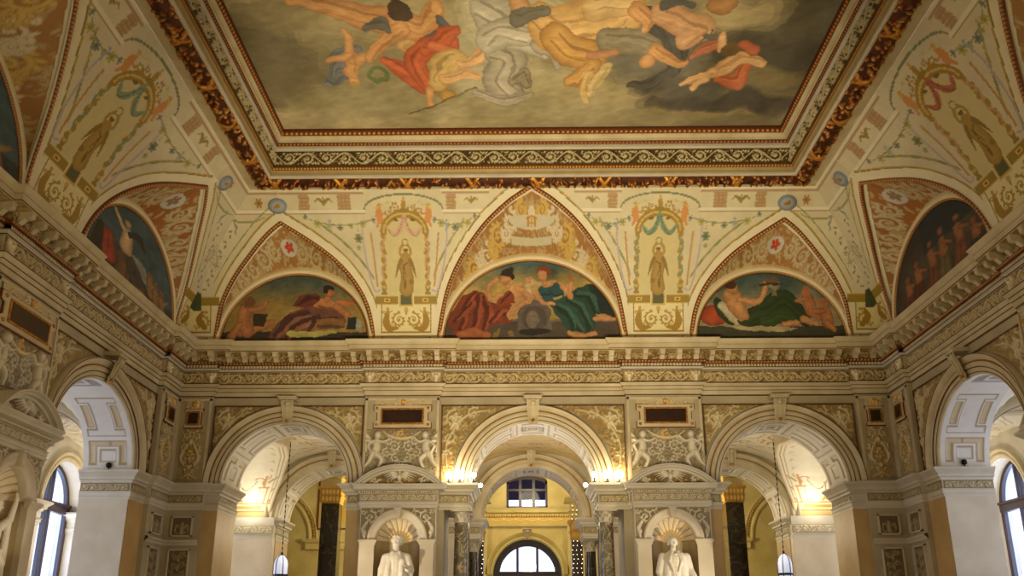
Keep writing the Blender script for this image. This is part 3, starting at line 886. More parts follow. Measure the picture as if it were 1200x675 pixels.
        for sx in (-1, 1):
            pt.stroke([(u + sx * .08, 10.1), (u + sx * .13, 10.25), (u + sx * .05, 10.38)], .03, g2)
            pt.stroke([(u + sx * .11, 10.06), (u + sx * .18, 9.9), (u + sx * .24, 9.7)], (.045, .035, .01), g1)
        pt.ell(u, 10.42, .075, .075, g1); pt.ell(u, 10.42, .055, .055, PALEY)
        pt.ell(u - .04, 9.38, .04, .02, g2); pt.ell(u + .06, 9.38, .04, .02, g2)
        # outer garlands
        for sx in (-1, 1):
            e = 1.25 if sx < 0 else 1.9
            for q in range(7):
                t = q / 6; x = u + sx * (.72 + t * (e - .3)); y = 10.86 - .12 * sin(pi * t) * 1.2 + (.06 if q == 6 else 0)
                flower(pt, x, y, .075 if q % 2 else .05, (176, 166, 80) if q % 3 else (120, 130, 110))
            swag(pt, u + sx * .72, u + sx * (e + .35), 10.88, .12, .014, (140, 140, 100))
            if sx > 0:
                pt.stroke([(u + 1.1, 10.76), (u + 1.1, 10.42)], .007, (140, 140, 100)); flower(pt, u + 1.1, 10.5, .09, (126, 130, 70) if drape[0] > 150 else (110, 124, 96)); flower(pt, u + 1.1, 10.32, .05, (150, 150, 90))
            ribbon(pt, u + sx * (1.0 if sx < 0 else 1.75), 10.84, .2, (150, 160, 160))
    return f

def corner_mural(pt):
    n = fbm(pt.x, pt.y, 11, 4, 2)
    pt.c[:] = np.array(FIELD) * (.93 + .10 * n[:, None])
    upper_band(pt, 5.9, 8.3)
    pt.rect(6.25, 6.55, 11.08, 11.3, (206, 190, 150)); flower(pt, 6.4, 11.18, .09, (166, 126, 70))
    c = OUTER_
    pt.stroke(offs(c, .10), .10, FIELD2, flat=True); pt.stroke(offs(c, .22), .016, OLIVE2); pt.stroke(offs(c, .2), .005, (110, 84, 40))
    g = offs(c, .36); g = g[(g[:, 1] > 9.5)]
    garland(pt, g[::4], .014)
    # panel at the foot, olive band, corner tablet
    pt.rect(7.60, 8.3, 8.36, 9.09, FIELD2); pt.rect(7.69, 8.3, 8.46, 9.09, OLIVE); pt.rect(7.715, 8.3, 8.485, 9.09, (214, 200, 140))
    pt.spiral(7.88, 8.70, .13, pi / 2, 1, 1.3, .02, (166, 134, 46), lobes=8); pt.spiral(8.02, 8.62, .06, 0, -1, 1.3, .012, (170, 138, 50), lobes=4)
    pt.stroke([(7.84, 8.58), (7.98, 8.76), (7.9, 8.95)], (.06, .08, .03), (150, 116, 36)); pt.ell(7.82, 8.94, .05, .04, (170, 132, 50))
    pt.rect(7.5, 8.3, 9.09, 9.30, OLIVE); pt.rect(7.5, 8.3, 9.275, 9.29, (196, 170, 80))
    pt.rect(7.93, 8.3, 8.98, 9.38, (72, 78, 44))
    # grey lozenge of tendrils climbing beside the corner
    for q in range(14):
        z = 9.45 + q * .1; x = 8.25 - float(av(z)) - .05
        pt.ell(x - .06 * (q % 2), z, .05, .025, (150, 140, 124), 0, q * 1.3)
    z = 10.1; x = 8.28 - float(av(z))
    for q in range(16):
        a = q * pi / 8; pt.stroke([(x - .02 + .10 * cos(a), z + .17 * sin(a)), (x - .02 + .17 * cos(a), z + .27 * sin(a))], .008, (164, 154, 140))
    pt.ell(x - .02, z, .09, .16, (176, 164, 120)); pt.ell(x - .02, z, .05, .1, (196, 188, 160))
    ribbon(pt, 7.0, 10.86, .25, (140, 150, 150))
    swag(pt, 6.3, 7.2, 10.92, .1, .02, (156, 150, 96))

def mirror_s(f, sg):
    return lambda pt: (setattr(pt, 'x', np.abs(pt.x)), f(pt))
def bay_of_cove(F, sg, kind, fine, drape=None, label=None):
    st = .02 if fine else .12
    V = rng_(CB, CT, st)
    if kind == 'A':
        n = int(3.3 / st); lo = lambda z: at_z(CENT_, z); hi = lambda z: np.where(z < 10.82, at_z(INNER_, z), 5.93)
    else:
        n = int(1.6 / st) ; lo = lambda z: np.where(z < 10.82, at_z(OUTER_, z), 5.93); hi = lambda z: 8.28 - av(z) / F.ks
    U = np.linspace(0, 1, n + 1)
    def cf(u, v): return sg * (lo(v) + (hi(v) - lo(v)) * u), v
    def pf(u, v):
        s, z = cf(u, v); return F.P(s, z, av(z))
    o = surf('ceiling_cove' if not (fine and kind == 'A') else 'ceiling_mural', U, V, pf, mirror_s(spandrel_mural(None, drape) if kind == 'A' else corner_mural, sg) if fine else None, M['paint'], None,
                       base=FIELD, coordf=cf)
    return tag(o, label, 'mural', 'painted vault bays with a standing golden figure', 'thing') if label else struct(o)
FRONT0 = Frame((0, 0, 0), (1, 0, 0), (0, 1, 0), 1.0)
MURL = {(id(BACK), -1): 'painted vault bay with a golden figure under pink swags, left of the red-and-green central lunette',
        (id(BACK), 1): 'painted vault bay with a golden figure under green swags, right of the red-and-green central lunette',
        (id(LEFT), 1): 'slanting painted vault bay with a golden figure at the upper left, on the side wall',
        (id(RIGHT), 1): 'slanting vault bay painted with golden figure and red swags at the upper right'}
PINKD = (206, 170, 140); GREEND = (120, 144, 116)
for F, sg, fine, dr in ((BACK, -1, 1, PINKD), (BACK, 1, 1, GREEND), (LEFT, 1, 1, (132, 150, 120)), (RIGHT, 1, 1, (176, 100, 70)), (LEFT, -1, 0, PINKD), (RIGHT, -1, 0, PINKD), (FRONT0, 1, 0, PINKD), (FRONT0, -1, 0, PINKD)):
    bay_of_cove(F, sg, 'A', fine, dr, MURL.get((id(F), sg)) if fine else None); bay_of_cove(F, sg, 'B', fine)

# severies (the little vaults behind each pointed arch) with the lunette under them
ORANGE = (164, 106, 48); ORANGE2 = (170, 122, 64)
def boundary(kind):
    if kind == 'C': c = np.concatenate([CENT_ * np.array([-1, 1]), CENT_[::-1]])
    else: c = np.concatenate([INNER_, OUTER_[1:]])
    # resample evenly
    d = np.r_[0, np.cumsum(np.hypot(*np.diff(c, axis=0).T))]; t = np.linspace(0, d[-1], 97)
    # keep the apex as a sample
    ap = d[np.argmax(c[:, 1])]; t[np.argmin(abs(t - ap))] = ap
    return np.stack([np.interp(t, d, c[:, 0]), np.interp(t, d, c[:, 1])], -1), t / d[-1]
LUN = {'S': (5.68, 1.78, 1.74, 8.20), 'C': (0.0, 2.12, 2.08, 8.20)}   # centre, half width, height, foot
def severy(F, kind, sg, fine, emblem=0, label=None):
    B, tt = boundary(kind); c0, ra, rb, z0 = LUN[kind]
    n = len(B)
    # semicircle outer edge (bordered): same order
    ap = np.argmax(B[:, 1])
    ang = np.where(np.arange(n) <= ap, pi - (pi / 2) * np.arange(n) / ap, pi / 2 * (1 - (np.arange(n) - ap) / (n - 1 - ap)))
    oo = .17
    Sx = c0 + (ra + oo) * np.cos(ang); Sz = z0 + (rb + oo) * np.sin(ang)
    Sx = np.clip(Sx, B[0, 0] + .0, B[-1, 0]) 
    m = (rng_(0, 1, .02) if fine else rng_(0, 1, .25))
    idx = np.linspace(0, n - 1, 321 if fine else 33)
    Bi = np.stack([np.interp(idx, np.arange(n), B[:, k]) for k in (0, 1)], -1)
    Si = np.stack([np.interp(idx, np.arange(n), q) for q in (Sx, Sz)], -1)
    def pf(u, v):
        i = np.rint(u[:, 0] * (len(idx) - 1)).astype(int)
        b = Bi[i][:, None, :]; s = Si[i][:, None, :]; w = v[..., None]
        p = b * (1 - w) + s * w
        bulge = .05 * np.sin(pi * v)
        dd = av(b[..., 1]) * (1 - v) + 0.0 * v
        return F.P(sg * p[..., 0], p[..., 1] + bulge * 0, dd)
    # paint in developed coordinates: x along wall, y height
    def cf(u, v):
        i = np.rint(u[:, 0] * (len(idx) - 1)).astype(int)
        return (u, v)
    LB = float(np.sum(np.hypot(*np.diff(B, axis=0).T)))
    def f(pt):
        # u in 0..1 along the arch, v 0 (outer bead) .. 1 (lunette border); width of the severy in metres at u
        x = pt.x; i = np.clip(x * (n - 1), 0, n - 1)
        bx = np.interp(i, np.arange(n), B[:, 0]); bz = np.interp(i, np.arange(n), B[:, 1]); sx = np.interp(i, np.arange(n), Sx); sz = np.interp(i, np.arange(n), Sz)
        wd = np.sqrt((bx - sx) ** 2 + (bz - sz) ** 2 + av(bz) ** 2)
        X = bx + (sx - bx) * pt.y; Y = bz + (sz - bz) * pt.y
        dist = pt.y * wd
        pt.x, pt.y = X, Y
        nn = fbm(X, Y, 21, 4, 3)
        base = np.array(ORANGE if emblem == 2 else ORANGE2)
        pt.c[:] = base * (.92 + .14 * nn[:, None])
        cc = (204, 188, 146, 160, 136, 90); cy = (206, 170, 80)
        foliage_fill(pt, X.min(), X.max(), Y.min(), Y.max(), .09, (196, 174, 126), (170, 134, 82), 0, 1.1 if emblem != 2 else .8, 23)
        if kind == 'S':
            ax, az = 5.9, 10.35
            for s_ in (-1, 1):
                for q, (dx, dz, r) in enumerate(((.28, -.02, .13), (.55, -.16, .15), (.82, -.36, .14), (1.05, -.62, .11), (1.2, -.86, .08))):
                    k = .62 if s_ > 0 else 1.0
                    px = ax + s_ * dx * (1.25 if s_ < 0 else 1.0) + (0 if s_ < 0 else .02); pz = az + dz * (.86 if s_ < 0 else 1.1)
                    pt.spiral(px, pz, r, pi / 2, s_ * (1 if q % 2 else -1), 1.5, .024, cc, lobes=10)
            pt.ell(ax - .06, az + .08, .19, .14, (200, 196, 180)); 
            r_ = (198, 70, 40) if emblem == 1 else (150, 120, 90)
            for q in range(5):
                a = q * 1.256; pt.ell(ax - .06 + .06 * cos(a), az + .09 + .05 * sin(a), .05, .035, r_, 0, a)
        else:
            for s_ in (-1, 1):
                for q, (dx, dz, r) in enumerate(((.24, .68, .12), (.50, .50, .14), (.80, .22, .16), (1.08, -.10, .16), (1.38, -.42, .15), (1.62, -.78, .13), (1.82, -1.12, .09), (.62, .30, .10), (.92, .0, .09), (1.25, -.22, .08), (1.5, -.6, .07))):
                    pt.spiral(s_ * dx, 10.42 + dz, r, pi / 2, s_ * (1 if q % 2 else -1), 1.5, .028, ((224, 210, 176, 180, 160, 116) if q % 2 else (214, 182, 100, 176, 138, 60)), lobes=10)
            pt.ell(0, 11.05, .09, .13, (222, 208, 176)); pt.rect(-.5, .5, 10.56, 10.72, (206, 196, 160)); pt.frame(-.5, .5, 10.56, 10.72, .015, (150, 130, 70))
            pt.ell(0, 10.93, .55, .11, (206, 198, 168)); pt.poly([(-.3, 10.86), (.3, 10.86), (.22, 11.04), (-.22, 11.04)], (206, 198, 168))
            for a_ in (-.075, 0, .075): pt.rect(a_ - .018, a_ + .018, 10.86, 11.02, (190, 140, 40))
            pt.stroke([(-.11, 10.99), (0, 11.03), (.11, 10.99)], .016, (190, 140, 40)); pt.stroke([(-.1, 10.93), (.1, 10.93)], .012, (190, 140, 40))
        k = dist < .13; pt.c[k] = FIELD2
        k = (dist > .13) & (dist < .145); pt.c[k] = (150, 116, 60)
        k = (wd - dist) < .02; pt.c[k] = (150, 116, 60)
    o = (surf('ceiling_mural' if label else 'ceiling_severy', rng_(0, 1, 1 / 320 if fine else 1 / 32), m, pf, f if fine else None, M['paint'], None, base=ORANGE2, coordf=cf, toward=tuple(F.P(sg * c0, 9, 8))))
    if label: tag(o, label, 'mural', None, 'thing')
    else: struct(o)
    # bead moulding following the pointed arch
    if fine:
        Q, t2 = boundary(kind); L = LB
        Qp = F.P(sg * Q[:, 0], Q[:, 1], av(Q[:, 1]))
        seglen = np.r_[0, np.cumsum(np.linalg.norm(np.diff(Qp, axis=0), axis=1))]; L = seglen[-1]
        def bp(u, v):
            base = np.stack([np.interp(u, seglen, Qp[:, k]) for k in range(3)], -1)
            tan = np.stack([np.interp(np.clip(u + .03, 0, L), seglen, Qp[:, k]) - np.interp(np.clip(u - .03, 0, L), seglen, Qp[:, k]) for k in range(3)], -1)
            tan /= np.linalg.norm(tan, axis=-1, keepdims=True) + 1e-9
            z = base[..., 2]; sl = .1 + .26 * (z - CB)
            nrm = F.dd * 1.0 - np.array((0, 0, 1.0)) * sl[..., None]; nrm = nrm / np.linalg.norm(nrm, axis=-1, keepdims=True)
            bi = np.cross(tan, nrm)
            a = v * pi / .12
            return base + bi * (.055 * np.cos(a))[..., None] + nrm * (.045 * np.sin(a))[..., None]
        def bpaint(pt):
            beads(pt, 0, L, .06, .032, .075, (206, 150, 76, 112, 54, 20), .022, .4)
            pt.c[(pt.y < .016)] = (236, 226, 196); pt.m[pt.y < .016] = 0
            pt.c[(pt.y > .104)] = (120, 70, 30)
        surf('arch_bead', rng_(0, L, .017), rng_(0, .12, .015), bp, bpaint, M['relief'], o, base=(84, 40, 16), toward=tuple(F.P(sg * c0, 9, 8)))
    # border of the lunette: cream band and gilt bead
    Lb = pi * (ra * F.ks + rb) / 2
    def lp(u, v):
        t = u / Lb * pi
        return F.P(sg * (c0 - (ra + v) * np.cos(t)), z0 + (rb + v) * np.sin(t), .03 + .05 * np.sin(np.clip((v + .02) / .2, 0, 1) * pi))
    def lpaint(pt):
        pt.c[:] = (226, 212, 172)
        beads(pt, 0, Lb, .0, .02, .05, (206, 156, 76, 130, 76, 30), .014, .3)
        k = abs(pt.y) < .024; pt.m[k] = .3
        kk = k & (pt.h < .004); pt.c[kk] = (130, 84, 34)
        pt.c[(pt.y > .03) & (pt.y < .04)] = (150, 110, 50)
    lb = surf('lunette_border', rng_(0, Lb, .02 if fine else .3), rng_(-.035, oo + .02, .0125), lp, lpaint, M['relief'], o, toward=tuple(F.P(sg * c0, 9, 8)))
    return o

def fig(pt, P, flesh=(206, 140, 82), k=1.0):
    """reclining painted figure: P maps joint -> point"""
    sh = tuple(v * .72 for v in flesh)
    def L(a, b, w, w2=None, c=flesh): pt.stroke([P[a], P[b]], (w * k, (w2 or w * .75) * k), (*c, *sh))
    for a, b, w in (('sh', 'hip', 17), ('sh', 'el', 8), ('el', 'ha', 6.5), ('sh2', 'el2', 8), ('el2', 'ha2', 6.5), ('hip', 'kn', 12), ('kn', 'ft', 8), ('hip', 'kn2', 12), ('kn2', 'ft2', 8)):
        if a in P and b in P: L(a, b, w)
    if 'hd' in P:
        x, y = P['hd']; pt.ell(x, y, 9 * k, 11 * k, (*flesh, *sh)); 
def fold(pt, pts, w, col):
    dk = tuple(v * .62 for v in col); pt.stroke(pts, w, (*col, *dk))
    p = np.array(pts, float)
    for o in (-.35, .3):
        pt.stroke(p + np.array([0, o * (w if np.isscalar(w) else max(w))]), (.09 * (w if np.isscalar(w) else max(w)),) * 2, tuple(v * .78 for v in col))

def lun_center(pt):
    pt.at()      # crop pixels, x right, y down: figures drawn in 900 x 675 units
    x, y = pt.x, pt.y; n = fbm(x, y, 31, 5, .012); n2 = fbm(x, y * 3, 33, 4, .01)
    sky = np.where((y < 365)[:, None], np.array((62, 90, 86)), np.array((170, 140, 62)))
    t = np.clip((y - 340) / 60 + (n - .5) * 1.6, 0, 1)[:, None]
    pt.c[:] = np.array((58, 84, 84)) * (1 - t) + np.array((176, 146, 70)) * t
    pt.c += (n2[:, None] - .5) * 50
    pt.rect(100, 850, 528, 620, (78, 66, 54)); pt.rect(100, 850, 528, 534, (112, 96, 76))
    # tablet with arched top and a mask
    pt.rect(412, 530, 500, 560, (98, 86, 76)); pt.ell(471, 505, 59, 48, (98, 86, 76)); pt.ell(471, 520, 46, 44, (78, 68, 60))
    pt.ell(464, 525, 22, 30, (112, 98, 84)); pt.ell(464, 518, 14, 16, (128, 112, 96)); pt.ell(457, 515, 3, 2, (60, 50, 44)); pt.ell(471, 515, 3, 2, (60, 50, 44)); pt.ell(470, 568, 56, 12, (34, 28, 24))
    # left figure in a brown-red robe, chin on her hand
    fl = (200, 142, 86); sh = (150, 96, 54); rb = (128, 50, 26)
    pt.poly([(150, 525), (180, 480), (215, 440), (245, 420), (278, 426), (300, 462), (330, 472), (375, 465), (402, 500), (384, 538), (330, 545), (302, 562), (292, 592), (196, 594), (170, 560)], rb)
    for p_ in ([(200, 560), (225, 470), (252, 432)], [(240, 575), (262, 500), (262, 440)], [(285, 560), (300, 510), (280, 450)], [(310, 540), (340, 505), (400, 505)], [(180, 530), (220, 500), (240, 470)]):
        pt.stroke(p_, (6, 12, 5), (88, 32, 18)); pt.stroke([(x + 12, y - 4) for x, y in p_], (4, 8, 3), (156, 70, 38))
    pt.stroke([(200, 578), (250, 570), (304, 580)], (12, 17, 9), (172, 96, 50, 120, 60, 32))
    pt.poly([(350, 436), (378, 418), (402, 404), (440, 418), (468, 448), (458, 470), (424, 480), (398, 520), (378, 528), (368, 512), (392, 474), (358, 470)], fl)
    pt.stroke([(405, 415), (440, 430), (452, 462)], (9, 14, 8), (*fl, *sh)); pt.stroke([(440, 465), (402, 486), (384, 520)], (11, 9, 7), (*fl, *sh))
    pt.poly([(328, 468), (345, 440), (378, 420), (396, 438), (398, 468), (372, 480), (340, 480)], (142, 56, 30)); pt.stroke([(350, 470), (385, 430)], 4, (96, 34, 20))
    pt.stroke([(352, 440), (312, 452), (302, 412), (334, 380)], (9, 10, 9, 7), (*fl, *sh)); pt.stroke([(372, 408), (384, 396)], 9, (*fl, *sh))
    pt.ell(364, 384, 19, 23, (*fl, *sh)); pt.ell(352, 388, 4, 8, fl); pt.poly([(346, 372), (352, 356), (372, 348), (392, 358), (396, 382), (386, 394), (376, 372)], (48, 34, 26)); pt.ell(386, 352, 9, 8, (48, 34, 26))
    # right figure, blue bodice and green skirt
    gr = (34, 70, 58)
    pt.poly([(528, 472), (580, 448), (620, 425), (668, 404), (706, 410), (736, 452), (770, 512), (726, 530), (694, 505), (688, 560), (660, 584), (600, 578), (566, 536), (540, 500)], gr)
    pt.poly([(668, 404), (706, 410), (736, 452), (770, 512), (726, 522), (690, 460)], (24, 44, 42))
    for p_ in ([(560, 490), (600, 520), (640, 575)], [(590, 460), (640, 490), (666, 560)], [(620, 440), (670, 450), (690, 500)], [(545, 480), (590, 500), (610, 560)]):
        pt.stroke(p_, (5, 11, 6), (20, 48, 40)); pt.stroke([(x + 11, y - 7) for x, y in p_], (4, 8, 3), (52, 96, 78))
    pt.poly([(486, 418), (512, 396), (545, 390), (576, 412), (582, 448), (552, 468), (504, 458)], (34, 76, 82)); pt.stroke([(500, 440), (570, 440)], (4, 9, 4), (22, 52, 58)); pt.stroke([(545, 452), (572, 446)], 4, (178, 140, 60))
    pt.stroke([(500, 400), (520, 404), (548, 394)], (11, 12, 8), (*fl, *sh)); pt.stroke([(506, 385), (508, 400)], 9, (*fl, *sh))
    pt.stroke([(490, 402), (456, 396), (448, 420), (470, 436)], (10, 16, 14, 8), (196, 168, 116, 140, 108, 66)); pt.stroke([(452, 396), (444, 386), (460, 380)], 6, (*fl, *sh))
    pt.stroke([(472, 430), (500, 462), (540, 472)], (10, 8, 7), (*fl, *sh)); pt.stroke([(576, 412), (604, 446), (604, 410), (612, 388)], (10, 9, 8, 7), (*fl, *sh)); pt.ell(608, 386, 15, 12, (158, 104, 58)); pt.ell(600, 372, 8, 7, (150, 98, 54))
    pt.ell(504, 370, 18, 23, (*fl, *sh)); pt.ell(496, 378, 5, 7, fl); pt.poly([(482, 362), (486, 344), (506, 334), (528, 344), (532, 366), (522, 384), (516, 360), (496, 352)], (124, 58, 28))
    pt.stroke([(690, 524), (716, 518), (756, 524)], (8, 13, 7), (*fl, *sh)); pt.stroke([(596, 574), (640, 582), (690, 578)], (9, 11, 7), (*fl, *sh)); pt.stroke([(330, 580), (346, 560)], (10, 3), (120, 96, 48)); pt.ell(385, 573, 12, 12, (126, 100, 50))

def lun_left(pt):
    pt.at(); x, y = pt.x, pt.y; n = fbm(x, y, 41, 5, .012)
    t = np.clip((y - 380) / 110 + (n - .5) * .8, 0, 1)[:, None]
    pt.c[:] = np.array((70, 84, 72)) * (1 - t) + np.array((156, 126, 56)) * t
    pt.rect(60, 640, 565, 620, (56, 46, 36)); fl = (186, 118, 66)
    sh = (126, 74, 40); hr = (40, 26, 20)
    pt.poly([(338, 474), (362, 440), (416, 430), (446, 446), (430, 476), (380, 482)], (112, 46, 36)); pt.stroke([(356, 470), (390, 448), (430, 446)], (4, 8, 4), (76, 28, 24))
    pt.poly([(414, 474), (438, 448), (474, 450), (512, 478), (520, 500), (470, 500), (430, 494)], fl); pt.stroke([(436, 478), (470, 486), (500, 492)], (4, 9, 4), sh)
    pt.poly([(252, 588), (286, 534), (336, 494), (400, 476), (446, 486), (500, 492), (540, 520), (524, 552), (430, 554), (384, 576), (300, 592)], (112, 66, 48))
    for p_ in ([(280, 580), (320, 520), (390, 492)], [(320, 584), (360, 540), (440, 510)], [(400, 560), (430, 530), (500, 516)], [(300, 560), (340, 512), (400, 500)]):
        pt.stroke(p_, (4, 11, 5), (74, 40, 32)); pt.stroke([(x + 9, y + 12) for x, y in p_], (4, 9, 3), (146, 92, 66))
    pt.stroke([(500, 478), (534, 500), (548, 530), (556, 556)], (15, 14, 10, 7), (*fl, *sh)); pt.stroke([(500, 462), (530, 464), (560, 468)], (9, 7, 5), (*fl, *sh))
    pt.stroke([(462, 452), (466, 438)], 11, (*fl, *sh)); pt.ell(468, 426, 17, 21, (*fl, *sh)); pt.ell(486, 430, 4, 4, fl); pt.poly([(444, 430), (444, 410), (460, 400), (482, 406), (486, 418), (470, 416), (462, 434)], hr)
    pt.stroke([(160, 560), (220, 550), (270, 530)], (20, 15, 10), (*fl, 120, 70, 36)); pt.stroke([(170, 480), (160, 520), (180, 560)], (24, 26, 22), (*fl, 120, 70, 36)); pt.ell(178, 464, 20, 22, (130, 80, 44)); pt.stroke([(180, 490), (230, 480), (240, 460)], (9, 8, 7), (*fl, 120, 70, 36))
    pt.stroke([(120, 585), (150, 540)], (16, 12), (*fl, 110, 64, 30)); pt.poly([(190, 500), (250, 500), (240, 545), (200, 545)], (60, 46, 30))
    pt.rect(430, 530, 520, 545, (136, 92, 44)); pt.rect(430, 535, 540, 548, (96, 62, 30)); pt.rect(540, 575, 515, 555, (28, 40, 40)); pt.rect(575, 595, 525, 560, (150, 150, 130))
    pt.stroke([(330, 570), (420, 572), (500, 566)], (8, 11, 6), (176, 168, 84)); pt.ell(540, 467, 22, 7, (190, 100, 50))

def lun_right(pt):
    pt.at(); x, y = pt.x, pt.y; n = fbm(x, y, 51, 5, .012)
    t = np.clip((y - 400) / 90 + (n - .5) * 1.0, 0, 1)[:, None]
    pt.c[:] = np.array((58, 84, 78)) * (1 - t) + np.array((150, 136, 96)) * t
    pt.rect(220, 820, 552, 610, (62, 62, 44)); fl = (206, 146, 86)
    pt.ell(320, 515, 52, 36, (*(184, 72, 26), 110, 36, 14)); fold(pt, [(335, 470), (350, 500), (380, 540)], (16, 22, 10), (40, 66, 34))
    pt.stroke([(350, 480), (400, 520), (470, 510)], (14, 26, 30), (200, 188, 146, 140, 124, 84))
    fold(pt, [(430, 530), (520, 500), (580, 470), (650, 535)], (26, 44, 44, 20), (46, 72, 24)); fold(pt, [(500, 540), (560, 520), (600, 530)], (20, 26, 20), (56, 84, 30))
    pt.stroke([(390, 450), (400, 480), (420, 510)], (32, 32, 26), (*fl, 140, 88, 44)); pt.stroke([(420, 460), (480, 468), (512, 430), (518, 400)], (13, 12, 9, 7), (*fl, 140, 88, 44))
    pt.ell(392, 418, 22, 25, (*fl, 140, 88, 44)); pt.ell(386, 408, 25, 17, (70, 40, 24)); pt.ell(545, 405, 27, 25, (150, 140, 116, 100, 90, 70)); pt.ell(540, 392, 26, 14, (110, 90, 60)); pt.stroke([(495, 408), (575, 406)], 4, (70, 40, 28)); pt.rect(535, 552, 425, 450, (120, 110, 80))
    pt.stroke([(570, 545), (620, 540)], (11, 9), (*fl, 140, 88, 44)); pt.stroke([(640, 530), (690, 545)], (12, 9), (*fl, 140, 88, 44))
    for bx, by in ((665, 460), (720, 500)):
        pt.stroke([(bx, by), (bx + 8, by + 40)], (22, 22), (*(190, 118, 64), 120, 66, 34)); pt.ell(bx - 4, by - 26, 18, 18, (180, 110, 60)); pt.stroke([(bx, by), (bx - 40, by + 6)], (8, 6), (*(190, 118, 64), 120, 66, 34)); pt.stroke([(bx + 6, by + 44), (bx + 30, by + 64)], (13, 9), (*(190, 118, 64), 120, 66, 34))
    pt.poly([(370, 552), (560, 552), (620, 560), (560, 572), (470, 570), (400, 562)], (176, 160, 116))

def lun_far_left(pt):
    """dark group with a bright winged figure; u 0..1 from the corner side, v 0..1 up"""
    x, y = pt.x, pt.y; n = fbm(x, y, 61, 5, 3)
    pt.c[:] = np.array((62, 84, 88)) * (.7 + .6 * n[:, None]); k = y < .22; pt.c[k] = pt.c[k] * .5 + np.array((40, 34, 20)) * .5
    fl = (214, 180, 126)
    fold(pt, [(.58, .08), (.58, .34), (.62, .5)], (.13, .12, .07), (118, 88, 52)); fold(pt, [(.42, .12), (.5, .3), (.58, .42)], (.10, .09, .06), (84, 74, 62)); fold(pt, [(.36, .3), (.44, .42), (.52, .46)], (.04, .06, .03), (150, 150, 140))
    fold(pt, [(.78, .22), (.8, .45)], (.08, .06), (176, 66, 36)); pt.stroke([(.62, .48), (.62, .66)], (.075, .06), (*fl, 110, 90, 60))
    pt.ell(.63, .76, .035, .05, (*fl, 110, 84, 54)); pt.stroke([(.66, .66), (.76, .78), (.8, .88)], (.025, .02, .012), (*fl, 110, 90, 60)); pt.stroke([(.6, .66), (.5, .72), (.42, .62)], (.03, .05, .01), (54, 50, 50))
    for a, b in ((.3, .2), (.22, .12), (.14, .1)):
        pt.stroke([(a, b), (a + .03, b + .16)], (.045, .04), (*(150, 112, 70), 90, 66, 40)); pt.ell(a + .03, b + .23, .03, .04, (130, 92, 56)); pt.stroke([(a, b + .1), (a - .06, b + .2)], .014, (150, 112, 70))
    pt.stroke([(.9, .1), (.88, .5)], (.07, .03), (56, 48, 30)); pt.stroke([(.55, .05), (.42, .1), (.3, .04)], (.05, .07, .04), (150, 120, 50, 80, 60, 30))

def lun_far_right(pt):
    x, y = pt.x, pt.y; n = fbm(x, y, 71, 5, 3)
    pt.c[:] = np.array((66, 58, 46)) * (.7 + .6 * n[:, None]); k = (x > .4) & (y > .55); pt.c[k] = np.array((34, 46, 52)) * (.8 + .4 * n[k][:, None])
    for (a, b, h, c) in ((.18, .1, .34, (120, 62, 34)), (.3, .12, .42, (96, 50, 30)), (.46, .12, .5, (124, 74, 40)), (.58, .1, .56, (110, 96, 56)), (.74, .14, .5, (126, 70, 40)), (.88, .1, .34, (70, 48, 40))):
        fold(pt, [(a, b), (a + .02, b + h * .5)], (.07, .05), c); pt.stroke([(a + .02, b + h * .5), (a + .01, b + h * .8)], (.045, .035), (160, 100, 56, 90, 54, 30)); pt.ell(a + .01, b + h, .03, .045, (150, 92, 52, 80, 48, 26))
        pt.stroke([(a + .02, b + h * .75), (a + .1, b + h * .6)], (.02, .014), (160, 100, 56, 90, 54, 30))

def lunette_painting(F, kind, sg, paintf, coord, label, name='lunette_painting', step=.016):
    c0, ra, rb, z0 = LUN[kind]
    U = rng_(-1, 1, step / (ra * F.ks)); V = rng_(0, 1, step / rb)
    def cf(u, v): return coord(sg * (c0 + u * sg * ra if kind == 'S' else u * ra), z0 + v * rb)
    def pf(u, v): # square-ish grid squeezed into the half disc
        w = np.sqrt(np.clip(1 - v * v, 1e-6, 1))
        return F.P(sg * c0 + u * w * ra, z0 + v * rb, .02)
    def cf2(u, v):
        w = np.sqrt(np.clip(1 - v * v, 1e-6, 1)); return coord(sg * c0 + u * w * ra, z0 + v * rb)
    def grained(pt):
        x0, y0 = pt.x.copy(), pt.y.copy(); k = np.ptp(x0)
        pt.x = x0 + (fbm(x0, y0, 101, 3, 26 / k) - .5) * k * .022; pt.y = y0 + (fbm(x0, y0, 103, 3, 26 / k) - .5) * k * .022
        paintf(pt)
        g = fbm(x0, y0, 105, 5, 20 / k)[:, None]; g2 = fbm(x0 + y0 * .4, y0 * 3, 107, 4, 40 / k)[:, None]
        pt.c[:] = pt.c * (.72 + .34 * g + .22 * g2); m = pt.c.mean(1, keepdims=True); pt.c[:] = m + (pt.c - m) * .86
    o = surf(name, U, V, pf, grained, M['canvas'], None, base=(80, 80, 70), coordf=cf2)
    tag(o, label, 'painting', 'painted lunettes under the vault')
    sol = o.modifiers.new('thickness', 'SOLIDIFY'); sol.thickness = .02; sol.offset = 0
    return o
def coord_px(cx0, s0, ox, kx=50.6, oy=200, kz=45.6):
    return lambda s, z: (((cx0 + kx * (s - s0)) - ox) * 3, ((397 - kz * (z - 8.28)) - oy) * 3)
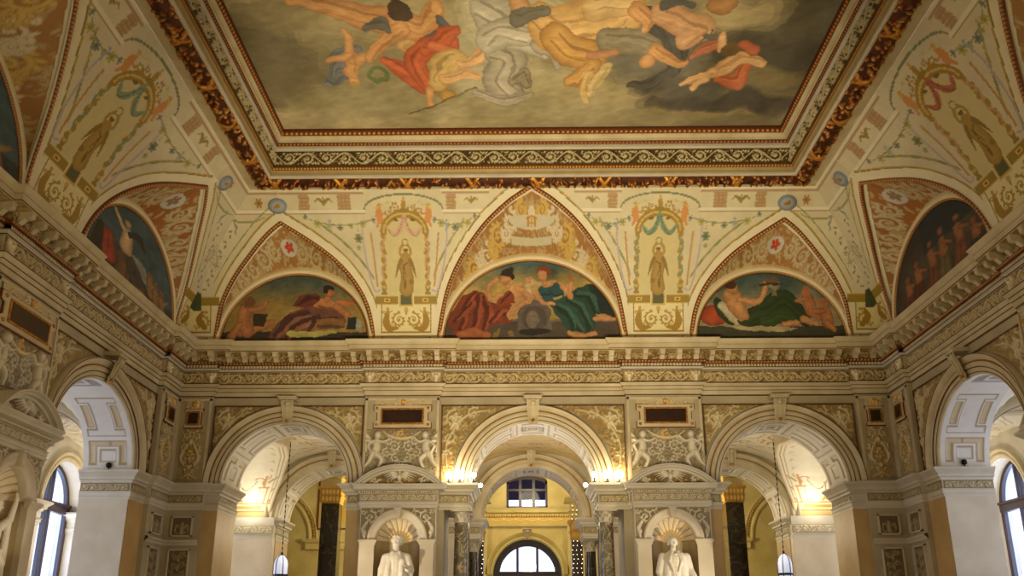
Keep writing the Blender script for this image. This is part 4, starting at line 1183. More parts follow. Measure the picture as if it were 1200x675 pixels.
for F, kind, sg, fine, em in ((BACK, 'C', 1, 1, 0), (BACK, 'S', -1, 1, 1), (BACK, 'S', 1, 1, 1), (LEFT, 'S', 1, 1, 2), (RIGHT, 'S', 1, 1, 2), (LEFT, 'C', 1, 1, 0), (RIGHT, 'C', 1, 1, 0),
                              (LEFT, 'S', -1, 0, 0), (RIGHT, 'S', -1, 0, 0), (FRONT0, 'C', 1, 0, 0), (FRONT0, 'S', 1, 0, 0), (FRONT0, 'S', -1, 0, 0)):
    severy(F, kind, sg, fine, em, {(id(BACK), 'C', 1): 'tall pointed orange vault field with a gold monogram above the central lunette', (id(BACK), 'S', -1): 'pointed orange vault field with a red emblem above the brown-robed lunette',
        (id(BACK), 'S', 1): 'pointed orange vault field with a red emblem above the green-draped nude lunette', (id(LEFT), 'S', 1): 'pointed orange scrollwork vault field over the dark lunette of the left side wall',
        (id(RIGHT), 'S', 1): 'pointed orange scrollwork vault field over the dark lunette of the right side wall', (id(LEFT), 'C', 1): 'orange scrollwork vault field cut off by the upper left corner of the view',
        (id(RIGHT), 'C', 1): 'orange scrollwork vault field beyond the upper right corner of the view'}.get((id(F), kind, sg)) if fine else None)
lunette_painting(BACK, 'C', 1, lun_center, coord_px(624, 0, 470), 'middle lunette painting of a red-robed and a green-robed woman reclining by a stone tablet')
lunette_painting(BACK, 'S', -1, lun_left, coord_px(347.5, -5.68, 230), 'lunette painting of a dark-haired reclining figure in brown robes with a child')
lunette_painting(BACK, 'S', 1, lun_right, coord_px(903.5, 5.68, 730), 'lunette painting of a green-draped reclining nude holding up a grey head')
rel = lambda F, sg: (lambda s, z: ((7.46 - s * sg) / 3.56, (z - 8.2) / 1.74))
lunette_painting(LEFT, 'S', 1, lun_far_left, rel(LEFT, 1), 'dark lunette painting of a winged pale figure above a crowd, on the left side wall', step=.025)
lunette_painting(RIGHT, 'S', 1, lun_far_right, rel(RIGHT, 1), 'dark lunette painting of a brown crowd of figures, on the right side wall', step=.025)
lunette_painting(LEFT, 'C', 1, lun_far_left, lambda s, z: (.5 - s / 4.3, (z - 8.2) / 2.1), 'deep brown lunette painting cut by the left edge of the view', step=.04)
lunette_painting(RIGHT, 'C', 1, lun_far_right, lambda s, z: (.5 - s / 4.3, (z - 8.2) / 2.1), 'deep brown lunette painting beyond the right edge of the view', step=.04)
for F, kind, sg in ((LEFT, 'S', -1), (RIGHT, 'S', -1), (FRONT0, 'C', 1), (FRONT0, 'S', 1), (FRONT0, 'S', -1)):   # the same painted fields behind the viewer
    o = lunette_painting(F, kind, sg, lambda pt: None, rel(F, sg), 'x', 'wall_lunette', .2)
    for k_ in ('label', 'category', 'group'): del o[k_]
    struct(o)
CEIL = [('e',(-5.31,8.79),(0.7,0.53),(112,106,80)),
('e',(-5.07,9.36),(0.96,0.39),(118,110,86)),
('e',(-4.72,9.81),(1.23,0.35),(126,116,88)),
('e',(-4.43,8.42),(1.05,0.28),(150,138,98)),
('e',(-3.76,10.2),(1.58,0.25),(150,142,104)),
('e',(-1.93,10.38),(1.58,0.21),(158,148,110)),
('e',(0.31,10.34),(1.93,0.25),(160,150,112)),
('e',(1.4,10.05),(1.05,0.28),(166,152,110)),
('e',(-2.45,8.43),(1.58,0.44),(176,162,118)),
('e',(-1.08,9.14),(1.05,0.7),(168,162,132)),
('e',(-0.39,8.52),(0.88,0.42),(200,192,160)),
('e',(-0.15,9.76),(1.05,0.35),(180,170,130)),
('e',(4.49,10.08),(1.4,0.53),(120,110,80)),
('e',(4.06,10.43),(1.93,0.16),(136,122,82)),
('e',(5.35,8.87),(0.79,0.88),(92,88,76)),
('e',(4.66,9.19),(1.05,0.39),(78,76,68)),
('e',(4.74,10.24),(0.77,0.21),(62,60,58)),
('e',(3.81,10.23),(1.33,0.16),(68,66,64)),
('e',(4.95,9.68),(0.63,0.18),(130,118,76)),
('e',(2.46,9.17),(1.05,0.53),(110,110,104)),
('e',(3.16,9.88),(1.05,0.25),(88,86,82)),
('e',(4.84,8.49),(1.05,0.32),(100,96,78)),
('e',(3.89,8.48),(0.88,0.25),(190,170,120)),
('e',(-5.97,10.19),(0.7,0.21),(120,110,80)),
('e',(5.44,10.38),(0.53,0.21),(74,68,62)),
('s',[(-4.27,9.82),(-3.97,9.46),(-3.8,9.2),(-3.43,9.09)],(0.088,0.158,0.158,0.088),(120,128,138,80,86,96)),
('s',[(-3.84,9.6),(-4.12,9.74),(-4.3,9.63)],(0.123,0.088,0.035),(110,118,128,74,80,90)),
('s',[(-3.58,9.29),(-3.71,9.55)],(0.158,0.14),(222,160,98,170,108,62)),
('e',(-3.68,9.77),(0.12,0.11),(222,160,98,170,108,62)),
('e',(-3.69,9.84),(0.12,0.07),(176,140,60)),
('s',[(-3.63,9.28),(-3.59,8.95),(-3.6,8.77)],(0.105,0.088,0.07),(222,160,98,170,108,62)),
('s',[(-3.5,9.32),(-3.11,9.16)],(0.088,0.053),(222,160,98,170,108,62)),
('s',[(-3.61,9.22),(-4.1,9.32)],(0.07,0.053),(222,160,98,170,108,62)),
('s',[(-3.2,9.5),(-3.32,9.68),(-3.17,9.77),(-2.96,9.64),(-3.03,9.5),(-3.2,9.5)],(0.044,0.044),(96,120,70)),
('s',[(-4.49,8.2),(-3.95,8.28),(-3.25,8.47),(-2.51,8.6)],(0.07,0.14,0.228,0.281),(222,160,98,170,108,62)),
('s',[(-2.51,8.6),(-2.15,8.69),(-1.91,8.51),(-1.77,8.34)],(0.281,0.228,0.158,0.123),(222,160,98,170,108,62)),
('s',[(-2.51,8.71),(-2.96,8.96),(-3.25,9.29)],(0.158,0.123,0.088),(222,160,98,170,108,62)),
('e',(-2.5,8.39),(0.23,0.18),(70,54,44)),
('e',(-2.44,9.03),(0.21,0.14),(228,178,120,180,124,76)),
('e',(-2.35,9.07),(0.18,0.14),(190,150,80)),
('s',[(-3.23,8.68),(-2.88,8.59),(-2.76,8.74)],(0.053,0.14,0.053),(112,112,110,84,84,82)),
('s',[(-2.05,8.88),(-1.7,8.75),(-1.79,8.51)],(0.088,0.14,0.07),(100,104,112,74,78,84)),
('s',[(-3.01,9.29),(-2.68,9.5),(-2.29,9.76),(-1.99,9.8)],(0.053,0.175,0.246,0.175),(214,98,58,158,58,36)),
('s',[(-2.21,9.79),(-2.35,9.4),(-2.09,9.1),(-1.6,8.97)],(0.175,0.228,0.263,0.175),(214,98,58,158,58,36)),
('s',[(-2.09,9.13),(-1.71,8.85),(-1.47,8.75)],(0.14,0.211,0.105),(214,98,58,158,58,36)),
('s',[(-1.99,9.0),(-1.59,9.17)],(0.105,0.105),(226,120,76,170,70,44)),
('s',[(-1.99,9.76),(-1.76,9.41),(-1.5,9.27)],(0.211,0.246,0.175),(214,180,110,160,124,60)),
('s',[(-1.83,9.69),(-1.38,9.59),(-1.09,9.69)],(0.123,0.105,0.07),(228,178,120,180,124,76)),
('s',[(-1.44,9.37),(-1.09,9.24),(-0.86,8.92)],(0.105,0.14,0.105),(228,178,120,180,124,76)),
('e',(-1.81,10.06),(0.18,0.16),(200,156,78,140,100,40)),
('s',[(-2.19,9.91),(-2.21,10.26)],(0.088,0.07),(222,160,98,170,108,62)),
('s',[(-2.74,10.5),(-1.43,10.03),(-1.14,9.92)],(0.018,0.018),(100,84,56)),
('s',[(-1.02,8.37),(-0.71,8.52),(-0.4,8.7),(0.01,8.67)],(0.175,0.386,0.421,0.246),(198,192,176,134,128,116)),
('s',[(-0.83,9.14),(-0.48,9.31),(-0.63,9.76),(-0.35,10.08)],(0.175,0.386,0.386,0.211),(176,168,150,112,106,96)),
('s',[(-0.4,8.9),(0.01,8.99),(0.27,9.22)],(0.246,0.246,0.105),(198,192,176,134,128,116)),
('s',[(-1.15,10.03),(-0.61,10.19),(-0.02,10.08)],(0.088,0.14,0.088),(176,168,150,112,106,96)),
('s',[(-0.9,8.95),(-0.56,8.79),(-0.07,8.92)],(0.211,0.316,0.158),(198,192,176,134,128,116)),
('s',[(-0.38,9.78),(-0.17,9.63),(-0.12,9.82)],(0.105,0.158,0.105),(156,146,124,96,88,72)),
('s',[(0.1,9.08),(0.41,9.22),(0.53,9.5)],(0.105,0.088,0.07),(176,168,150,112,106,96)),
('s',[(0.12,8.52),(0.42,8.77),(0.91,8.74),(1.42,8.69),(1.7,8.45)],(0.246,0.421,0.526,0.526,0.386),(224,180,112,178,126,60)),
('s',[(0.43,8.89),(0.74,9.16),(1.16,9.26),(1.26,9.57)],(0.281,0.316,0.281,0.211),(214,160,84,150,98,44)),
('s',[(1.22,9.46),(0.96,9.68),(0.79,9.82)],(0.193,0.14,0.105),(214,160,84,150,98,44)),
('s',[(1.17,9.64),(1.09,9.93),(1.2,10.25)],(0.105,0.14,0.035),(214,178,104,170,140,80)),
('s',[(1.53,9.5),(1.37,9.83),(1.21,10.05)],(0.123,0.105,0.07),(216,186,120,170,150,96)),
('s',[(1.18,8.36),(1.72,8.28)],(0.281,0.246),(226,190,130,186,138,78)),
('e',(-0.23,8.35),(0.19,0.18),(214,160,110,160,110,70)),
('s',[(-0.3,8.55),(0.24,8.44)],(0.158,0.105),(120,120,110,90,90,84)),
('s',[(2.01,8.42),(2.48,8.7),(2.81,9.09),(2.87,9.55)],(0.105,0.281,0.246,0.123),(86,86,88,56,56,58)),
('s',[(1.99,9.83),(2.44,9.83),(2.8,9.59)],(0.053,0.123,0.088),(90,90,90,60,60,62)),
('s',[(1.46,8.97),(1.92,8.97),(2.42,9.11)],(0.211,0.246,0.158),(150,142,118,106,98,80)),
('s',[(2.43,9.17),(2.86,9.37),(3.06,9.38)],(0.14,0.088,0.07),(222,160,98,170,108,62)),
('e',(2.31,9.37),(0.16,0.14),(222,160,98,170,108,62)),
('s',[(1.89,8.39),(2.17,8.6),(2.18,8.79)],(0.158,0.123,0.088),(222,160,98,170,108,62)),
('s',[(1.12,9.22),(1.62,9.16)],(0.088,0.07),(200,140,100,150,96,66)),
('s',[(2.3,8.46),(2.83,8.67),(3.22,8.76),(2.92,8.98)],(0.158,0.246,0.246,0.14),(222,168,122,172,118,80)),
('s',[(3.02,9.34),(3.41,8.76)],(0.021,0.021),(96,88,74)),
('s',[(2.4,8.34),(2.92,8.32)],(0.088,0.053),(88,92,92)),
('e',(3.45,8.32),(0.28,0.19),(200,140,80,130,84,44)),
('s',[(3.31,8.85),(3.53,8.92),(3.43,9.02)],(0.053,0.088,0.035),(92,92,92)),
('s',[(3.2,9.28),(3.46,9.11),(3.69,9.02)],(0.088,0.14,0.088),(206,116,84,150,72,50)),
('s',[(3.87,9.74),(4.24,9.78),(4.34,9.49)],(0.105,0.193,0.14),(206,104,64,150,64,38)),
('s',[(3.68,9.59),(3.92,9.49),(4.24,9.32),(4.69,9.46)],(0.14,0.158,0.14,0.07),(228,178,120,180,124,76)),
('s',[(3.68,9.59),(3.51,9.73),(3.16,9.88)],(0.123,0.105,0.053),(228,178,120,180,124,76)),
('s',[(3.6,9.77),(3.4,9.96)],(0.088,0.053),(228,178,120,180,124,76)),
('s',[(3.74,9.15),(3.64,8.86)],(0.088,0.07),(228,178,120,180,124,76)),
('e',(3.94,9.15),(0.21,0.16),(110,86,48)),
('s',[(4.09,9.02),(4.38,9.16)],(0.088,0.105),(200,100,66,150,64,38))]

# ------------------------------------------------------------------ framed ceiling painting
def ceil_paint(pt):
    x, y = pt.x, pt.y
    n = fbm(x, y, 81, 5, .5); n2 = fbm(x, y, 83, 5, 1.6)
    t = np.clip((n - .35) * 2.2, 0, 1)[:, None]
    pt.c[:] = np.array((146, 136, 100)) * (1 - t) + np.array((204, 186, 138)) * t
    right = np.clip((x - 1.5) / 3.5, 0, 1)[:, None]; pt.c[:] = pt.c * (1 - .35 * right)
    X0, Y0 = pt.x.copy(), pt.y.copy()
    # clouds are brushed with ragged edges, figures cleanly
    wx = (fbm(x, y, 85, 4, 1.5) - .5) * .9; wy = (fbm(x, y, 87, 4, 1.5) - .5) * .5
    pt.x = X0 + wx; pt.y = Y0 + wy
    n0 = next(i for i, q in enumerate(CEIL) if q[0] == 's')
    for q in CEIL[:n0]:
        c = np.array(q[3], float); k = q[2]
        for f_, al in ((1.25, .35), (1.05, .6), (.85, .85)) if sum(q[3]) < 300 else ((1.25, .35), (1.0, .5), (.8, .7)):
            pt.ell(q[1][0], q[1][1], k[0] * f_, k[1] * f_, q[3], alpha=al)
    wx2 = (fbm(X0, Y0, 95, 3, 3.0) - .5) * .16
    pt.x = X0 + wx2; pt.y = Y0 + wx2
    for q in CEIL[n0:]:
        if q[0] == 's':
            pt.stroke(q[1], q[2], q[3])
            if max(q[2]) > .12 and len(q[3]) == 6:
                p = np.array(q[1]); d = np.gradient(p, axis=0); nn = np.stack([-d[:, 1], d[:, 0]], -1); nn /= np.linalg.norm(nn, axis=1, keepdims=True) + 1e-9
                for o in (-.4, .35):
                    pt.stroke(p + nn * o * max(q[2]) * .8, (.02, .035, .01), tuple(np.array(q[3][3:]) * .95), alpha=.6)
                pt.stroke(p + nn * .05, (.03, .05, .02), tuple(np.minimum(255, np.array(q[3][:3]) * 1.1)), alpha=.5)
        else: pt.ell(q[1][0], q[1][1], q[2][0], q[2][1], q[3])
    pt.x, pt.y = X0, Y0
    b = (n2 - .5)[:, None] * 44; pt.c[:] = pt.c + b
    n3 = fbm(X0 + Y0, Y0 * 2.5, 97, 4, 5)[:, None]; pt.c[:] *= (.88 + .24 * n3)
    g_ = pt.c.mean(1, keepdims=True); pt.c[:] = g_ + (pt.c - g_) * .78 + np.array((14, 11, 2))
HX, Y0_, Y1_ = W - 2.62, 2.62, D - 2.62
frm = thing('ceiling_painting', 'huge framed ceiling painting of figures in a cloudy sky', 'painting', loc=(0, 11, 12.5))
frm.location = (0, 0, 0)
Vy = np.concatenate([np.arange(Y0_, 13.0, .12), rng_(13.0, Y1_, .026)])
surf('canvas', rng_(-HX, HX, .026), Vy, lambda u, v: np.stack([u, v, np.full_like(u, 12.5)], -1), ceil_paint, M['canvas'], frm, coordf=lambda u, v: (u, v * .56))
RECT = [(-W, 0), (-W, D), (W, D), (W, 0), (-W, 0)]
sweep('frame_flange', [(1.60, 11.42), (1.71, 11.425), (1.98, 11.38)], RECT, M['cream'], frm)
sweep('frame_fillet', [(2.27, 11.42), (2.29, 11.405), (2.33, 11.40), (2.36, 11.42), (2.36, 11.46)], RECT, M['white'], frm)
sweep('frame_cavetto', [(2.36, 11.46), (2.37, 11.52), (2.40, 11.57)], RECT, M['drab'], frm)
sweep('frame_moulding', [(2.42, 12.03), (2.465, 12.04), (2.48, 12.07), (2.475, 12.12), (2.46, 12.155), (2.44, 12.16)], RECT, M['white'], frm)
sweep('frame_moulding', [(2.49, 12.22), (2.525, 12.225), (2.53, 12.27), (2.55, 12.30), (2.585, 12.33), (2.585, 12.35), (2.57, 12.35)], RECT, M['cream'], frm)
sweep('frame_back', [(1.96, 11.42), (2.28, 11.5), (2.34, 11.62), (2.38, 12.1), (2.44, 12.3), (2.5, 12.6), (2.9, 12.62)], RECT, M['redgold'], frm)

def frame_band(name, F, half, prof, step, vstep, paintf, base, metal=0, xmin=-1):
    p = np.array(prof, float); L = np.r_[0, np.cumsum(np.hypot(*np.diff(p, axis=0).T))]
    V = rng_(0, L[-1], vstep)
    A = np.interp(V, L, p[:, 0]); Z = np.interp(V, L, p[:, 1])
    def pf(u, v):
        a = np.interp(v, L, p[:, 0]); z = np.interp(v, L, p[:, 1])
        return F.P(u * (half - a) / F.ks, z, a)
    def cf(u, v): return u * (half - np.interp(v, L, p[:, 0])), v
    surf(name, np.linspace(xmin, 1, int((1 - xmin) * half / step)), V, pf, paintf, M['relief'], frm, base=base, coordf=cf, toward=(0, 12, 5), metal=metal)
def rollprof(a0, z0, a1, z1, sag, n=9):
    return [(a0 + (a1 - a0) * t, z0 + (z1 - z0) * t - sag * sin(pi * t)) for t in np.linspace(0, 1, n)]
def garland_paint(half):
    def f(pt):
        r = random.Random(5); n = fbm(pt.x, pt.y, 91, 3, 10)
        pt.c[:] = np.array((70, 34, 12)) * (.7 + .8 * n[:, None]); pt.m[:] = .5
        x = -half
        while x < half:
            k = int((x + half) / .30) % 5
            if k == 2:
                for d_ in (-1, 1):
                    for q in range(3): pt.stroke([(x - d_ * .13 + .03 * q, .02), (x + .0 + .03 * q, .22), (x + d_ * .13 + .03 * q, .40)], .014, (222, 160, 62, 150, 90, 30), .05, .6)
            for q in range(7):
                xx = x + r.random() * .3; yy = .04 + r.random() * .34
                if r.random() < .55: pt.ell(xx, yy, .028 + .02 * r.random(), .028 + .015 * r.random(), r.choice([(214, 140, 62, 90, 40, 14), (186, 106, 44, 70, 30, 10), (226, 164, 84, 110, 56, 20)]), .07, r.random() * 3, .5)
                else: pt.ell(xx, yy, .075, .024, r.choice([(206, 148, 60, 86, 44, 14), (156, 96, 38, 60, 30, 12)]), .06, r.random() * 3, .5)
            x += .30
        for y in (.012, .41): beads(pt, -half, half, y, .014, .05, (210, 170, 100), .02, .3)
    return f
for F, half, xm in ((BACK, 8.28, -1), (LEFT, 11, -.1), (RIGHT, 11, -.1)):
    frame_band('gilt_garland', F, half, rollprof(1.96, 11.37, 2.30, 11.41, .10), .017, .02, garland_paint(half), (70, 34, 12), .5, xm)
    def small_bead(pt, y=.045): beads(pt, -half, half, y, .03, .07, (208, 156, 66, 130, 80, 26), .025, .5)
    frame_band('gilt_bead', F, half, [(2.395, 11.57), (2.415, 11.66)], .018, .015, small_bead, (120, 74, 24), .4, xm)
    def rel_(pt):
        n = fbm(pt.x, pt.y, 93, 3, 9); pt.c[:] = np.array((74, 56, 26)) * (.7 + .6 * n[:, None])
        acanthus(pt, -half, half, .02, .36, .05, (214, 200, 156), (140, 118, 68), cell=.42)
    frame_band('carved_scroll_frieze', F, half, [(2.42, 11.66), (2.432, 12.035)], .018, .018, rel_, (74, 56, 26), 0, xm)
    def b2(pt): beads(pt, -half, half, .04, .026, .085, (200, 134, 60, 110, 56, 20), .02, .5)
    frame_band('gilt_bead', F, half, [(2.455, 12.15), (2.50, 12.225)], .02, .014, b2, (88, 44, 16), .4, xm)
    def b1(pt): beads(pt, -half, half, .055, .042, .11, (214, 146, 64, 110, 54, 18), .03, .5)
    frame_band('gilt_egg_moulding', F, half, [(2.58, 12.345), (2.64, 12.45), (2.64, 12.5)], .02, .016, b1, (92, 46, 16), .4, xm)

# oval medallions on the vault above each pointed arch
def medallion(F, s, n):
    z = 11.13
    t = thing('medallion', n, 'medallion', 'blue oval medallions on the vault', loc=tuple(F.P(s, z, av(z))))
    B0 = F.P(s, z, float(av(z))); k = F.ks
    sl = .1 + .26 * (z - CB); up = -F.dd * 0 + np.array((0, 0, 1.0)) + F.dd * sl; up /= np.linalg.norm(up)
    sd = F.sd; nr = np.cross(sd, up); nr = nr if np.dot(nr, F.dd) > 0 else -nr
    def disc(name, rx, ry, h0, h1, mat):
        rows = []
        for r, h in ((0.0, h1), (.8, h1), (1.0, h0), (1.0, 0)):
            rows.append([tuple(B0 + sd * rx * r * cos(a) + up * ry * r * sin(a) + nr * (h + .01)) for a in np.linspace(0, 2 * pi, 29)])
        v = sum(rows, []); q = [(i * 29 + j, i * 29 + j + 1, (i + 1) * 29 + j + 1, (i + 1) * 29 + j) for i in range(3) for j in range(28)]
        return mesh_obj(name, v, q, mat, t, True)
    disc('rim', .22, .19, .02, .035, MEDB); disc('field', .16, .135, .036, .045, MEDC)
    v, q = [], []
    for (cx, cy, rx, ry) in ((0, .0, .07, .04), (.03, .04, .03, .035), (-.05, -.02, .04, .03)):
        n0 = len(v)
        for i in range(7):
            for j in range(12):
                th = pi / 2 * i / 6; a = 2 * pi * j / 12
                v.append(tuple(B0 + sd * (cx + rx * cos(a) * cos(th)) + up * (cy + ry * sin(a) * cos(th)) + nr * (.045 + .03 * sin(th))))
        for i in range(6):
            for j in range(12): q.append((n0 + i * 12 + j, n0 + i * 12 + (j + 1) % 12, n0 + (i + 1) * 12 + (j + 1) % 12, n0 + (i + 1) * 12 + j))
    mesh_obj('emblem', v, q, MEDG, t, True)
MEDB = stone('medallion_blue', (136, 148, 158), (120, 130, 142), .6); MEDC = stone('medallion_grey', (166, 168, 160), (150, 150, 144), .6); MEDG = stone('medallion_ochre', (176, 136, 66), (150, 110, 50), .6)
medallion(BACK, -5.96, 'blue oval medallion over the peak above the brown-robed lunette, on the back vault')
medallion(BACK, 5.96, 'blue oval medallion over the peak above the green-draped nude lunette, on the back vault')
medallion(LEFT, 6.25, 'blue oval medallion above the peak of the dark left side lunette')
medallion(RIGHT, 6.25, 'blue oval medallion above the peak of the dark right side lunette')

# ------------------------------------------------------------------ galleries behind the arches
def blk(name, x0, x1, y0, y1, z0, z1, mat, parent=None, st=True):
    m = Mb(WORLD).box(x0, x1, z0, z1, -y0, -y1)
    o = m.build(name, mat, parent)
    return struct(o) if st and parent is None else o
blk('floor', -14, 14, -2, 37, -.2, 0, M['floor'])
blk('ceiling', -14, 14, -2, 37, 13.2, 13.4, M['wall'])
blk('wall_front', -14, 14, -1.9, -1.6, 0, 13.2, M['wall'])

def groin(name, x0, x1, y0, y1, zs, h, mat, paintf=None, step=.09, hx=None):
    cx, cy = (x0 + x1) / 2, (y0 + y1) / 2; a, b = (x1 - x0) / 2, (y1 - y0) / 2
    def pf(u, v):
        zx = h * np.sqrt(np.clip(1 - ((u - cx) / a) ** 2, 0, 1)); zy = h * np.sqrt(np.clip(1 - ((v - cy) / b) ** 2, 0, 1))
        return np.stack([u, v, zs + np.maximum(zx, zy)], -1)
    return struct(surf(name, rng_(x0, x1, step), rng_(y0, y1, step), pf, paintf, mat, None, base=(232, 222, 196)))
def vault_paint(x0, x1, y0, y1, tone=(232, 222, 194)):
    cx, cy = (x0 + x1) / 2, (y0 + y1) / 2
    def f(pt):
        n = fbm(pt.x, pt.y, 15, 4, 1.5); pt.c[:] = np.array(tone) * (.92 + .1 * n[:, None])
        for q in range(16):
            a = q * pi / 8
            pt.spiral(cx + 1.15 * cos(a), cy + 1.35 * sin(a), .2, a, 1 if q % 2 else -1, 1.2, .022, (176, 140, 92), lobes=6)
        pt.stroke([(cx + .8 * cos(t), cy + .95 * sin(t)) for t in np.linspace(0, 2 * pi, 41)], .03, (190, 156, 104))
        pt.stroke([(cx + 1.6 * cos(t), cy + 1.9 * sin(t)) for t in np.linspace(0, 2 * pi, 61)], .02, (170, 150, 120))
        for q in range(8): swag(pt, cx - 1.8 + q * .45, cx - 1.35 + q * .45, cy + 2.1, .15, .02, (160, 130, 84))
        for q in range(8): swag(pt, cx - 1.8 + q * .45, cx - 1.35 + q * .45, cy - 2.1, -.15, .02, (160, 130, 84))
    return f
for sg in (-1, 1):
    x0, x1 = sorted((sg * 9.42, sg * 12.55))
    for nm, (y0, y1) in (('near', (13.6, 20.8)), ('corner', (21.9, 28.9)), ('far', (4, 12.6))):
        groin('ceiling_vault', x0, x1, y0, y1, ZS, 1.9 if nm != 'corner' else 1.85, M['paint'], vault_paint(x0, x1, y0, y1) if nm != 'far' else None, .07 if nm == 'corner' else .1)
    # transverse arches over the side gallery
    for (ya, yb) in ((20.8, 21.9), (12.6, 13.6)):
        f = Frame((0, ya, 0), (1, 0, 0), (0, -1, 0), 1); c = sg * 10.985
        w_ = wall_with_arches('wall_transverse', f, [(c, 1.50, 1.50, 1.50)], 0, -(yb - ya), 8.1, x0, x1, M['white'], zblock=ZS)
        if ya > 20:
            arch_ring('arch_band', f, c, 1.50, 1.50, [(0, 0), (0, .03), (.05, .035), (.20, .04), (.22, .0)], 0, M['cream'], w_)
            Lr = pi * 1.5
            def stripe(pt):
                for q in range(int(Lr / .3)): pt.ell(q * .3 + .15, .55, .11, .07, (196, 156, 110)); 
                pt.rect(0, Lr, .30, .36, (168, 116, 74)); pt.rect(0, Lr, .74, .80, (168, 116, 74)); pt.rect(.3, Lr - .3, .46, .66, (186, 138, 92))
            surf('painted_soffit', rng_(0, Lr, .04), rng_(0, yb - ya, .04), lambda u, v, c=c, f=f: f.P(c - 1.485 * np.cos(u / 1.5), ZS + 1.485 * np.sin(u / 1.5), -v), stripe, M['paint'], w_, base=(232, 224, 204), toward=(c, ya, ZS))
            impost(f, [(c, 1.5, 1.5, 1.5)], 0, -1.1, w_, M['white'], fr=False, smin=x0, smax=x1, gal=True)
    # outer wall with tall arched windows
    fo = Frame((sg * 12.55, 0, 0), (0, 1, 0), (-sg, 0, 0), 1)
    ow = wall_with_arches('wall_outer_left' if sg < 0 else 'wall_outer_right', fo, [(8.5, 1.22, 1.22, 1.22), (17.4, 1.22, 1.22, 1.22), (26.1, 1.22, 1.22, 1.22)], 0, -.7, 8.1, -1.6, 29, M['white'], zblock=ZS)
    arch_ring('archivolt', fo, 26.1, 1.24, 1.24, [(0, -.02), (0, .04), (.10, .05), (.12, .02), (.14, .02), (.15, .07), (.24, .08), (.26, 0)], 0, M['cream'], ow)
    impost(fo, [(17.4, 1.22, 1.22, 1.22), (26.1, 1.22, 1.22, 1.22)], 0, -.45, ow, M['white'], fr=False, smin=14, smax=28.9, gal=True, z0=4.30)

def arched_window(F, c, r, d, z0, zs, name, w=.10, mull=(0,), transom=True, rails=(), mat=None, half=None):
    """window frame with an arched head, mullions, transom and glass"""
    mat = mat or M['bronze']
    root = struct(empty(name)); m = Mb(F)
    n = 32; a = half or r; k = F.ks
    outer = [(c - a, z0)] + [(c - a * cos(pi * i / n), zs + r * sin(pi * i / n)) for i in range(n + 1)] + [(c + a, z0)]
    inner = [(c - a + w, z0 + w)] + [(c - (a - w) * cos(pi * i / n), zs + (r - w) * sin(pi * i / n)) for i in range(n + 1)] + [(c + a - w, z0 + w)]
    rows = [[(s, z, d) for s, z in outer + outer[:1]], [(s, z, d + .10) for s, z in outer + outer[:1]], [(s, z, d + .10) for s, z in inner + inner[:1]], [(s, z, d) for s, z in inner + inner[:1]], [(s, z, d) for s, z in outer + outer[:1]]]
    m.strip(rows); m.build('window_frame', mat, root)
    for s in mull:
        h = zs + r * sqrt(max(0, 1 - (s / a) ** 2)) - .02
        Mb(F).box(c + s - .045, c + s + .045, z0, h, d + .01, d + .11).build('mullion', mat, root)
    if transom:
        Mb(F).box(c - a + .02, c + a - .02, zs - .14, zs + .10, d - .01, d + .13).box(c - a + .02, c + a - .02, zs + .06, zs + .12, d, d + .18).build('transom', mat, root)
    for zz in rails: Mb(F).box(c - a + .02, c + a - .02, zz - .035, zz + .035, d + .02, d + .1).build('rail', mat, root)
    g = Mb(F); g.prism([(c - a + .03, z0 + .03)] + [(c - (a - .03) * cos(pi * i / n), zs + (r - .03) * sin(pi * i / n)) for i in range(n + 1)] + [(c + a - .03, z0 + .03)], d + .04, d + .05)
    g.build('pane', M['glass'], root)
    return root
wn = 1
for sg in (-1, 1):
    fo = Frame((sg * 12.55, 0, 0), (0, 1, 0), (-sg, 0, 0), 1)
    for cy in (26.1, 17.4):
        r_ = arched_window(fo, cy, 1.22, -.5, .9, 4.95, 'window_%d' % wn, w=.17, mull=(-.12, .10)); wn += 1

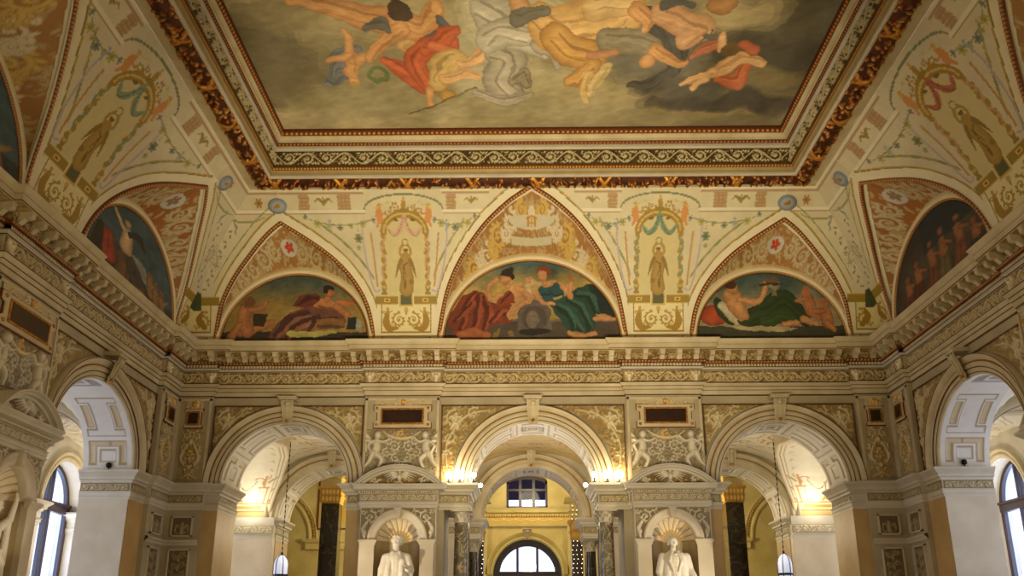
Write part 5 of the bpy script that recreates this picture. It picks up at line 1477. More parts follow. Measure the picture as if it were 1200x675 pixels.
# back gallery: vaults, transverse arches with painted soffits, second arcade
BK2 = Frame((0, 28.9, 0), (1, 0, 0), (0, -1, 0), 1)
for sg in (-1, 1):
    x0, x1 = sorted((sg * 3.1, sg * 8.3))
    groin('ceiling_vault', x0, x1, 23.57, 28.9, ZS, 2.0, M['paint'], vault_paint(x0, x1, 23.57, 28.9), .06)
groin('ceiling_vault', -2.6, 2.6, 23.57, 28.9, ZS, 1.95, M['paint'], lambda pt: vault_paint(-2.6, 2.6, 23.57, 28.9, (216, 190, 130))(pt), .06)
for sg in (-1, 1):
    blk('wall_transverse', *sorted((sg * 2.6, sg * 3.1)), 23.57, 28.9, 6.4, 8.1, M['white'])
    BORD = np.array([(7.74, 28.86, 4.92), (7.72, 28.8, 5.08), (7.65, 28.75, 5.32), (7.27, 28.2, 5.98), (6.9, 27.3, 6.44), (6.8, 26.6, 6.58), (6.93, 25.8, 6.56), (7.21, 25.0, 6.40), (7.5, 24.2, 6.0), (7.74, 23.7, 5.3)])
    sB = np.r_[0, np.cumsum(np.linalg.norm(np.diff(BORD, axis=0), axis=1))]; LBd = sB[-1]
    def tp(u, v):
        b = np.stack([np.interp(u, sB, BORD[:, k]) for k in range(3)], -1)
        e = b.copy(); e[..., 0] = 9.3; 
        p = b * (1 - v[..., None]) + e * v[..., None]; p[..., 0] *= sg; return p
    def soff(pt):   # u: along the soffit from the far pier, v: 0 inner border .. 1 outer
        n = fbm(pt.x, pt.y * 2, 17, 4, 2); pt.c[:] = np.array((238, 226, 190)) * (.95 + .08 * n[:, None])
        y = pt.y.copy(); pt.y = y * 1.8
        pt.rect(0, .16, 0, 1.8, (226, 196, 130)); pt.rect(.16, .19, 0, 1.8, (170, 120, 60)); pt.rect(.19, .40, 0, 1.8, (240, 220, 160)); pt.rect(.26, .34, .3, 1.2, (206, 160, 80)); pt.rect(.40, .43, 0, 1.8, (176, 126, 64))
        pt.rect(0, LBd, 0, .05, (222, 206, 170)); pt.rect(.4, LBd, .07, .085, (176, 140, 90)); pt.rect(.4, LBd, .16, .17, (190, 170, 130))
        c_ = (206, 164, 104)
        pt.rect(.45, 1.0, .26, .30, c_); pt.rect(.45, 1.0, .48, .51, c_); pt.rect(.98, 1.03, .22, .56, (196, 150, 96))
        pt.stroke([(1.03, .38), (1.2, .42), (1.34, .38)], (.03, .05, .03), (200, 146, 86)); pt.ell(1.42, .38, .05, .04, (200, 146, 86)); pt.stroke([(1.3, .40), (1.36, .55), (1.3, .66)], .018, (200, 150, 92)); pt.stroke([(1.3, .34), (1.42, .26), (1.5, .3)], .018, (200, 150, 92)); pt.stroke([(1.2, .3), (1.3, .2)], .03, (180, 150, 100))
        pt.stroke([(1.25 - .35 * sin(t * pi), .6 + .55 * t) for t in np.linspace(0, 1, 9)], .012, (150, 130, 90))
        pt.stroke([(.5, 1.2), (.62, 1.1), (.5, .95)], (.05, .06, .03), (226, 170, 50)); pt.stroke([(.55, 1.08), (1.1, 1.08)], .014, (150, 130, 80)); pt.ell(.8, 1.08, .03, .07, (214, 170, 70)); pt.ell(1.12, 1.08, .04, .04, (190, 150, 80))
        for q in range(12): pt.spiral(.5 + q * .42, .30 if q > 2 else .1, .05, 0, 1, 1.2, .01, (190, 160, 110), lobes=4)
        pt.y = y
    tv = struct(surf('painted_transverse_arch', rng_(0, LBd, .03), rng_(0, 1, .015), tp, soff, M['paint'], None, base=(238, 226, 190)))
    # the arch's inner face, standing up from the border
    m = Mb(WORLD)
    m.strip([[(sg * (x - .0), z, -y) for x, y, z in BORD], [(sg * (x - .05), z + .02, -y) for x, y, z in BORD], [(sg * (x - .04), z + .9, -y) for x, y, z in BORD]])
    m.build('arch_face', M['cream'], tv)
    # piers carrying the transverse arch
    xa, xb = sorted((sg * 7.5, sg * 9.3))
    for (ya, yb) in ((28.6, 30.4),):
        pr = struct(blk('wall_pier', xa, xb, ya, yb, 0, 4.3, M['marble'], st=True))
        fp = Frame((0, ya, 0), (1, 0, 0), (0, -1, 0), 1)
        blk('impost_core', xa, xb, ya, yb, 4.3, 4.90, M['white'], pr)
        path = [(xa, yb), (xa, ya), (xb, ya), (xb, yb)]
        sweep('impost', [(0, 4.3), (.02, 4.3), (.03, 4.36), (.06, 4.40), (.02, 4.42), (.02, 4.66), (.06, 4.70), (.10, 4.76), (.16, 4.84), (.16, 4.9), (0, 4.9)], path[::-1] if 0 else path[::-1], M['white'], pr)
        def ipp(pt): acanthus(pt, xa + .03, xb - .03, 4.44, 4.64, .025, (228, 218, 190), (176, 160, 124))
        panel('impost_carving', fp, xa, xb, 4.42, 4.66, .045, .02, ipp, M['relief'], pr, base=(176, 160, 124))
w2 = wall_with_arches('wall_arcade_rear', BK2, [(-5.95, 1.55, 1.52, 1.55), (0, 1.52, 1.52, 2.0), (5.95, 1.55, 1.52, 1.55)], 0, -1.5, 8.1, -12.55, 12.55, M['white'])
for c, a in ((-5.95, 1.55), (0, 1.52), (5.95, 1.55)):
    arch_ring('archivolt', BK2, c, a, 1.52, AV, 0, M['cream'], w2)
    arch_beads(BK2, c, a, 1.52, .225, .06, w2)
    soffit(BK2, c, a, 1.52, 0, -1.5, w2)
    keystone(BK2, c, 6.98, 6.36, 0, w2, w=.14)
impost(BK2, [(-5.95, 1.55, 1.5, 1.55), (0, 1.52, 1.5, 2.0), (5.95, 1.55, 1.5, 1.55)], 0, -1.5, w2, M['white'], smin=-12.55, smax=12.55, gal=True)
# marble facing on the lower piers of the main walls (ochre return, pale front)
for F, ops, dk in ((BACK, BOPS, -1.57), (LEFT, SOPS, -1.15), (RIGHT, SOPS, -1.15), (BK2, [(-5.95, 1.55, 1, 1.55), (5.95, 1.55, 1, 1.55)], -1.5)):
    d0 = -.12 if F is not BK2 else 0
    for (c, a, b, hw) in ops:
        if hw > a + .1 or (c < 0 and F in (LEFT, RIGHT)): continue
        for sx in (-1, 1):
            s = c + sx * a; t = .02 / F.ks
            Mb(F).box(s - (t if sx > 0 else 0), s + (t if sx < 0 else 0), 0, 4.3, dk, d0).build('jamb_facing', M['ochremarble'] if F in (BACK, BK2) else M['marble'], {id(BACK): wb, id(LEFT): wl, id(RIGHT): wr}.get(id(F), w2))
# marble facing of the wall fronts beside the openings
for F, par in ((BACK, wb), (LEFT, wl), (RIGHT, wr)):
    for (s0, s1) in ((-7.47, -7.17), (-4.21, -3.91), (3.91, 4.21), (7.17, 7.47)):
        if F is not BACK:
            if s0 < 0: continue
            if s0 > 5: s0 = 6.87
            else: s0, s1 = 3.65, 3.97
        Mb(F).box(s0, s1, 0, 4.3, -.12, -.10).build('marble_facing', M['ochremarble'], par)

# far room in yellow stucco
yl = []
for sg in (-1, 1):
    blk('wall_rear_side', *sorted((sg * 12.3, sg * 12.55)), 30.4, 36.9, 0, 13, M['yellow'])
blk('ceiling_rear', -12.5, 12.5, 30.4, 36.9, 9.6, 9.8, M['yellow'])
Y3 = Frame((-.11, 36, 0), (1, 0, 0), (0, -1, 0), 1)
w3 = wall_with_arches('wall_rear', Y3, [(0, 1.24, 1.24, 1.24)], 0, -.7, 5.42, -12.2, 12.4, M['yellow'], zs=3.72)
Mb(Y3).box(-12.2, 12.4, 5.42, 6.08, -.7, 0).build('wall_band', M['yellow'], w3)
wall_with_arches('wall_rear_upper', Y3, [(0, .76, .24, .76)], 0, -.7, 9.7, -12.2, 12.4, M['yellow'], zs=7.04, zb=6.08)
arch_ring('archivolt', Y3, 0, 1.24, 1.24, [(0, 0), (0, .05), (.08, .06), (.09, .02), (.11, .02), (.12, .07), (.20, .08), (.22, .12), (.26, .12), (.28, 0)], 0, M['yellow'], w3, zs=3.72)
keystone(Y3, 0, 5.30, 4.94, 0, w3, w=.11)
def p3(name, prof, x0, x1, zadd=0): 
    return sweep(name, prof, [(x0 - .11, 36.0), (x0 - .11, 36.0 - .12), (x1 - .11, 36.0 - .12), (x1 - .11, 36.0)], M['yellow'], w3, zadd)
p3('cornice', [(0, 5.40), (.02, 5.40), (.03, 5.46), (.02, 5.48), (.02, 5.70), (.06, 5.72), (.08, 5.83), (.20, 5.87), (.22, 5.98), (.02, 6.0)], -1.95, 1.95)
for sx in (-1, 1): p3('pilaster', [(0, 0), (0, 5.4)], *sorted((sx * 1.45, sx * 1.9)))
def fest(pt):
    for q in range(8): swag(pt, -1.7 + q * .42, -1.28 + q * .42, 5.66, .10, .022, (236, 204, 120, 180, 140, 60), .03)
    for q in range(9): pt.ell(-1.7 + q * .42, 5.62, .03, .05, (236, 204, 120), .03)
panel('festoon_frieze', Y3, -1.9, 1.9, 5.49, 5.69, .145, .02, fest, M['relief'], w3, base=(214, 176, 92))
def dent3(pt): paint_dentils(pt, -1.9, 1.9, 5.73, 5.83, .09)
panel('dentil_course', Y3, -1.95, 1.95, 5.725, 5.835, .19, .02, dent3, M['relief'], w3, base=(226, 190, 104))
arched_window(Y3, 0, 1.25, -.5, .8, 3.72, 'window_5', w=.24, mull=(-.36, .36))
r_ = struct(empty('window_6')); m = Mb(Y3)
m.box(-.76, .76, 6.08, 6.17, -.45, -.35).box(-.76, -.68, 6.08, 7.1, -.45, -.35).box(.68, .76, 6.08, 7.1, -.45, -.35)
m.strip([[(.76 * cos(pi * i / 16), 7.02 + .25 * sin(pi * i / 16), d) for i in range(17)] for d in (-.45, -.35)] + [[(.7 * cos(pi * i / 16), 6.96 + .2 * sin(pi * i / 16), d) for i in range(17)] for d in (-.35, -.45)])
m.build('window_frame', M['dark'], r_)
for s in (-.25, .25): Mb(Y3).box(s - .055, s + .055, 6.1, 7.22, -.45, -.33).build('mullion', M['dark'], r_)
Mb(Y3).box(-.74, .74, 6.72, 6.80, -.46, -.32).build('transom', M['dark'], r_)
Mb(Y3).box(-.72, .72, 6.12, 6.40, -.42, -.41).build('pane', M['glass'], r_)
Mb(Y3).box(-.72, .72, 6.40, 7.2, -.42, -.41).build('dim_view_pane', glass_mat('dim_view_glass', (84, 76, 92), .01), r_)  # dark tint stands for the dim view behind the upper panes
for sx in (-1, 1):
    arch_ring('archivolt', Y3, sx * 9.5 + .11, 1.4, 1.5, [(0, 0), (0, .05), (.12, .06), (.14, .02), (.30, .03), (.33, .08), (.36, 0)], 0, M['yellow'], w3, zs=4.97)
    arch_beads(Y3, sx * 9.5 + .11, 1.4, 1.5, .22, .05, w3, zs=4.97, r=.035, pitch=.1, col=(214, 160, 60, 140, 90, 20))
    p3('string_course', [(0, 4.6), (.03, 4.6), (.03, 4.8), (.1, 4.86), (.12, 4.97), (0, 4.97)], *sorted((sx * 3, sx * 8.0)))
    m = Mb(Y3)
    for (xa, xb, za, zb_) in ((3.2, 7.7, 5.3, 7.6),):
        xa, xb = sorted((sx * xa, sx * xb))
        m.box(xa, xb, za, za + .06, 0, .04).box(xa, xb, zb_ - .06, zb_, 0, .04).box(xa, xa + .06, za, zb_, 0, .04).box(xb - .06, xb, za, zb_, 0, .04)
    m.build('panel_moulding', M['redgold'], w3)
    def blob3(pt, sx=sx):
        n = fbm(pt.x, pt.y, 23, 4, .9); k = n > .55; pt.c[k] = (206, 160, 60)
        for q in range(5): pt.spiral(sx * (4.2 + q * .7), 6.4, .25, 0, 1 if q % 2 else -1, 1.3, .03, (240, 206, 120, 180, 130, 50), .03, lobes=6)
    panel('wall_ornament', Y3, *sorted((sx * 3.4, sx * 7.5)), 5.5, 7.4, .012, .05, blob3, M['relief'], w3, base=(218, 180, 84))

# ------------------------------------------------------------------ columns
def leafcap(F, s, d, r, z0, z1, parent, mat, sq=False):
    """leafy capital with corner volutes and abacus"""
    k = 1 / F.ks; H = z1 - z0; m = Mb(F)
    m.lathe(s, d, [(r * 1.0, z0), (r * 1.12, z0 + .04 * H), (r * 1.0, z0 + .1 * H), (r * 1.02, z0 + .5 * H), (r * 1.3, z0 + .82 * H), (r * 1.3, z0 + .86 * H)], 20)
    for tier, (zz, n, rr, hh) in enumerate(((.08, 8, 1.06, .42), (.36, 8, 1.12, .40))):
        for i in range(n):
            a = 2 * pi * (i + .5 * tier) / n
            rows = []
            for (t, o) in ((0, 0), (.5, .06), (.85, .22), (1.0, .42), (.88, .5)):
                w = .38 * r * (1 - .5 * t * t)
                R = r * (rr + o); z = z0 + H * (zz + hh * t)
                rows.append([(s + k * (R * cos(a) - q * w * sin(a)), z, d + R * sin(a) + q * w * cos(a)) for q in (-1, -.4, 0, .4, 1)])
            m.strip(rows)
    m.lathe(s, d, [(r * 1.0, z0), (0, z0)], 12)
    c = m.build('capital', mat, parent, True)
    m = Mb(F)
    for sx in (-1, 1):
        for sy in (-1, 1):
            cx, cd = s + k * sx * r * 1.28, d + sy * r * 1.28
            rows = []
            for i in range(15):
                t = i / 14; a = t * 3.6 * pi; q = .2 * r * 2 * (1 - .8 * t) + .01
                rows.append([(cx + k * sx * (q * cos(a)) * .7, z0 + .78 * H + q * sin(a), cd + sy * q * cos(a) * .7 + e) for e in (-.03, .03)])
            Mb(F).strip(rows).build('volute', mat, c, True)
    w = r * 1.5
    Mb(F).box(s - k * w, s + k * w, z1 - .12 * H, z1 - .05 * H, d - w, d + w).box(s - k * w * 1.08, s + k * w * 1.08, z1 - .05 * H, z1, d - w * 1.08, d + w * 1.08).build('abacus', mat, c)
def column(F, s, d, r, z0, z1, shaft, label, group=None, caph=.27, capmat=None):
    t = thing('column', label, 'column', group, loc=tuple(F.P(s, 0, d)))
    k = 1 / F.ks
    Mb(F).box(s - k * r * 1.6, s + k * r * 1.6, 0, z0 - .1, d - r * 1.6, d + r * 1.6).box(s - k * r * 1.75, s + k * r * 1.75, z0 - .1, z0, d - r * 1.75, d + r * 1.75).build('pedestal', M['marble'], t)
    m = Mb(F); m.lathe(s, d, [(r * 1.4, z0), (r * 1.45, z0 + .04), (r * 1.35, z0 + .08), (r * 1.15, z0 + .1), (r * 1.2, z0 + .13), (r * 1.25, z0 + .16), (r * 1.08, z0 + .2)], 24); m.build('base', M['white'], t, True)
    m = Mb(F); zt = z1 - caph
    m.lathe(s, d, [(r * 1.06, z0 + .2)] + [(r * (1.06 - .14 * t * t), z0 + .2 + (zt - z0 - .2) * t) for t in np.linspace(.05, 1, 10)], 28); m.build('shaft', shaft, t, True)
    leafcap(F, s, d, r * .92, zt, z1, t, capmat or M['white'])
    return t
column(BACK, -1.63, -.31, .17, 1.0, 4.3, M['greymarble'], 'grey veined marble column left of the central archway, just right of the bearded statue', None)
column(BACK, 1.63, -.31, .17, 1.0, 4.3, M['greymarble'], 'grey veined marble column right of the central archway, just left of the bald statue', None)
for sg, w_ in ((-1, 'left'), (1, 'right')):
    column(BACK, sg * 1.66, -1.3, .16, 1.0, 4.3, M['darkmarble'], 'dark marble column standing directly behind the grey %s-hand column' % w_, None)
    column(BK2, sg * 1.74, -.42, .15, 1.0, 4.3, M['darkmarble'], 'slim dark column under the farther central arch, on its %s side' % w_, None, caph=.34)
    column(BK2, sg * 1.74, -1.15, .15, 1.0, 4.3, M['darkmarble'], 'dark column hidden behind the slim one under the farther arch, %s side' % w_, None, caph=.34)

def square_pillar(x, y, w, ztop, capz, label, ent_top, mat=None):
    t = thing('pillar', label, 'pillar', loc=(x, y, 0))
    blk('shaft', x - w / 2, x + w / 2, y, y + w, .3, ztop, mat or M['darkmarble'], t)
    blk('base', x - w * .62, x + w * .62, y - w * .12, y + w * 1.12, 0, .3, M['white'], t)
    path = [(x + w / 2, y + w), (x + w / 2, y), (x - w / 2, y), (x - w / 2, y + w)]
    path = path[::-1]
    pr = [(0, ztop), (.03, ztop + .02), (.02, ztop + .05), (.03, ztop + .3 * (capz - ztop)), (.08, ztop + .45 * (capz - ztop)), (.04, ztop + .5 * (capz - ztop)), (.06, ztop + .75 * (capz - ztop)), (.12, ztop + .9 * (capz - ztop)), (.12, capz), (0, capz)]
    cp = sweep('capital', [(-d if 0 else d, z) for d, z in pr], path, GILTY, t)
    fp = Frame((0, y, 0), (1, 0, 0), (0, -1, 0), 1)
    def lv(pt):
        for row in range(2):
            for q in range(5):
                pt.ell(x - w / 2 + w * (q + .5) / 5, ztop + (capz - ztop) * (.25 + .4 * row), w * .09, (capz - ztop) * .2, (240, 204, 110, 170, 120, 40), .03)
    panel('capital_leaves', fp, x - w / 2 - .04, x + w / 2 + .04, ztop + .03, capz - .06, .10, .02, lv, M['relief'], cp, base=(190, 146, 60))
    sweep('entablature', [(0, capz), (.02, capz), (.03, capz + .25), (.08, capz + .3), (.03, capz + .32), (.03, capz + .55), (.1, capz + .6), (.2, capz + .7), (.22, ent_top), (0, ent_top)], path, M['yellow'], t)
square_pillar(-6.75, 33, .60, 5.86, 6.42, 'dark marble pillar with a gilded capital behind the left rear arch', 7.3)
square_pillar(6.85, 33, .60, 5.86, 6.42, 'dark marble pillar with a gilded capital behind the right rear arch', 7.3)
square_pillar(-1.66, 31.0, .34, 4.45, 5.05, 'narrow dark pillar strung with fairy lights, left of the far window', 5.6, M['dark'])
square_pillar(1.43, 31.0, .34, 4.45, 5.05, 'narrow dark pillar strung with fairy lights, right of the far window', 5.6, M['dark'])

# ------------------------------------------------------------------ niches with statues
def panel_s(name, F, s0, s1, z0, z1, d, step, paintf, parent, base=(190, 176, 140), mask=None):
    return surf(name, rng_(s0, s1, step / F.ks), rng_(z0, z1, step), lambda u, v: F.P(u, v, d), paintf, M['relief'], parent, base, mask=mask,
                toward=tuple(F.P((s0 + s1) / 2, (z0 + z1) / 2, d + 3)))
CARV = (206, 196, 170, 158, 146, 116)
def eagle(pt, cx, cz):
    n = fbm(pt.x, pt.y, 37, 4, 9); pt.c[:] = np.array((112, 92, 60)) * (.7 + .6 * n[:, None])
    c = (224, 214, 190, 160, 146, 112)
    for q in range(16):
        a = rng.random(); x = cx + (a - .5) * 1.5
        pt.ell(x, cz + .05 + rng.random() * .1, .05, .03, (200, 160, 80, 120, 90, 40), .03, rng.random() * 3)
    for sx in (-1, 1):
        for q in range(6):
            pt.stroke([(cx + sx * .03, cz + .22 - .012 * q), (cx + sx * (.18 - .01 * q), cz + .31 - .035 * q), (cx + sx * (.44 - .045 * q), cz + .27 - .04 * q)], (.022, .02, .008), c, .05 + .01 * q)
        pt.spiral(cx + sx * .55, cz + .1, .07, 0, sx, 1.2, .018, c, .05, lobes=5)
        pt.stroke([(cx, cz + .06), (cx + sx * .12, cz + .0)], (.03, .015), c, .05)
    pt.ell(cx, cz + .15, .055, .10, c, .09); pt.ell(cx, cz + .27, .035, .045, c, .1); pt.ell(cx, cz + .31, .03, .02, c, .08)
def aedicule(F, c, label, detail=True):
    t = thing('wall_niche', label, 'niche', loc=tuple(F.P(c, 0, 0)))
    dF = .28
    # body with arched recess
    m = Mb(F); a, b, zs, zb = .505, .52, 3.60, 1.35
    cols = [(c - .84, 0), (c - a, 0), (c - a, zb)]
    m.box(c - .84, c + .84, 0, zb, 0, dF + .03)
    cols = [(c - .84, zb), (c - a, zb), (c - a, zs)] + [(c - a * cos(pi * i / 24), zs + b * sin(pi * i / 24)) for i in range(1, 24)] + [(c + a, zs), (c + a, zb), (c + .84, zb)]
    m.strip([[(s, z, dF) for s, z in cols], [(s, 4.31, dF) for s, z in cols]])
    m.strip([[(s, z, dF) for s, z in cols[1:-1]], [(s, z, dF - .06) for s, z in cols[1:-1]]])
    for sx in (-1, 1): m.box(c + sx * .84 - .001, c + sx * .84 + .001, 0, 4.31, -.1, dF)
    m.build('body', M['marble'], t)
    # recess: curved wall and ribbed shell
    dp = .37
    m = Mb(F); rows = []
    for z in (zb, zs): rows.append([(c - a * cos(pi * i / 20), z, dF - .06 - dp * sin(pi * i / 20)) for i in range(21)])
    m.strip(rows); m.box(c - a, c + a, zb - .02, zb, dF - .4, dF)
    m.build('recess', M['nichestone'], t, True)
    def sh(u, v):   # u angle 0..pi across, v 0 rim .. 1 back
        rr = np.cos(v * pi / 2 * .86)
        return F.P(c - a * np.cos(u) * rr, zs + .0 + b * np.sin(u) * rr, dF - .06 - dp * np.sin(v * pi / 2))
    def shp(pt):
        ph = np.mod(pt.x / pi * 11, 1.0); pt.h[:] = .03 * np.sqrt(np.clip(1 - (2 * ph - 1) ** 2, 0, 1)) * (pt.y < .9)
        k = (np.abs(ph - .5) > .44) & (pt.y < .95); pt.c[k] = (150, 104, 56)
        k = pt.y > .78; pt.c[k] = (210, 166, 84)
    surf('shell', rng_(0, pi, pi / 121), rng_(0, 1, .04), sh, shp, M['relief'], t, base=(222, 206, 174), toward=tuple(F.P(c, zs - .2, 1.5)))
    arch_ring('archivolt', F, c, a, b, [(-.035, -.12), (-.035, .0), (-.01, .03), (.02, .045), (.09, .05), (.11, .07), (.155, .07), (.16, 0)], dF, M['marble'], t, zs=zs, n=32)
    k = F.ks
    for sx in (-1, 1):
        x0, x1 = sorted((c + sx * .50, c + sx * .80))
        Mb(F).box(x0, x1, zb, 3.50, dF, dF + .05).build('niche_pilaster', M['marble'], t)
        Mb(F).box(x0 - .02, x1 + .02, 3.50, 3.53, dF, dF + .07).box(x0 - .05, x1 + .05, 3.56, 3.61, dF, dF + .12).box(x0 - .03, x1 + .03, 3.53, 3.56, dF, dF + .09).build('niche_impost', M['marble'], t)
    # foliage in the corners
    def fol(pt):
        for sx in (-1, 1):
            pt.spiral(c + sx * .60, 4.10, .13, pi / 2, sx, 1.4, .02, CARV, .04, lobes=7); pt.spiral(c + sx * .34, 4.21, .06, pi / 2, -sx, 1.3, .014, CARV, .035, lobes=4)
            pt.stroke([(c + sx * .72, 3.66), (c + sx * .76, 3.85), (c + sx * .68, 4.0)], (.03, .05, .03), CARV, .045); pt.ell(c + sx * .72, 3.78, .04, .07, CARV, .05); pt.spiral(c + sx * .76, 4.22, .05, 0, sx, 1.2, .014, CARV, .035, lobes=4)
            for q in range(6): pt.ell(c + sx * (.44 + .06 * q), 4.24 - .07 * q + .02 * (q % 2), .035, .018, CARV, .035, sx * 2.2)
    panel_s('spandrel_foliage', F, c - .82, c + .82, 3.64, 4.30, dF + .004, .013, fol, t, base=(132, 118, 88),
            mask=lambda u, v: ((u - c) / (a + .15)) ** 2 + ((v - zs) / (b + .15)) ** 2 > 1)
    Mb(F).prism([(c - .05, 4.08), (c + .05, 4.08), (c + .075, 4.30), (c - .075, 4.30)], dF, dF + .13).box(c - .09, c + .09, 4.27, 4.31, dF, dF + .15).build('keystone', M['marble'], t)
    # entablature
    path = [tuple(F.P(s, 0, d)[:2]) for s, d in ((c - .84, 0), (c - .84, dF), (c + .84, dF), (c + .84, 0))]
    if F is RIGHT1: path = path[::-1]
    sweep('entablature', [(0, 4.31), (.02, 4.31), (.02, 4.36), (.035, 4.37), (.035, 4.42), (.06, 4.44), (.02, 4.45), (.02, 4.61), (.05, 4.62), (.05, 4.67), (.09, 4.68), (.16, 4.70), (.16, 4.74), (.20, 4.79), (.20, 4.81), (-.1, 4.82)], path, M['white'], t)
    panel_s('frieze_carving', F, c - .85, c + .85, 4.455, 4.605, dF + .025, .012, lambda pt: acanthus(pt, c - .84, c + .84, 4.46, 4.60, .02, (222, 210, 180), (168, 150, 112)), t, base=(150, 134, 100))
    panel_s('dentil_course', F, c - .88, c + .88, 4.62, 4.672, dF + .06, .012, lambda pt: paint_dentils(pt, c - .88, c + .88, 4.624, 4.67, .05), t, base=(214, 202, 172))
    # segmental pediment
    hw, rise = 1.0, .43; R = (hw * hw + rise * rise) / (2 * rise); cz = 4.81 + rise - R; a0 = math.asin(hw / R)
    m = Mb(F)
    def arc(rr, n=32, lim=a0): return [(c + rr * sin(-lim + 2 * lim * i / n), cz + rr * cos(-lim + 2 * lim * i / n)) for i in range(n + 1)]
    rows = [[(s, z, d) for s, z in arc(rr)] for rr, d in ((R - .02, -.1), (R, dF + .20), (R - .02, dF + .20), (R - .05, dF + .15), (R - .08, dF + .15), (R - .09, dF + .08), (R - .13, dF + .07), (R - .14, dF + .0), (R - .14, -.1))]
    m.strip(rows); m.build('pediment_arch', M['white'], t, False)
    panel_s('tympanum_relief', F, c - .98, c + .98, 4.815, 5.20, dF - .02, .013, lambda pt: eagle(pt, c, 4.82), t, base=(112, 92, 60),
            mask=lambda u, v: (u - c) ** 2 + (v - cz) ** 2 < (R - .07) ** 2)
    return t
aedicule(BACK, -3.0, 'wall niche with a rounded eagle pediment framing the bearded statue, left of the central arch')
aedicule(BACK, 3.05, 'wall niche with a rounded eagle pediment framing the bald statue, right of the central arch')
aedicule(LEFT1, 3.7, 'wall niche with a rounded pediment at the lower left edge, on the left side wall')
aedicule(RIGHT1, 3.5, 'wall niche whose pediment tip shows at the right edge, on the right side wall')

# plaques with scrolled crest
def plaque(F, c, z0, z1, hw, d, label, crest=.16, tab=(.46, .15), group=None):
    t = thing('plaque', label, 'plaque', group, loc=tuple(F.P(c, z0, d)))
    H = z1 - z0; k = 1.0
    e = min(.13, hw * .3)
    pts = []
    for (sx, sz) in ((1, 1), (1, -1), (-1, -1), (-1, 1)):
        corner = [(hw, H / 2), (hw, H / 2 - e), (hw - e * .45, H / 2 - e * 1.25), (hw - e * .55, 0)] 
        q = [(c + sx * x, (z0 + z1) / 2 + sz * z) for x, z in corner]
        if sx * sz < 0: q = q[::-1]
        pts += q if sx * sz > 0 else q
    # outline, going round
    zc = (z0 + z1) / 2
    outl = [(c - hw, z1), (c + hw, z1), (c + hw, z1 - e), (c + hw - e * .6, z1 - e * 1.3), (c + hw - e * .6, z0 + e * 1.3), (c + hw, z0 + e), (c + hw, z0), (c - hw, z0), (c - hw, z0 + e), (c - hw + e * .6, z0 + e * 1.3), (c - hw + e * .6, z1 - e * 1.3), (c - hw, z1 - e)]
    def grow(g): return [(c + (s - c) * (1 + g / hw), zc + (z - zc) * (1 + 2 * g / H)) for s, z in outl]
    Mb(F).prism(grow(.022), d, d + .03).build('gilt_edge', M['redgold'], t)
    f = Mb(F).prism(outl, d, d + .055).build('frame', M['cream'], t)
    tw, th = tab
    Mb(F).box(c - tw - .04, c + tw + .04, zc - th - .04, zc + th + .04, d + .05, d + .075).build('gilt_rim', M['gold'], t)
    Mb(F).box(c - tw, c + tw, zc - th, zc + th, d + .06, d + .08).build('tablet', M['dark'], t)
    if hw > .4:
        for sx in (-1, 1):
            for sz in (-1, 1):
                m = Mb(F); m.lathe(0, 0, [(0, 0)], 3) if 0 else None
                rows = [[(c + sx * (hw - .065) + r * cos(q * pi / 6), zc + sz * (H / 2 - .065) + r * sin(q * pi / 6), d + h) for q in range(13)] for r, h in ((.035, .055), (.03, .075), (.001, .08))]
                m.strip(rows); m.build('stud', M['gold'], t, True)
    # crest
    def cr(pt):
        for sx in (-1, 1):
            w = hw * .9
            pt.spiral(c + sx * w * .22, z1 + crest * .42, crest * .42, pi / 2, sx, 1.3, crest * .10, (224, 208, 168, 160, 120, 60), .05, lobes=5)
            pt.spiral(c + sx * w * .78, z1 + crest * .22, crest * .24, pi / 2, -sx, 1.3, crest * .07, (224, 208, 168, 150, 110, 50), .04, lobes=4)
            pt.stroke([(c + sx * w * .3, z1 + crest * .3), (c + sx * w * .55, z1 + crest * .16), (c + sx * w * .75, z1 + crest * .1)], crest * .09, (216, 196, 150, 150, 110, 50), .04)
        pt.ell(c, z1 + crest * .55, crest * .28, crest * .42, (220, 176, 90, 150, 100, 40), .07, 0, .3)
        pt.ell(c + .06, z1 + crest * .5, crest * .2, crest * .3, (236, 190, 90), .08, 0, .4)
    panel_s('crest', F, c - hw, c + hw, z1 + .012, z1 + crest, d + .02, .012, cr, t, base=(190, 172, 132))
    return t
plaque(BACK, -3.02, 6.15, 6.67, .66, 0, 'dark tablet plaque with crest above the putti, left of the central arch')
plaque(BACK, 3.06, 6.15, 6.67, .66, 0, 'dark tablet plaque with crest above the putti, right of the central arch')
plaque(LEFT, 2.86, 6.15, 6.67, .66, 0, 'dark tablet plaque with a scrolled cream frame at the left edge, on the side wall')
plaque(RIGHT, 2.86, 6.15, 6.67, .66, 0, 'dark tablet plaque on the right side wall, mostly beyond the view')
for F, sx, w_ in ((BACK, -1, 'small square dark plaque in the left rear corner, on the far wall'), (BACK, 1, 'small square dark plaque in the right rear corner, on the far wall'),
                  (LEFT, 1, 'small square dark plaque in the left rear corner, on the side wall'), (RIGHT, 1, 'small square dark plaque in the right rear corner, on the side wall')):
    plaque(F, sx * 7.87, 6.17, 6.60, .20, .0, w_, .2, (.11, .125))

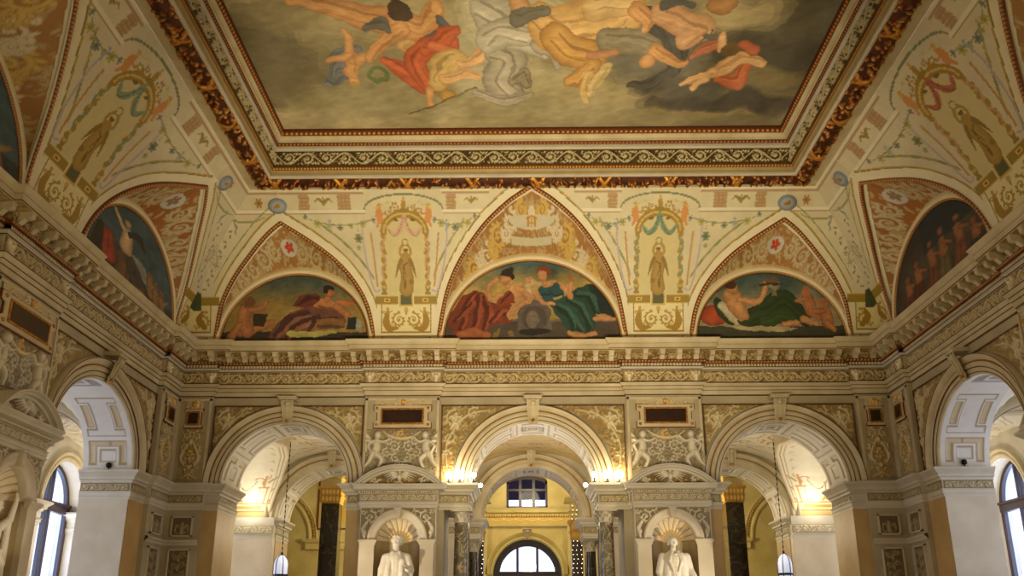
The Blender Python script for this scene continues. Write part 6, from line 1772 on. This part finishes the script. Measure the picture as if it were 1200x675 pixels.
def putti_relief(F, c, label):
    def f(pt):
        n = fbm(pt.x, pt.y, 43, 4, 8); pt.c[:] = np.array((140, 126, 94)) * (.8 + .35 * n[:, None])
        foliage_fill(pt, c - .82, c + .82, 5.14, 6.1, .085, (178, 166, 134), (132, 118, 86), .035, 1.2, 17)
        pt.spiral(c, 5.98, .10, pi / 2, 1, 1.3, .02, (220, 184, 100, 150, 110, 50), .05, lobes=8)
        swag(pt, c - .42, c + .42, 6.06, .16, .035, (220, 200, 150, 160, 130, 80), .05)
        for sx in (-1, 1):
            for (x, z, r, dr) in ((.16, 5.72, .11, 1), (.34, 5.58, .10, -1), (.14, 5.46, .09, -1), (.30, 5.84, .08, 1), (.10, 5.3, .08, 1)):
                pt.spiral(c + sx * x, z, r, pi / 2, sx * dr, 1.3, .018, CARV, .045, lobes=6)
            putto(pt, c + sx * .58, 5.22 + .0, .86, -sx, (212, 202, 176, 160, 146, 112), .12, .5 if sx > 0 else -.3)
            pt.stroke([(c + sx * .70, 5.85), (c + sx * .84, 5.98), (c + sx * .80, 5.6)], (.04, .06, .02), (224, 212, 184, 170, 150, 110), .06)
    o = panel_s('relief_panel', F, c - .82, c + .82, 5.12, 6.12, .006, .014, f, None, base=(166, 148, 108), mask=lambda u, v: v > 5.14 + .14 * (1 - ((u - c) / .82) ** 2) - .0)
    tag(o, label, 'relief', None)
putti_relief(BACK, -3.02, 'carved relief of two putti and scrolls above the pediment of the bearded statue niche')
putti_relief(BACK, 3.06, 'carved relief of two putti and scrolls above the pediment of the bald statue niche')
putti_relief(LEFT1, 3.75, 'carved relief of putti and scrolls on the left side wall, above the edge niche')
putti_relief(RIGHT1, 3.75, 'carved relief of putti and scrolls on the right side wall')

def trophy(F, c, label):
    def f(pt):
        n = fbm(pt.x, pt.y, 47, 4, 8); pt.c[:] = np.array((168, 150, 110)) * (.85 + .25 * n[:, None])
        foliage_fill(pt, c - .26, c + .26, 5.15, 6.1, .07, (188, 172, 126), (138, 116, 70), .035, .9, 19)
        cc = (206, 188, 138, 132, 108, 60); gg = (206, 168, 80, 130, 90, 36)
        for sx in (-1, 1):
            pt.spiral(c + sx * .12, 6.0, .09, pi / 2, sx, 1.3, .022, cc, .05, lobes=5); pt.spiral(c + sx * .13, 5.7, .09, -pi / 2, sx, 1.3, .02, cc, .05, lobes=5)
            pt.stroke([(c + sx * .04, 5.85), (c + sx * .2, 5.5), (c + sx * .12, 5.3)], (.03, .05, .02), cc, .05)
            for q in range(5): pt.ell(c + sx * (.05 + .03 * (q % 3)), 5.55 - q * .09, .05, .03, cc, .05, sx * .7)
        pt.ell(c, 5.84, .07, .09, cc, .08); pt.ell(c, 5.62, .08, .07, gg, .09, 0, .2); pt.ell(c, 5.45, .05, .08, gg, .07); pt.ell(c, 5.26, .05, .07, cc, .07)
        for q in range(3): pt.ell(c + (q - 1) * .06, 5.14, .03, .04, gg, .06)
        pt.stroke([(c - .2, 5.0), (c - .08, 5.05), (c, 5.1), (c + .08, 5.05), (c + .2, 5.0)], (.015, .03, .015), cc, .04)
        pt.ell(c, 5.02, .03, .05, gg, .05)
    o = panel_s('relief_panel', F, c - .27, c + .27, 4.96, 6.13, .006, .014, f, None, base=(176, 158, 118)); tag(o, label, 'relief')
def small_relief(F, c, parent_label):
    def f(pt):
        CARV = (156, 138, 100, 112, 96, 62)
        foliage_fill(pt, c - .2, c + .2, 2.25, 4.12, .08, (146, 128, 90), (106, 90, 58), .02, .8, 31)
        pt.ell(c, 3.98, .05, .06, CARV, .06); pt.stroke([(c, 3.8), (c, 3.95)], (.06, .04), CARV, .05)
        for sx in (-1, 1): pt.stroke([(c + sx * .02, 3.9), (c + sx * .12, 3.96), (c + sx * .15, 3.82)], (.03, .03, .012), CARV, .04); pt.ell(c + sx * .1, 3.8, .05, .025, CARV, .04)
        for z in (3.3, 3.1, 2.9, 2.7):
            for sx in (-1, 1): pt.spiral(c + sx * .08, z, .06, 0, sx, 1.2, .018, CARV, .04, lobes=5)
            pt.ell(c, z - .08, .03, .06, CARV, .05)
    t = thing('corner_pilaster_panels', parent_label, 'pilaster panel')
    m = Mb(F)
    for (za, zb_) in ((3.72, 4.16), (2.2, 3.45)):
        m.box(c - .24, c + .24, zb_ - .03, zb_, 0, .05).box(c - .24, c + .24, za, za + .03, 0, .05).box(c - .24, c - .21, za, zb_, 0, .05).box(c + .21, c + .24, za, zb_, 0, .05)
    m.build('panel_frame', M['marble'], t)
    panel_s('upper_relief', F, c - .21, c + .21, 3.75, 4.13, .008, .015, f, t, base=(112, 94, 62))
    panel_s('lower_relief', F, c - .21, c + .21, 2.23, 3.42, .008, .015, f, t, base=(112, 94, 62))
    path = [tuple(F.P(s, 0, 0)[:2]) for s in (c - .41, c + .40)]
    if F is RIGHT: path = path[::-1]
    sweep('string_course', [(0, 3.53), (.03, 3.53), (.05, 3.58), (.09, 3.61), (.09, 3.64), (0, 3.66)], path, M['marble'], t)
for F, sx, w_ in ((BACK, -1, 'left rear corner, facing the hall'), (BACK, 1, 'right rear corner, facing the hall'), (LEFT, 1, 'left rear corner, on the side wall'), (RIGHT, 1, 'right rear corner, on the side wall')):
    trophy(F, sx * 7.87, 'gilded trophy relief hanging under the square plaque, ' + w_)
    small_relief(F, sx * 7.87, 'stacked carved panels low on the pilaster, ' + w_)

# ------------------------------------------------------------------ statues
def capsule(v, q, p0, p1, r0, r1, sq=(1, 1, 1), n=12):
    p0 = Vector(p0); p1 = Vector(p1); d = (p1 - p0)
    L = d.length
    if L < 1e-5: d = Vector((0, 0, 1)); 
    else: d = d / L
    a = d.orthogonal().normalized(); b = d.cross(a)
    rings = []
    for i in range(5):
        t = pi / 2 * (1 - i / 4); rings.append((p0 - d * r0 * sin(t), r0 * cos(t)))
    for i in range(5):
        t = pi / 2 * i / 4; rings.append((p1 + d * r1 * sin(t), r1 * cos(t)))
    n0 = len(v)
    mid = (p0 + p1) / 2
    for c, r in rings:
        for j in range(n):
            w = c + (a * cos(2 * pi * j / n) + b * sin(2 * pi * j / n)) * max(r, .0008)
            w = Vector((mid.x + (w.x - mid.x) * sq[0], mid.y + (w.y - mid.y) * sq[1], mid.z + (w.z - mid.z) * sq[2]))
            v.append(tuple(w))
    for i in range(len(rings) - 1):
        for j in range(n):
            q.append((n0 + i * n + j, n0 + i * n + (j + 1) % n, n0 + (i + 1) * n + (j + 1) % n, n0 + (i + 1) * n + j))
    q.append(tuple(n0 + j for j in range(n))[::-1]); q.append(tuple(n0 + (len(rings) - 1) * n + j for j in range(n)))

def blob(name, caps, mat, parent, voxel=.012, xf=None):
    """one continuous carved surface grown over tapered limbs"""
    v, q = [], []
    for c in caps: capsule(v, q, *c)
    if xf: v = [xf(p) for p in v]
    o = mesh_obj(name, v, q, mat, parent, True)
    m = o.modifiers.new('fuse', 'REMESH'); m.mode = 'VOXEL'; m.voxel_size = voxel; m.use_smooth_shade = True
    m = o.modifiers.new('soften', 'SMOOTH'); m.iterations = 3; m.factor = .5
    return o

def hand(c, wrist, palm, fdir, side, curl=.4, k=1.0):
    """palm with four unequal bent fingers and a thumb"""
    w = Vector(wrist); p = Vector(palm); f = Vector(fdir).normalized(); s = Vector(side).normalized(); nrm = f.cross(s)
    c.append((w, p, .030 * k, .036 * k)); c.append((p - s * .02 * k, p + s * .02 * k, .03 * k, .03 * k))
    for i, L in enumerate((.075, .085, .08, .062)):
        b = p + s * (.033 - .022 * i) * k + f * .03 * k
        m = b + f * L * .5 * k + nrm * curl * .02 * k; e = m + f * L * .45 * k + nrm * curl * .06 * k
        c.append((b, m, .0115 * k, .0105 * k)); c.append((m, e, .0105 * k, .009 * k))
    tb = p + s * .035 * k - f * .02 * k; tm = tb + (s * .6 + f * .6) * .04 * k + nrm * .01 * k
    c.append((tb, tm, .014 * k, .012 * k)); c.append((tm, tm + (f * .8 + s * .1) * .035 * k + nrm * .015 * k, .012 * k, .010 * k))

def head(c, x, y, z, yaw=0, beard=False, bald=False):
    """head centred at x,y,z facing -y turned by yaw"""
    cy, sy = cos(yaw), sin(yaw)
    def R(px, py, pz): return (x + px * cy - py * sy, y + px * sy + py * cy, z + pz)
    c.append((R(0, .015, .035), R(0, -.01, .03), .098, .092)); c.append((R(0, -.03, -.035), R(0, -.035, -.065), .07, .052))
    c.append((R(0, -.088, .02), R(0, -.118, -.022), .013, .018))        # nose
    c.append((R(-.045, -.078, .035), R(.045, -.078, .035), .016, .016)) # brow
    for s in (-1, 1):
        c.append((R(s * .034, -.082, .008), R(s * .034, -.084, .006), .012, .012)); c.append((R(s * .096, .01, .02), R(s * .098, .012, -.015), .02, .014)); c.append((R(s * .045, -.06, -.02), R(s * .04, -.055, -.035), .03, .028))
    c.append((R(-.02, -.092, -.052), R(.02, -.092, -.052), .010, .010)); c.append((R(0, -.078, -.088), R(0, -.07, -.09), .024, .02))
    c.append((R(0, .02, -.08), R(0, .03, -.19), .058, .066))            # neck
    if beard:
        for i in range(9):
            a = -1.1 + i * .275; c.append((R(.065 * sin(a), -.068 * cos(a) - .01, -.06), R(.055 * sin(a * 1.1), -.075 * cos(a) - .02, -.17 + .02 * abs(a)), .026, .014))
        c.append((R(-.03, -.1, -.042), R(.03, -.1, -.042), .012, .012))
    hairn = 0 if bald else 26
    for i in range(hairn):
        a = i * 2.4; t = (i + .5) / hairn; ph = t * 1.45
        px, py, pz = .105 * sin(ph) * cos(a), .02 + .105 * sin(ph) * sin(a), .045 + .105 * cos(ph)
        if py < -.05 and pz < .10: continue
        c.append((R(px, py, pz), R(px * 1.08, py * 1.05 + .008, pz - .03), .026, .02))
    if bald:
        for s in (-1, 1):
            for i in range(4): c.append((R(s * .098, .01 + .03 * i, .02), R(s * .092, .02 + .03 * i, -.04), .02, .016))

def pedestal(t, x, y, z0, z1, w):
    pr = [(0, z0), (.04, z0), (.04, z0 + .08), (0, z0 + .12), (0, z1 - .1), (.03, z1 - .07), (.05, z1 - .02), (.05, z1), (-w, z1)]
    sweep('plinth', pr, [(x + w, y + w), (x - w, y + w), (x - w, y - w), (x + w, y - w), (x + w, y + w)][::-1] if 0 else [(x - w, y + w), (x - w, y + w)][:0] + [(x - w, y - w), (x - w, y + w), (x + w, y + w), (x + w, y - w), (x - w, y - w)][::-1], M['marble'], t)

def statue_bearded(x, y, zf, label):
    t = thing('statue', label, 'statue', loc=(x, y, zf))
    c = []
    top = 2.05
    P = lambda a, b, h: (x + a, y + b, zf + h)
    # legs under a long gown
    for s, dy in ((-1, -.03), (1, .03)):
        c.append((P(s * .11, dy, .95), P(s * .12, dy - .02, .5), .12, .085)); c.append((P(s * .12, dy - .02, .5), P(s * .12, dy, .08), .085, .06)); c.append((P(s * .12, dy, .05), P(s * .13, dy - .14, .03), .055, .04))
    c.append((P(0, 0, 1.0), P(0, 0, 1.28), .19, .18)); c.append((P(0, 0, 1.28), P(0, -.01, 1.52), .18, .20)); c.append((P(-.15, 0, 1.58), P(.15, 0, 1.58), .095, .095))
    head(c, x + .0, y - .05, zf + 1.885, -.15, beard=True)
    # his right arm hangs, hand at the hip
    c.append((P(-.24, 0, 1.57), P(-.33, .0, 1.27), .082, .066)); c.append((P(-.33, 0, 1.27), P(-.36, -.07, 1.02), .062, .04)); hand(c, P(-.36, -.07, 1.02), P(-.365, -.09, .93), (0, -.1, -1), (0, -1, 0), .5)
    # his left forearm raised across, carrying a globe
    c.append((P(.24, 0, 1.57), P(.34, -.03, 1.30), .082, .066)); c.append((P(.34, -.03, 1.30), P(.25, -.24, 1.36), .06, .042)); hand(c, P(.25, -.24, 1.36), P(.22, -.29, 1.37), (-1, -.4, .1), (0, .3, 1), -.7)
    blob('body', c, M['statue'], t)
    # gown: hem to shoulders with folds
    g = []
    for i in range(22):
        a = 2 * pi * i / 22; r = .27 + .03 * (i % 2); fx, fy = cos(a), sin(a)
        g.append((P(fx * .17, fy * .11 + .01, 1.42), P(fx * .21, fy * .15, .95), .065, .05)); g.append((P(fx * .21, fy * .15, .95), P(fx * r, fy * r * .66, .1), .05, .045))
    for s in (-1, 1):
        g.append((P(s * .07, -.10, 1.66), P(s * .14, -.17, 1.3), .05, .04)); g.append((P(s * .14, -.17, 1.3), P(s * .19, -.18, .5), .045, .05)); g.append((P(s * .22, 0, 1.58), P(s * .31, .0, 1.3), .082, .088))
        g.append((P(s * .31, .0, 1.3), P(s * .33, .02, 1.02), .075, .04)); g.append((P(s * .1, .08, 1.62), P(s * .2, .09, 1.0), .07, .09))
    g.append((P(.30, -.05, 1.30), P(.27, -.16, 1.30), .08, .06))
    blob('gown', g, M['statue'], t, .014)
    b = []; b.append((P(.17, -.33, 1.44), P(.17, -.335, 1.46), .085, .085)); b.append((P(.17, -.33, 1.34), P(.17, -.33, 1.30), .03, .05))
    blob('globe', b, M['statue'], t, .012)
    pedestal(t, x, y, 0, zf, .28)
    return t
def statue_bald(x, y, zf, label):
    t = thing('statue', label, 'statue', loc=(x, y, zf))
    c = []; P = lambda a, b, h: (x + a, y + b, zf + h)
    for s, dy in ((-1, -.05), (1, .03)):
        c.append((P(s * .11, dy, .95), P(s * .13, dy - .03, .5), .115, .08)); c.append((P(s * .13, dy - .03, .5), P(s * .13, dy, .08), .078, .055)); c.append((P(s * .13, dy, .05), P(s * .15, dy - .15, .03), .055, .04))
    c.append((P(0, 0, 1.0), P(0, 0, 1.28), .19, .185)); c.append((P(0, 0, 1.28), P(0, -.01, 1.50), .185, .20)); c.append((P(-.16, 0, 1.56), P(.16, 0, 1.56), .10, .10))
    head(c, x - .02, y - .05, zf + 1.87, .12, bald=True)
    c.append((P(-.25, 0, 1.55), P(-.33, .02, 1.24), .085, .07)); c.append((P(-.33, .02, 1.24), P(-.30, -.10, 1.0), .065, .042)); hand(c, P(-.30, -.10, 1.0), P(-.285, -.13, .92), (.2, -.3, -1), (0, -1, .2), .6)
    c.append((P(.25, 0, 1.55), P(.33, -.02, 1.26), .085, .07)); c.append((P(.33, -.02, 1.26), P(.42, -.16, 1.10), .065, .042)); hand(c, P(.42, -.16, 1.10), P(.46, -.21, 1.05), (.6, -.6, -.5), (0, -.6, .6), .4)
    blob('body', c, M['statue'], t)
    g = []
    for s in (-1, 1):
        g.append((P(s * .13, -.02, 1.56), P(s * .17, -.05, 1.0), .12, .12)); g.append((P(s * .17, -.05, 1.0), P(s * .21, -.03, .42), .11, .09)); g.append((P(s * .15, .08, 1.5), P(s * .19, .1, .42), .12, .10))
        g.append((P(s * .25, 0, 1.56), P(s * .33, .01, 1.26), .105, .09)); g.append((P(s * .06, -.12, 1.66), P(s * .13, -.19, 1.48), .03, .045)); g.append((P(s * .13, -.19, 1.48), P(s * .05, -.20, 1.26), .04, .02))
        g.append((P(s * .085, -.03, 1.68), P(s * .10, .05, 1.68), .04, .04))
    g.append((P(-.33, .02, 1.26), P(-.31, -.08, 1.06), .085, .06)); g.append((P(.33, -.02, 1.27), P(.40, -.13, 1.14), .085, .06))
    blob('coat', g, M['statue'], t, .014)
    n = [(P(-.03, -.155, 1.62), P(.03, -.155, 1.62), .022, .022), (P(0, -.165, 1.62), P(0, -.17, 1.61), .02, .02)]
    for i in range(4): n.append((P(.0, -.205, 1.42 - .08 * i), P(.0, -.208, 1.42 - .08 * i), .012, .012))
    blob('bow_tie', n[:2], M['statue'], t, .008)
    for q in n[2:]: blob('button', [q], M['statue'], t, .006)
    pedestal(t, x, y, 0, zf, .28)
    return t
ys = D - .34
statue_bearded(-3.0, ys, 1.67, 'white marble statue of a bearded man holding a globe')
statue_bald(3.03, ys, 1.66, 'white marble statue of a bald man in an open coat')
def statue_side(F, sgn, label):
    p = F.P(2.78, 0, .02); t = thing('statue', label, 'statue', loc=tuple(p)); c = []
    x, y = p[0], p[1]
    Q = lambda a, b, h: (x + b * sgn * 1.0, y + a, 1.6 + h)      # a along wall, b out into the room
    for s in (-1, 1):
        c.append((Q(s * .11, 0, .95), Q(s * .13, .05, .5), .12, .08)); c.append((Q(s * .13, .05, .5), Q(s * .13, 0, .06), .08, .06)); c.append((Q(s * .13, 0, .05), Q(s * .13, .14, .03), .055, .04))
    c.append((Q(0, 0, 1.0), Q(.03, 0, 1.5), .18, .2)); c.append((Q(-.14, 0, 1.56), Q(.2, 0, 1.56), .09, .09))
    c.append((Q(.05, .04, 1.86), Q(.05, .05, 1.92), .1, .1)); c.append((Q(.05, .12, 1.88), Q(.05, .155, 1.86), .02, .02)); c.append((Q(.04, .01, 1.8), Q(.03, 0, 1.66), .06, .065))
    c.append((Q(.26, 0, 1.55), Q(.42, .1, 1.72), .08, .06)); c.append((Q(.42, .1, 1.72), Q(.40, .16, 1.96), .058, .04)); hand(c, Q(.40, .16, 1.96), Q(.40, .17, 2.03), (0, .1, 1), (0, 1, 0), .3)
    c.append((Q(-.24, 0, 1.55), Q(-.33, .08, 1.28), .08, .06)); c.append((Q(-.33, .08, 1.28), Q(-.22, .22, 1.2), .058, .04)); hand(c, Q(-.22, .22, 1.2), Q(-.18, .27, 1.2), (sgn * .6, .8, 0), (0, 0, 1), .3)
    for i in range(14): c.append((Q(.05 + .1 * cos(i * 2.4), .0 + .09 * sin(i * 2.4), 1.94), Q(.05 + .11 * cos(i * 2.4), .11 * sin(i * 2.4), 1.88), .03, .03))
    blob('body', c, M['statue'], t)
    g = []
    for i in range(18):
        a = 2 * pi * i / 18; g.append((Q(.15 * cos(a), .1 * sin(a), 1.35), Q((.26 + .03 * (i % 2)) * cos(a), .19 * sin(a), .15), .06, .045))
    g.append((Q(-.2, .08, 1.55), Q(.25, .16, 1.05), .06, .07)); g.append((Q(.25, .16, 1.05), Q(.42, .1, .6), .06, .04)); g.append((Q(.40, .1, 1.7), Q(.46, .05, 1.1), .05, .07))
    blob('drapery', g, M['statue'], t, .014)
    blk('plinth', x - .25, x + .25, y - .3, y + .3, 0, 1.6, M['marble'], t)
statue_side(LEFT, 1, 'white marble statue with a raised arm at the lower left edge of the view')
statue_side(RIGHT, -1, 'white marble statue with a raised arm on the right side wall')

# ------------------------------------------------------------------ lamps, lanterns, fairy lights
def light(name, kind, loc, energy, col, size=.1, target=None, angle=None, blend=.5, sizey=None):
    l = bpy.data.lights.new(name, kind); l.energy = energy; l.color = col
    if kind == 'AREA':
        l.size = size
        if sizey: l.shape = 'RECTANGLE'; l.size_y = sizey
    else: l.shadow_soft_size = size
    if kind == 'SPOT': l.spot_size = angle; l.spot_blend = blend
    o = bpy.data.objects.new(name, l); o.location = loc; C.objects.link(o)
    if target is not None: o.rotation_euler = (Vector(target) - Vector(loc)).to_track_quat('-Z', 'Y').to_euler()
    return o
WARM = (1.0, .82, .51); WARM2 = (1.0, .85, .60); COOL = (.72, .82, 1.0)
def globe_lamp(p, r, label, e, zb=4.885, group='round lamps on the central arch ledges'):
    t = thing('globe_lamp', label, 'lamp', group, loc=(p[0], p[1], zb))
    m = Mb(WORLD); m.lathe(p[0], -p[1], [(0, zb), (r * .8, zb), (r * .8, zb + .02), (r * .25, zb + .04), (r * .25, p[2] - r * .9), (r * .5, p[2] - r * .8)], 16); m.build('stand', M['metal'], t, True)
    m = Mb(WORLD); m.lathe(p[0], -p[1], [(max(1e-4, r * sin(pi * i / 12)), p[2] - r * cos(pi * i / 12)) for i in range(13)], 20); m.build('globe', M['bulb'], t, True)
    light('lamp_glow', 'POINT', (p[0], p[1] - r - .16, p[2] + .02), e, WARM2, .08)
LE = 5
for x, w_, r in ((-1.92, 'outermost globe lamp on the ledge left of the central arch', .085), (-1.66, 'middle globe lamp on the ledge left of the central arch', .085), (-1.36, 'innermost globe lamp on the ledge left of the central arch', .06),
              (1.37, 'innermost globe lamp on the ledge right of the central arch', .06), (1.66, 'middle globe lamp on the ledge right of the central arch', .075), (1.94, 'outermost globe lamp on the ledge right of the central arch', .10)):
    globe_lamp((x, 21.98, 5.06), r, w_, LE)
globe_lamp((-1.26, 23.35, 5.03), .05, 'small globe lamp deep inside the central archway, on its left ledge', 8)
globe_lamp((1.26, 23.35, 5.03), .05, 'small globe lamp deep inside the central archway, on its right ledge', 8)
# unseen fill lights added at ledge height by the other three walls
for F in (LEFT, RIGHT):
    p = F.P(-1.7, 5.2, .3); light('ledge_fill', 'POINT', tuple(p), 120, WARM, .25)
for x in (-1.7, 1.7): light('ledge_fill', 'POINT', (x, .6, 5.3), 160, WARM, .25)
# unseen fill lights and aimed spots added low in the hall, below the view
for x in (-1.4, 1.4):
    light('hall_fill', 'POINT', (x, 14.5, 1.9), 90, WARM, .3)
    light('hall_fill', 'POINT', (x, 9.0, 1.9), 90, WARM, .3)
    light('hall_fill_spot', 'SPOT', (x, 8.0, 1.6), 3900, WARM, .3, target=(0, 19.0, 9.6), angle=1.22, blend=1.0)  # added spot, aimed so the side walls fall off darker

def small_spot(F, s, d, label):
    t = thing('spotlight', label, 'spotlight', loc=tuple(F.P(s, 4.88, d)))
    m = Mb(F); m.box(s - .05, s + .05, 4.885, 4.90, d - .05, d + .05); m.lathe(s, d, [(.015, 4.9), (.015, 4.95)], 8); m.build('bracket', M['metal'], t)
    m = Mb(F); m.lathe(s, d, [(.001, 4.94), (.05, 4.95), (.06, 5.0), (.045, 5.04), (.001, 5.05)], 14); m.build('housing', M['metal'], t, True)
small_spot(LEFT, 6.82, -.6, 'tiny black spotlight on the pier ledge inside the left side arch')
small_spot(RIGHT, 6.82, -.6, 'tiny black spotlight on the pier ledge inside the right side arch')

def lantern(x, y, z0, z1, ztop, label):
    t = thing('lantern', label, 'lantern', loc=(x, y, z1)); r = .19; H = z1 - z0
    m = Mb(WORLD); m.lathe(x, -y, [(r * .7, z0), (r, z0 + .12), (r, z0 + H * .6), (r * .85, z0 + H * .8), (r * .5, z1 - .05), (.02, z1)], 20); m.build('glass', M['lglass'], t, True)
    for i in range(6):
        a = i * pi / 3
        m = Mb(WORLD); rows = [[(x + (rr + e) * cos(a + f), z, -y + (rr + e) * sin(a + f)) for (rr, z) in ((r * .72, z0), (r, z0 + .12), (r, z0 + H * .6), (r * .85, z0 + H * .8), (r * .5, z1 - .05), (.03, z1))] for e, f in ((0, -.05), (.012, -.05), (.012, .05), (0, .05))]
        m.strip(rows).build('rib', M['metal'], t)
    m = Mb(WORLD); m.lathe(x, -y, [(.001, z0 - .06), (.05, z0 - .04), (r * .8, z0), (r * .8, z0 + .03)], 18); m.lathe(x, -y, [(r * 1.04, z0 + .1), (r * 1.06, z0 + .14), (r * 1.02, z0 + .16)], 20); m.lathe(x, -y, [(.05, z1 - .05), (.03, z1 + .05), (.01, z1 + .08)], 12); m.build('fittings', M['metal'], t, True)
    m = Mb(WORLD); n = int((ztop - z1) / .07)
    for i in range(n):
        z = z1 + .06 + i * .07
        if i % 2: m.box(x - .014, x + .014, z, z + .08, -y - .004, -y + .004)
        else: m.box(x - .004, x + .004, z, z + .08, -y - .014, -y + .014)
    m.build('chain', M['metal'], t)
    m = Mb(WORLD); m.lathe(x, -y, [(.001, z0 + .12), (.03, z0 + .14), (.035, z0 + .22), (.02, z0 + .3), (.001, z0 + .32)], 12); m.build('bulb', M['tiny'], t, True)
lantern(-6.80, 27.0, 3.05, 3.72, 6.9, 'hanging glass lantern behind the left rear arch')
lantern(6.78, 27.0, 3.05, 3.72, 6.9, 'hanging glass lantern behind the right rear arch')

def fairy(x, y, z0, z1, label):
    t = thing('light_string', label, 'fairy lights', 'fairy light strings on the far pillars', loc=(x, y, z1))
    m = Mb(WORLD); n = 18; pts = [(x + .02 * sin(i * 1.7), z1 - (z1 - z0) * i / (n - 1)) for i in range(n)]
    m.strip([[(a - .003, z, -y) for a, z in pts], [(a + .003, z, -y) for a, z in pts]]); m.build('wire', M['metal'], t)
    me = None
    for a, z in pts:
        if me is None:
            m = Mb(WORLD); m.lathe(0, 0, [(.001, -.011), (.008, -.005), (.008, .005), (.001, .011)], 8); o = m.build('bulb', M['tiny'], t, True); me = o
        else: o = me.copy(); C.objects.link(o)
        o.location = (a, y - .02, z)
for x, w_ in ((-1.52, 'vertical string of fairy lights left of the far arched window'), (1.30, 'inner vertical string of fairy lights right of the far arched window'), (1.42, 'middle string of fairy lights right of the far arched window'), (1.56, 'outer string of fairy lights right of the far arched window')):
    fairy(x, 30.93, 3.2, 5.5, w_)

# gallery and far-room lamps, niche spotlights, daylight
for sg in (-1, 1):
    light('pier_uplight', 'POINT', (sg * 8.15, 28.35, 5.15), 20, (1, .92, .76), .12)
    light('vault_lamp', 'POINT', (sg * 5.8, 26.2, 4.3), 85, WARM2, .3)
    light('corner_gallery_lamp', 'POINT', (sg * 11.3, 26.6, 4.2), 230, (1, .9, .75), .3)
    light('side_gallery_lamp', 'POINT', (sg * 11.2, 16.5, 4.2), 90, (1, .9, .76), .3)
    light('far_room_lamp', 'POINT', (sg * 5.0, 33.5, 5.0), 270, (1, .84, .52), .4)
    light('niche_spot', 'SPOT', (sg * 5.4, 18.6, 1.7), 620, WARM2, .04, target=(sg * 3.0, 21.8, 3.2), angle=.46, blend=.4)
    light('daylight', 'AREA', (sg * 13.3, 17.4, 3.6), 300, COOL, 2.2, target=(sg * 9.0, 19.2, 3.8), sizey=4.2)
    light('daylight', 'AREA', (sg * 13.3, 26.1, 3.6), 160, COOL, 2.2, target=(sg * 9.0, 26.1, 3.8), sizey=4.2)
light('side_niche_spot', 'SPOT', (-5.5, 14.0, 1.6), 110, WARM2, .06, target=(-8.1, 14.7, 3.3), angle=.5)
light('centre_gallery_lamp', 'POINT', (0, 26.2, 4.7), 110, WARM2, .3)
light('far_room_lamp', 'POINT', (0, 33.5, 6.8), 200, (1, .86, .56), .4)

# sky outside the windows
wd = bpy.data.worlds.new('sky'); bpy.context.scene.world = wd; wd.use_nodes = True
nt = wd.node_tree; bg = nt.nodes['Background']; bg.inputs['Color'].default_value = (.80, .88, 1.0, 1); bg.inputs['Strength'].default_value = 3.0

# ------------------------------------------------------------------ camera
cam = bpy.data.cameras.new('camera'); cam.sensor_width = 36; cam.lens = 1130 / 1200 * 36; cam.clip_end = 200
co = bpy.data.objects.new('camera', cam); C.objects.link(co)
p_, yw, rl = 0.34764202, 0.01206598, -0.00158679
f = Vector((-sin(yw) * cos(p_), cos(yw) * cos(p_), sin(p_))); r = Vector((cos(yw), sin(yw), 0)); u = r.cross(f)
r2 = r * cos(rl) + u * sin(rl); u2 = -r * sin(rl) + u * cos(rl)
mw = Matrix((r2, u2, -f)).transposed().to_4x4(); mw.translation = (-.21537, 0, 1.6)
co.matrix_world = mw
sc = bpy.context.scene; sc.camera = co
sc.view_settings.view_transform = 'Standard'; sc.view_settings.look = 'None'; sc.view_settings.gamma = 1
sc.view_settings.use_curve_mapping = False; sc.view_settings.exposure = -0.2
try:
    sc.cycles.max_bounces = 6; sc.cycles.diffuse_bounces = 4; sc.cycles.transparent_max_bounces = 8
    sc.cycles.use_denoising = True; sc.cycles.sample_clamp_indirect = 4
except Exception: pass
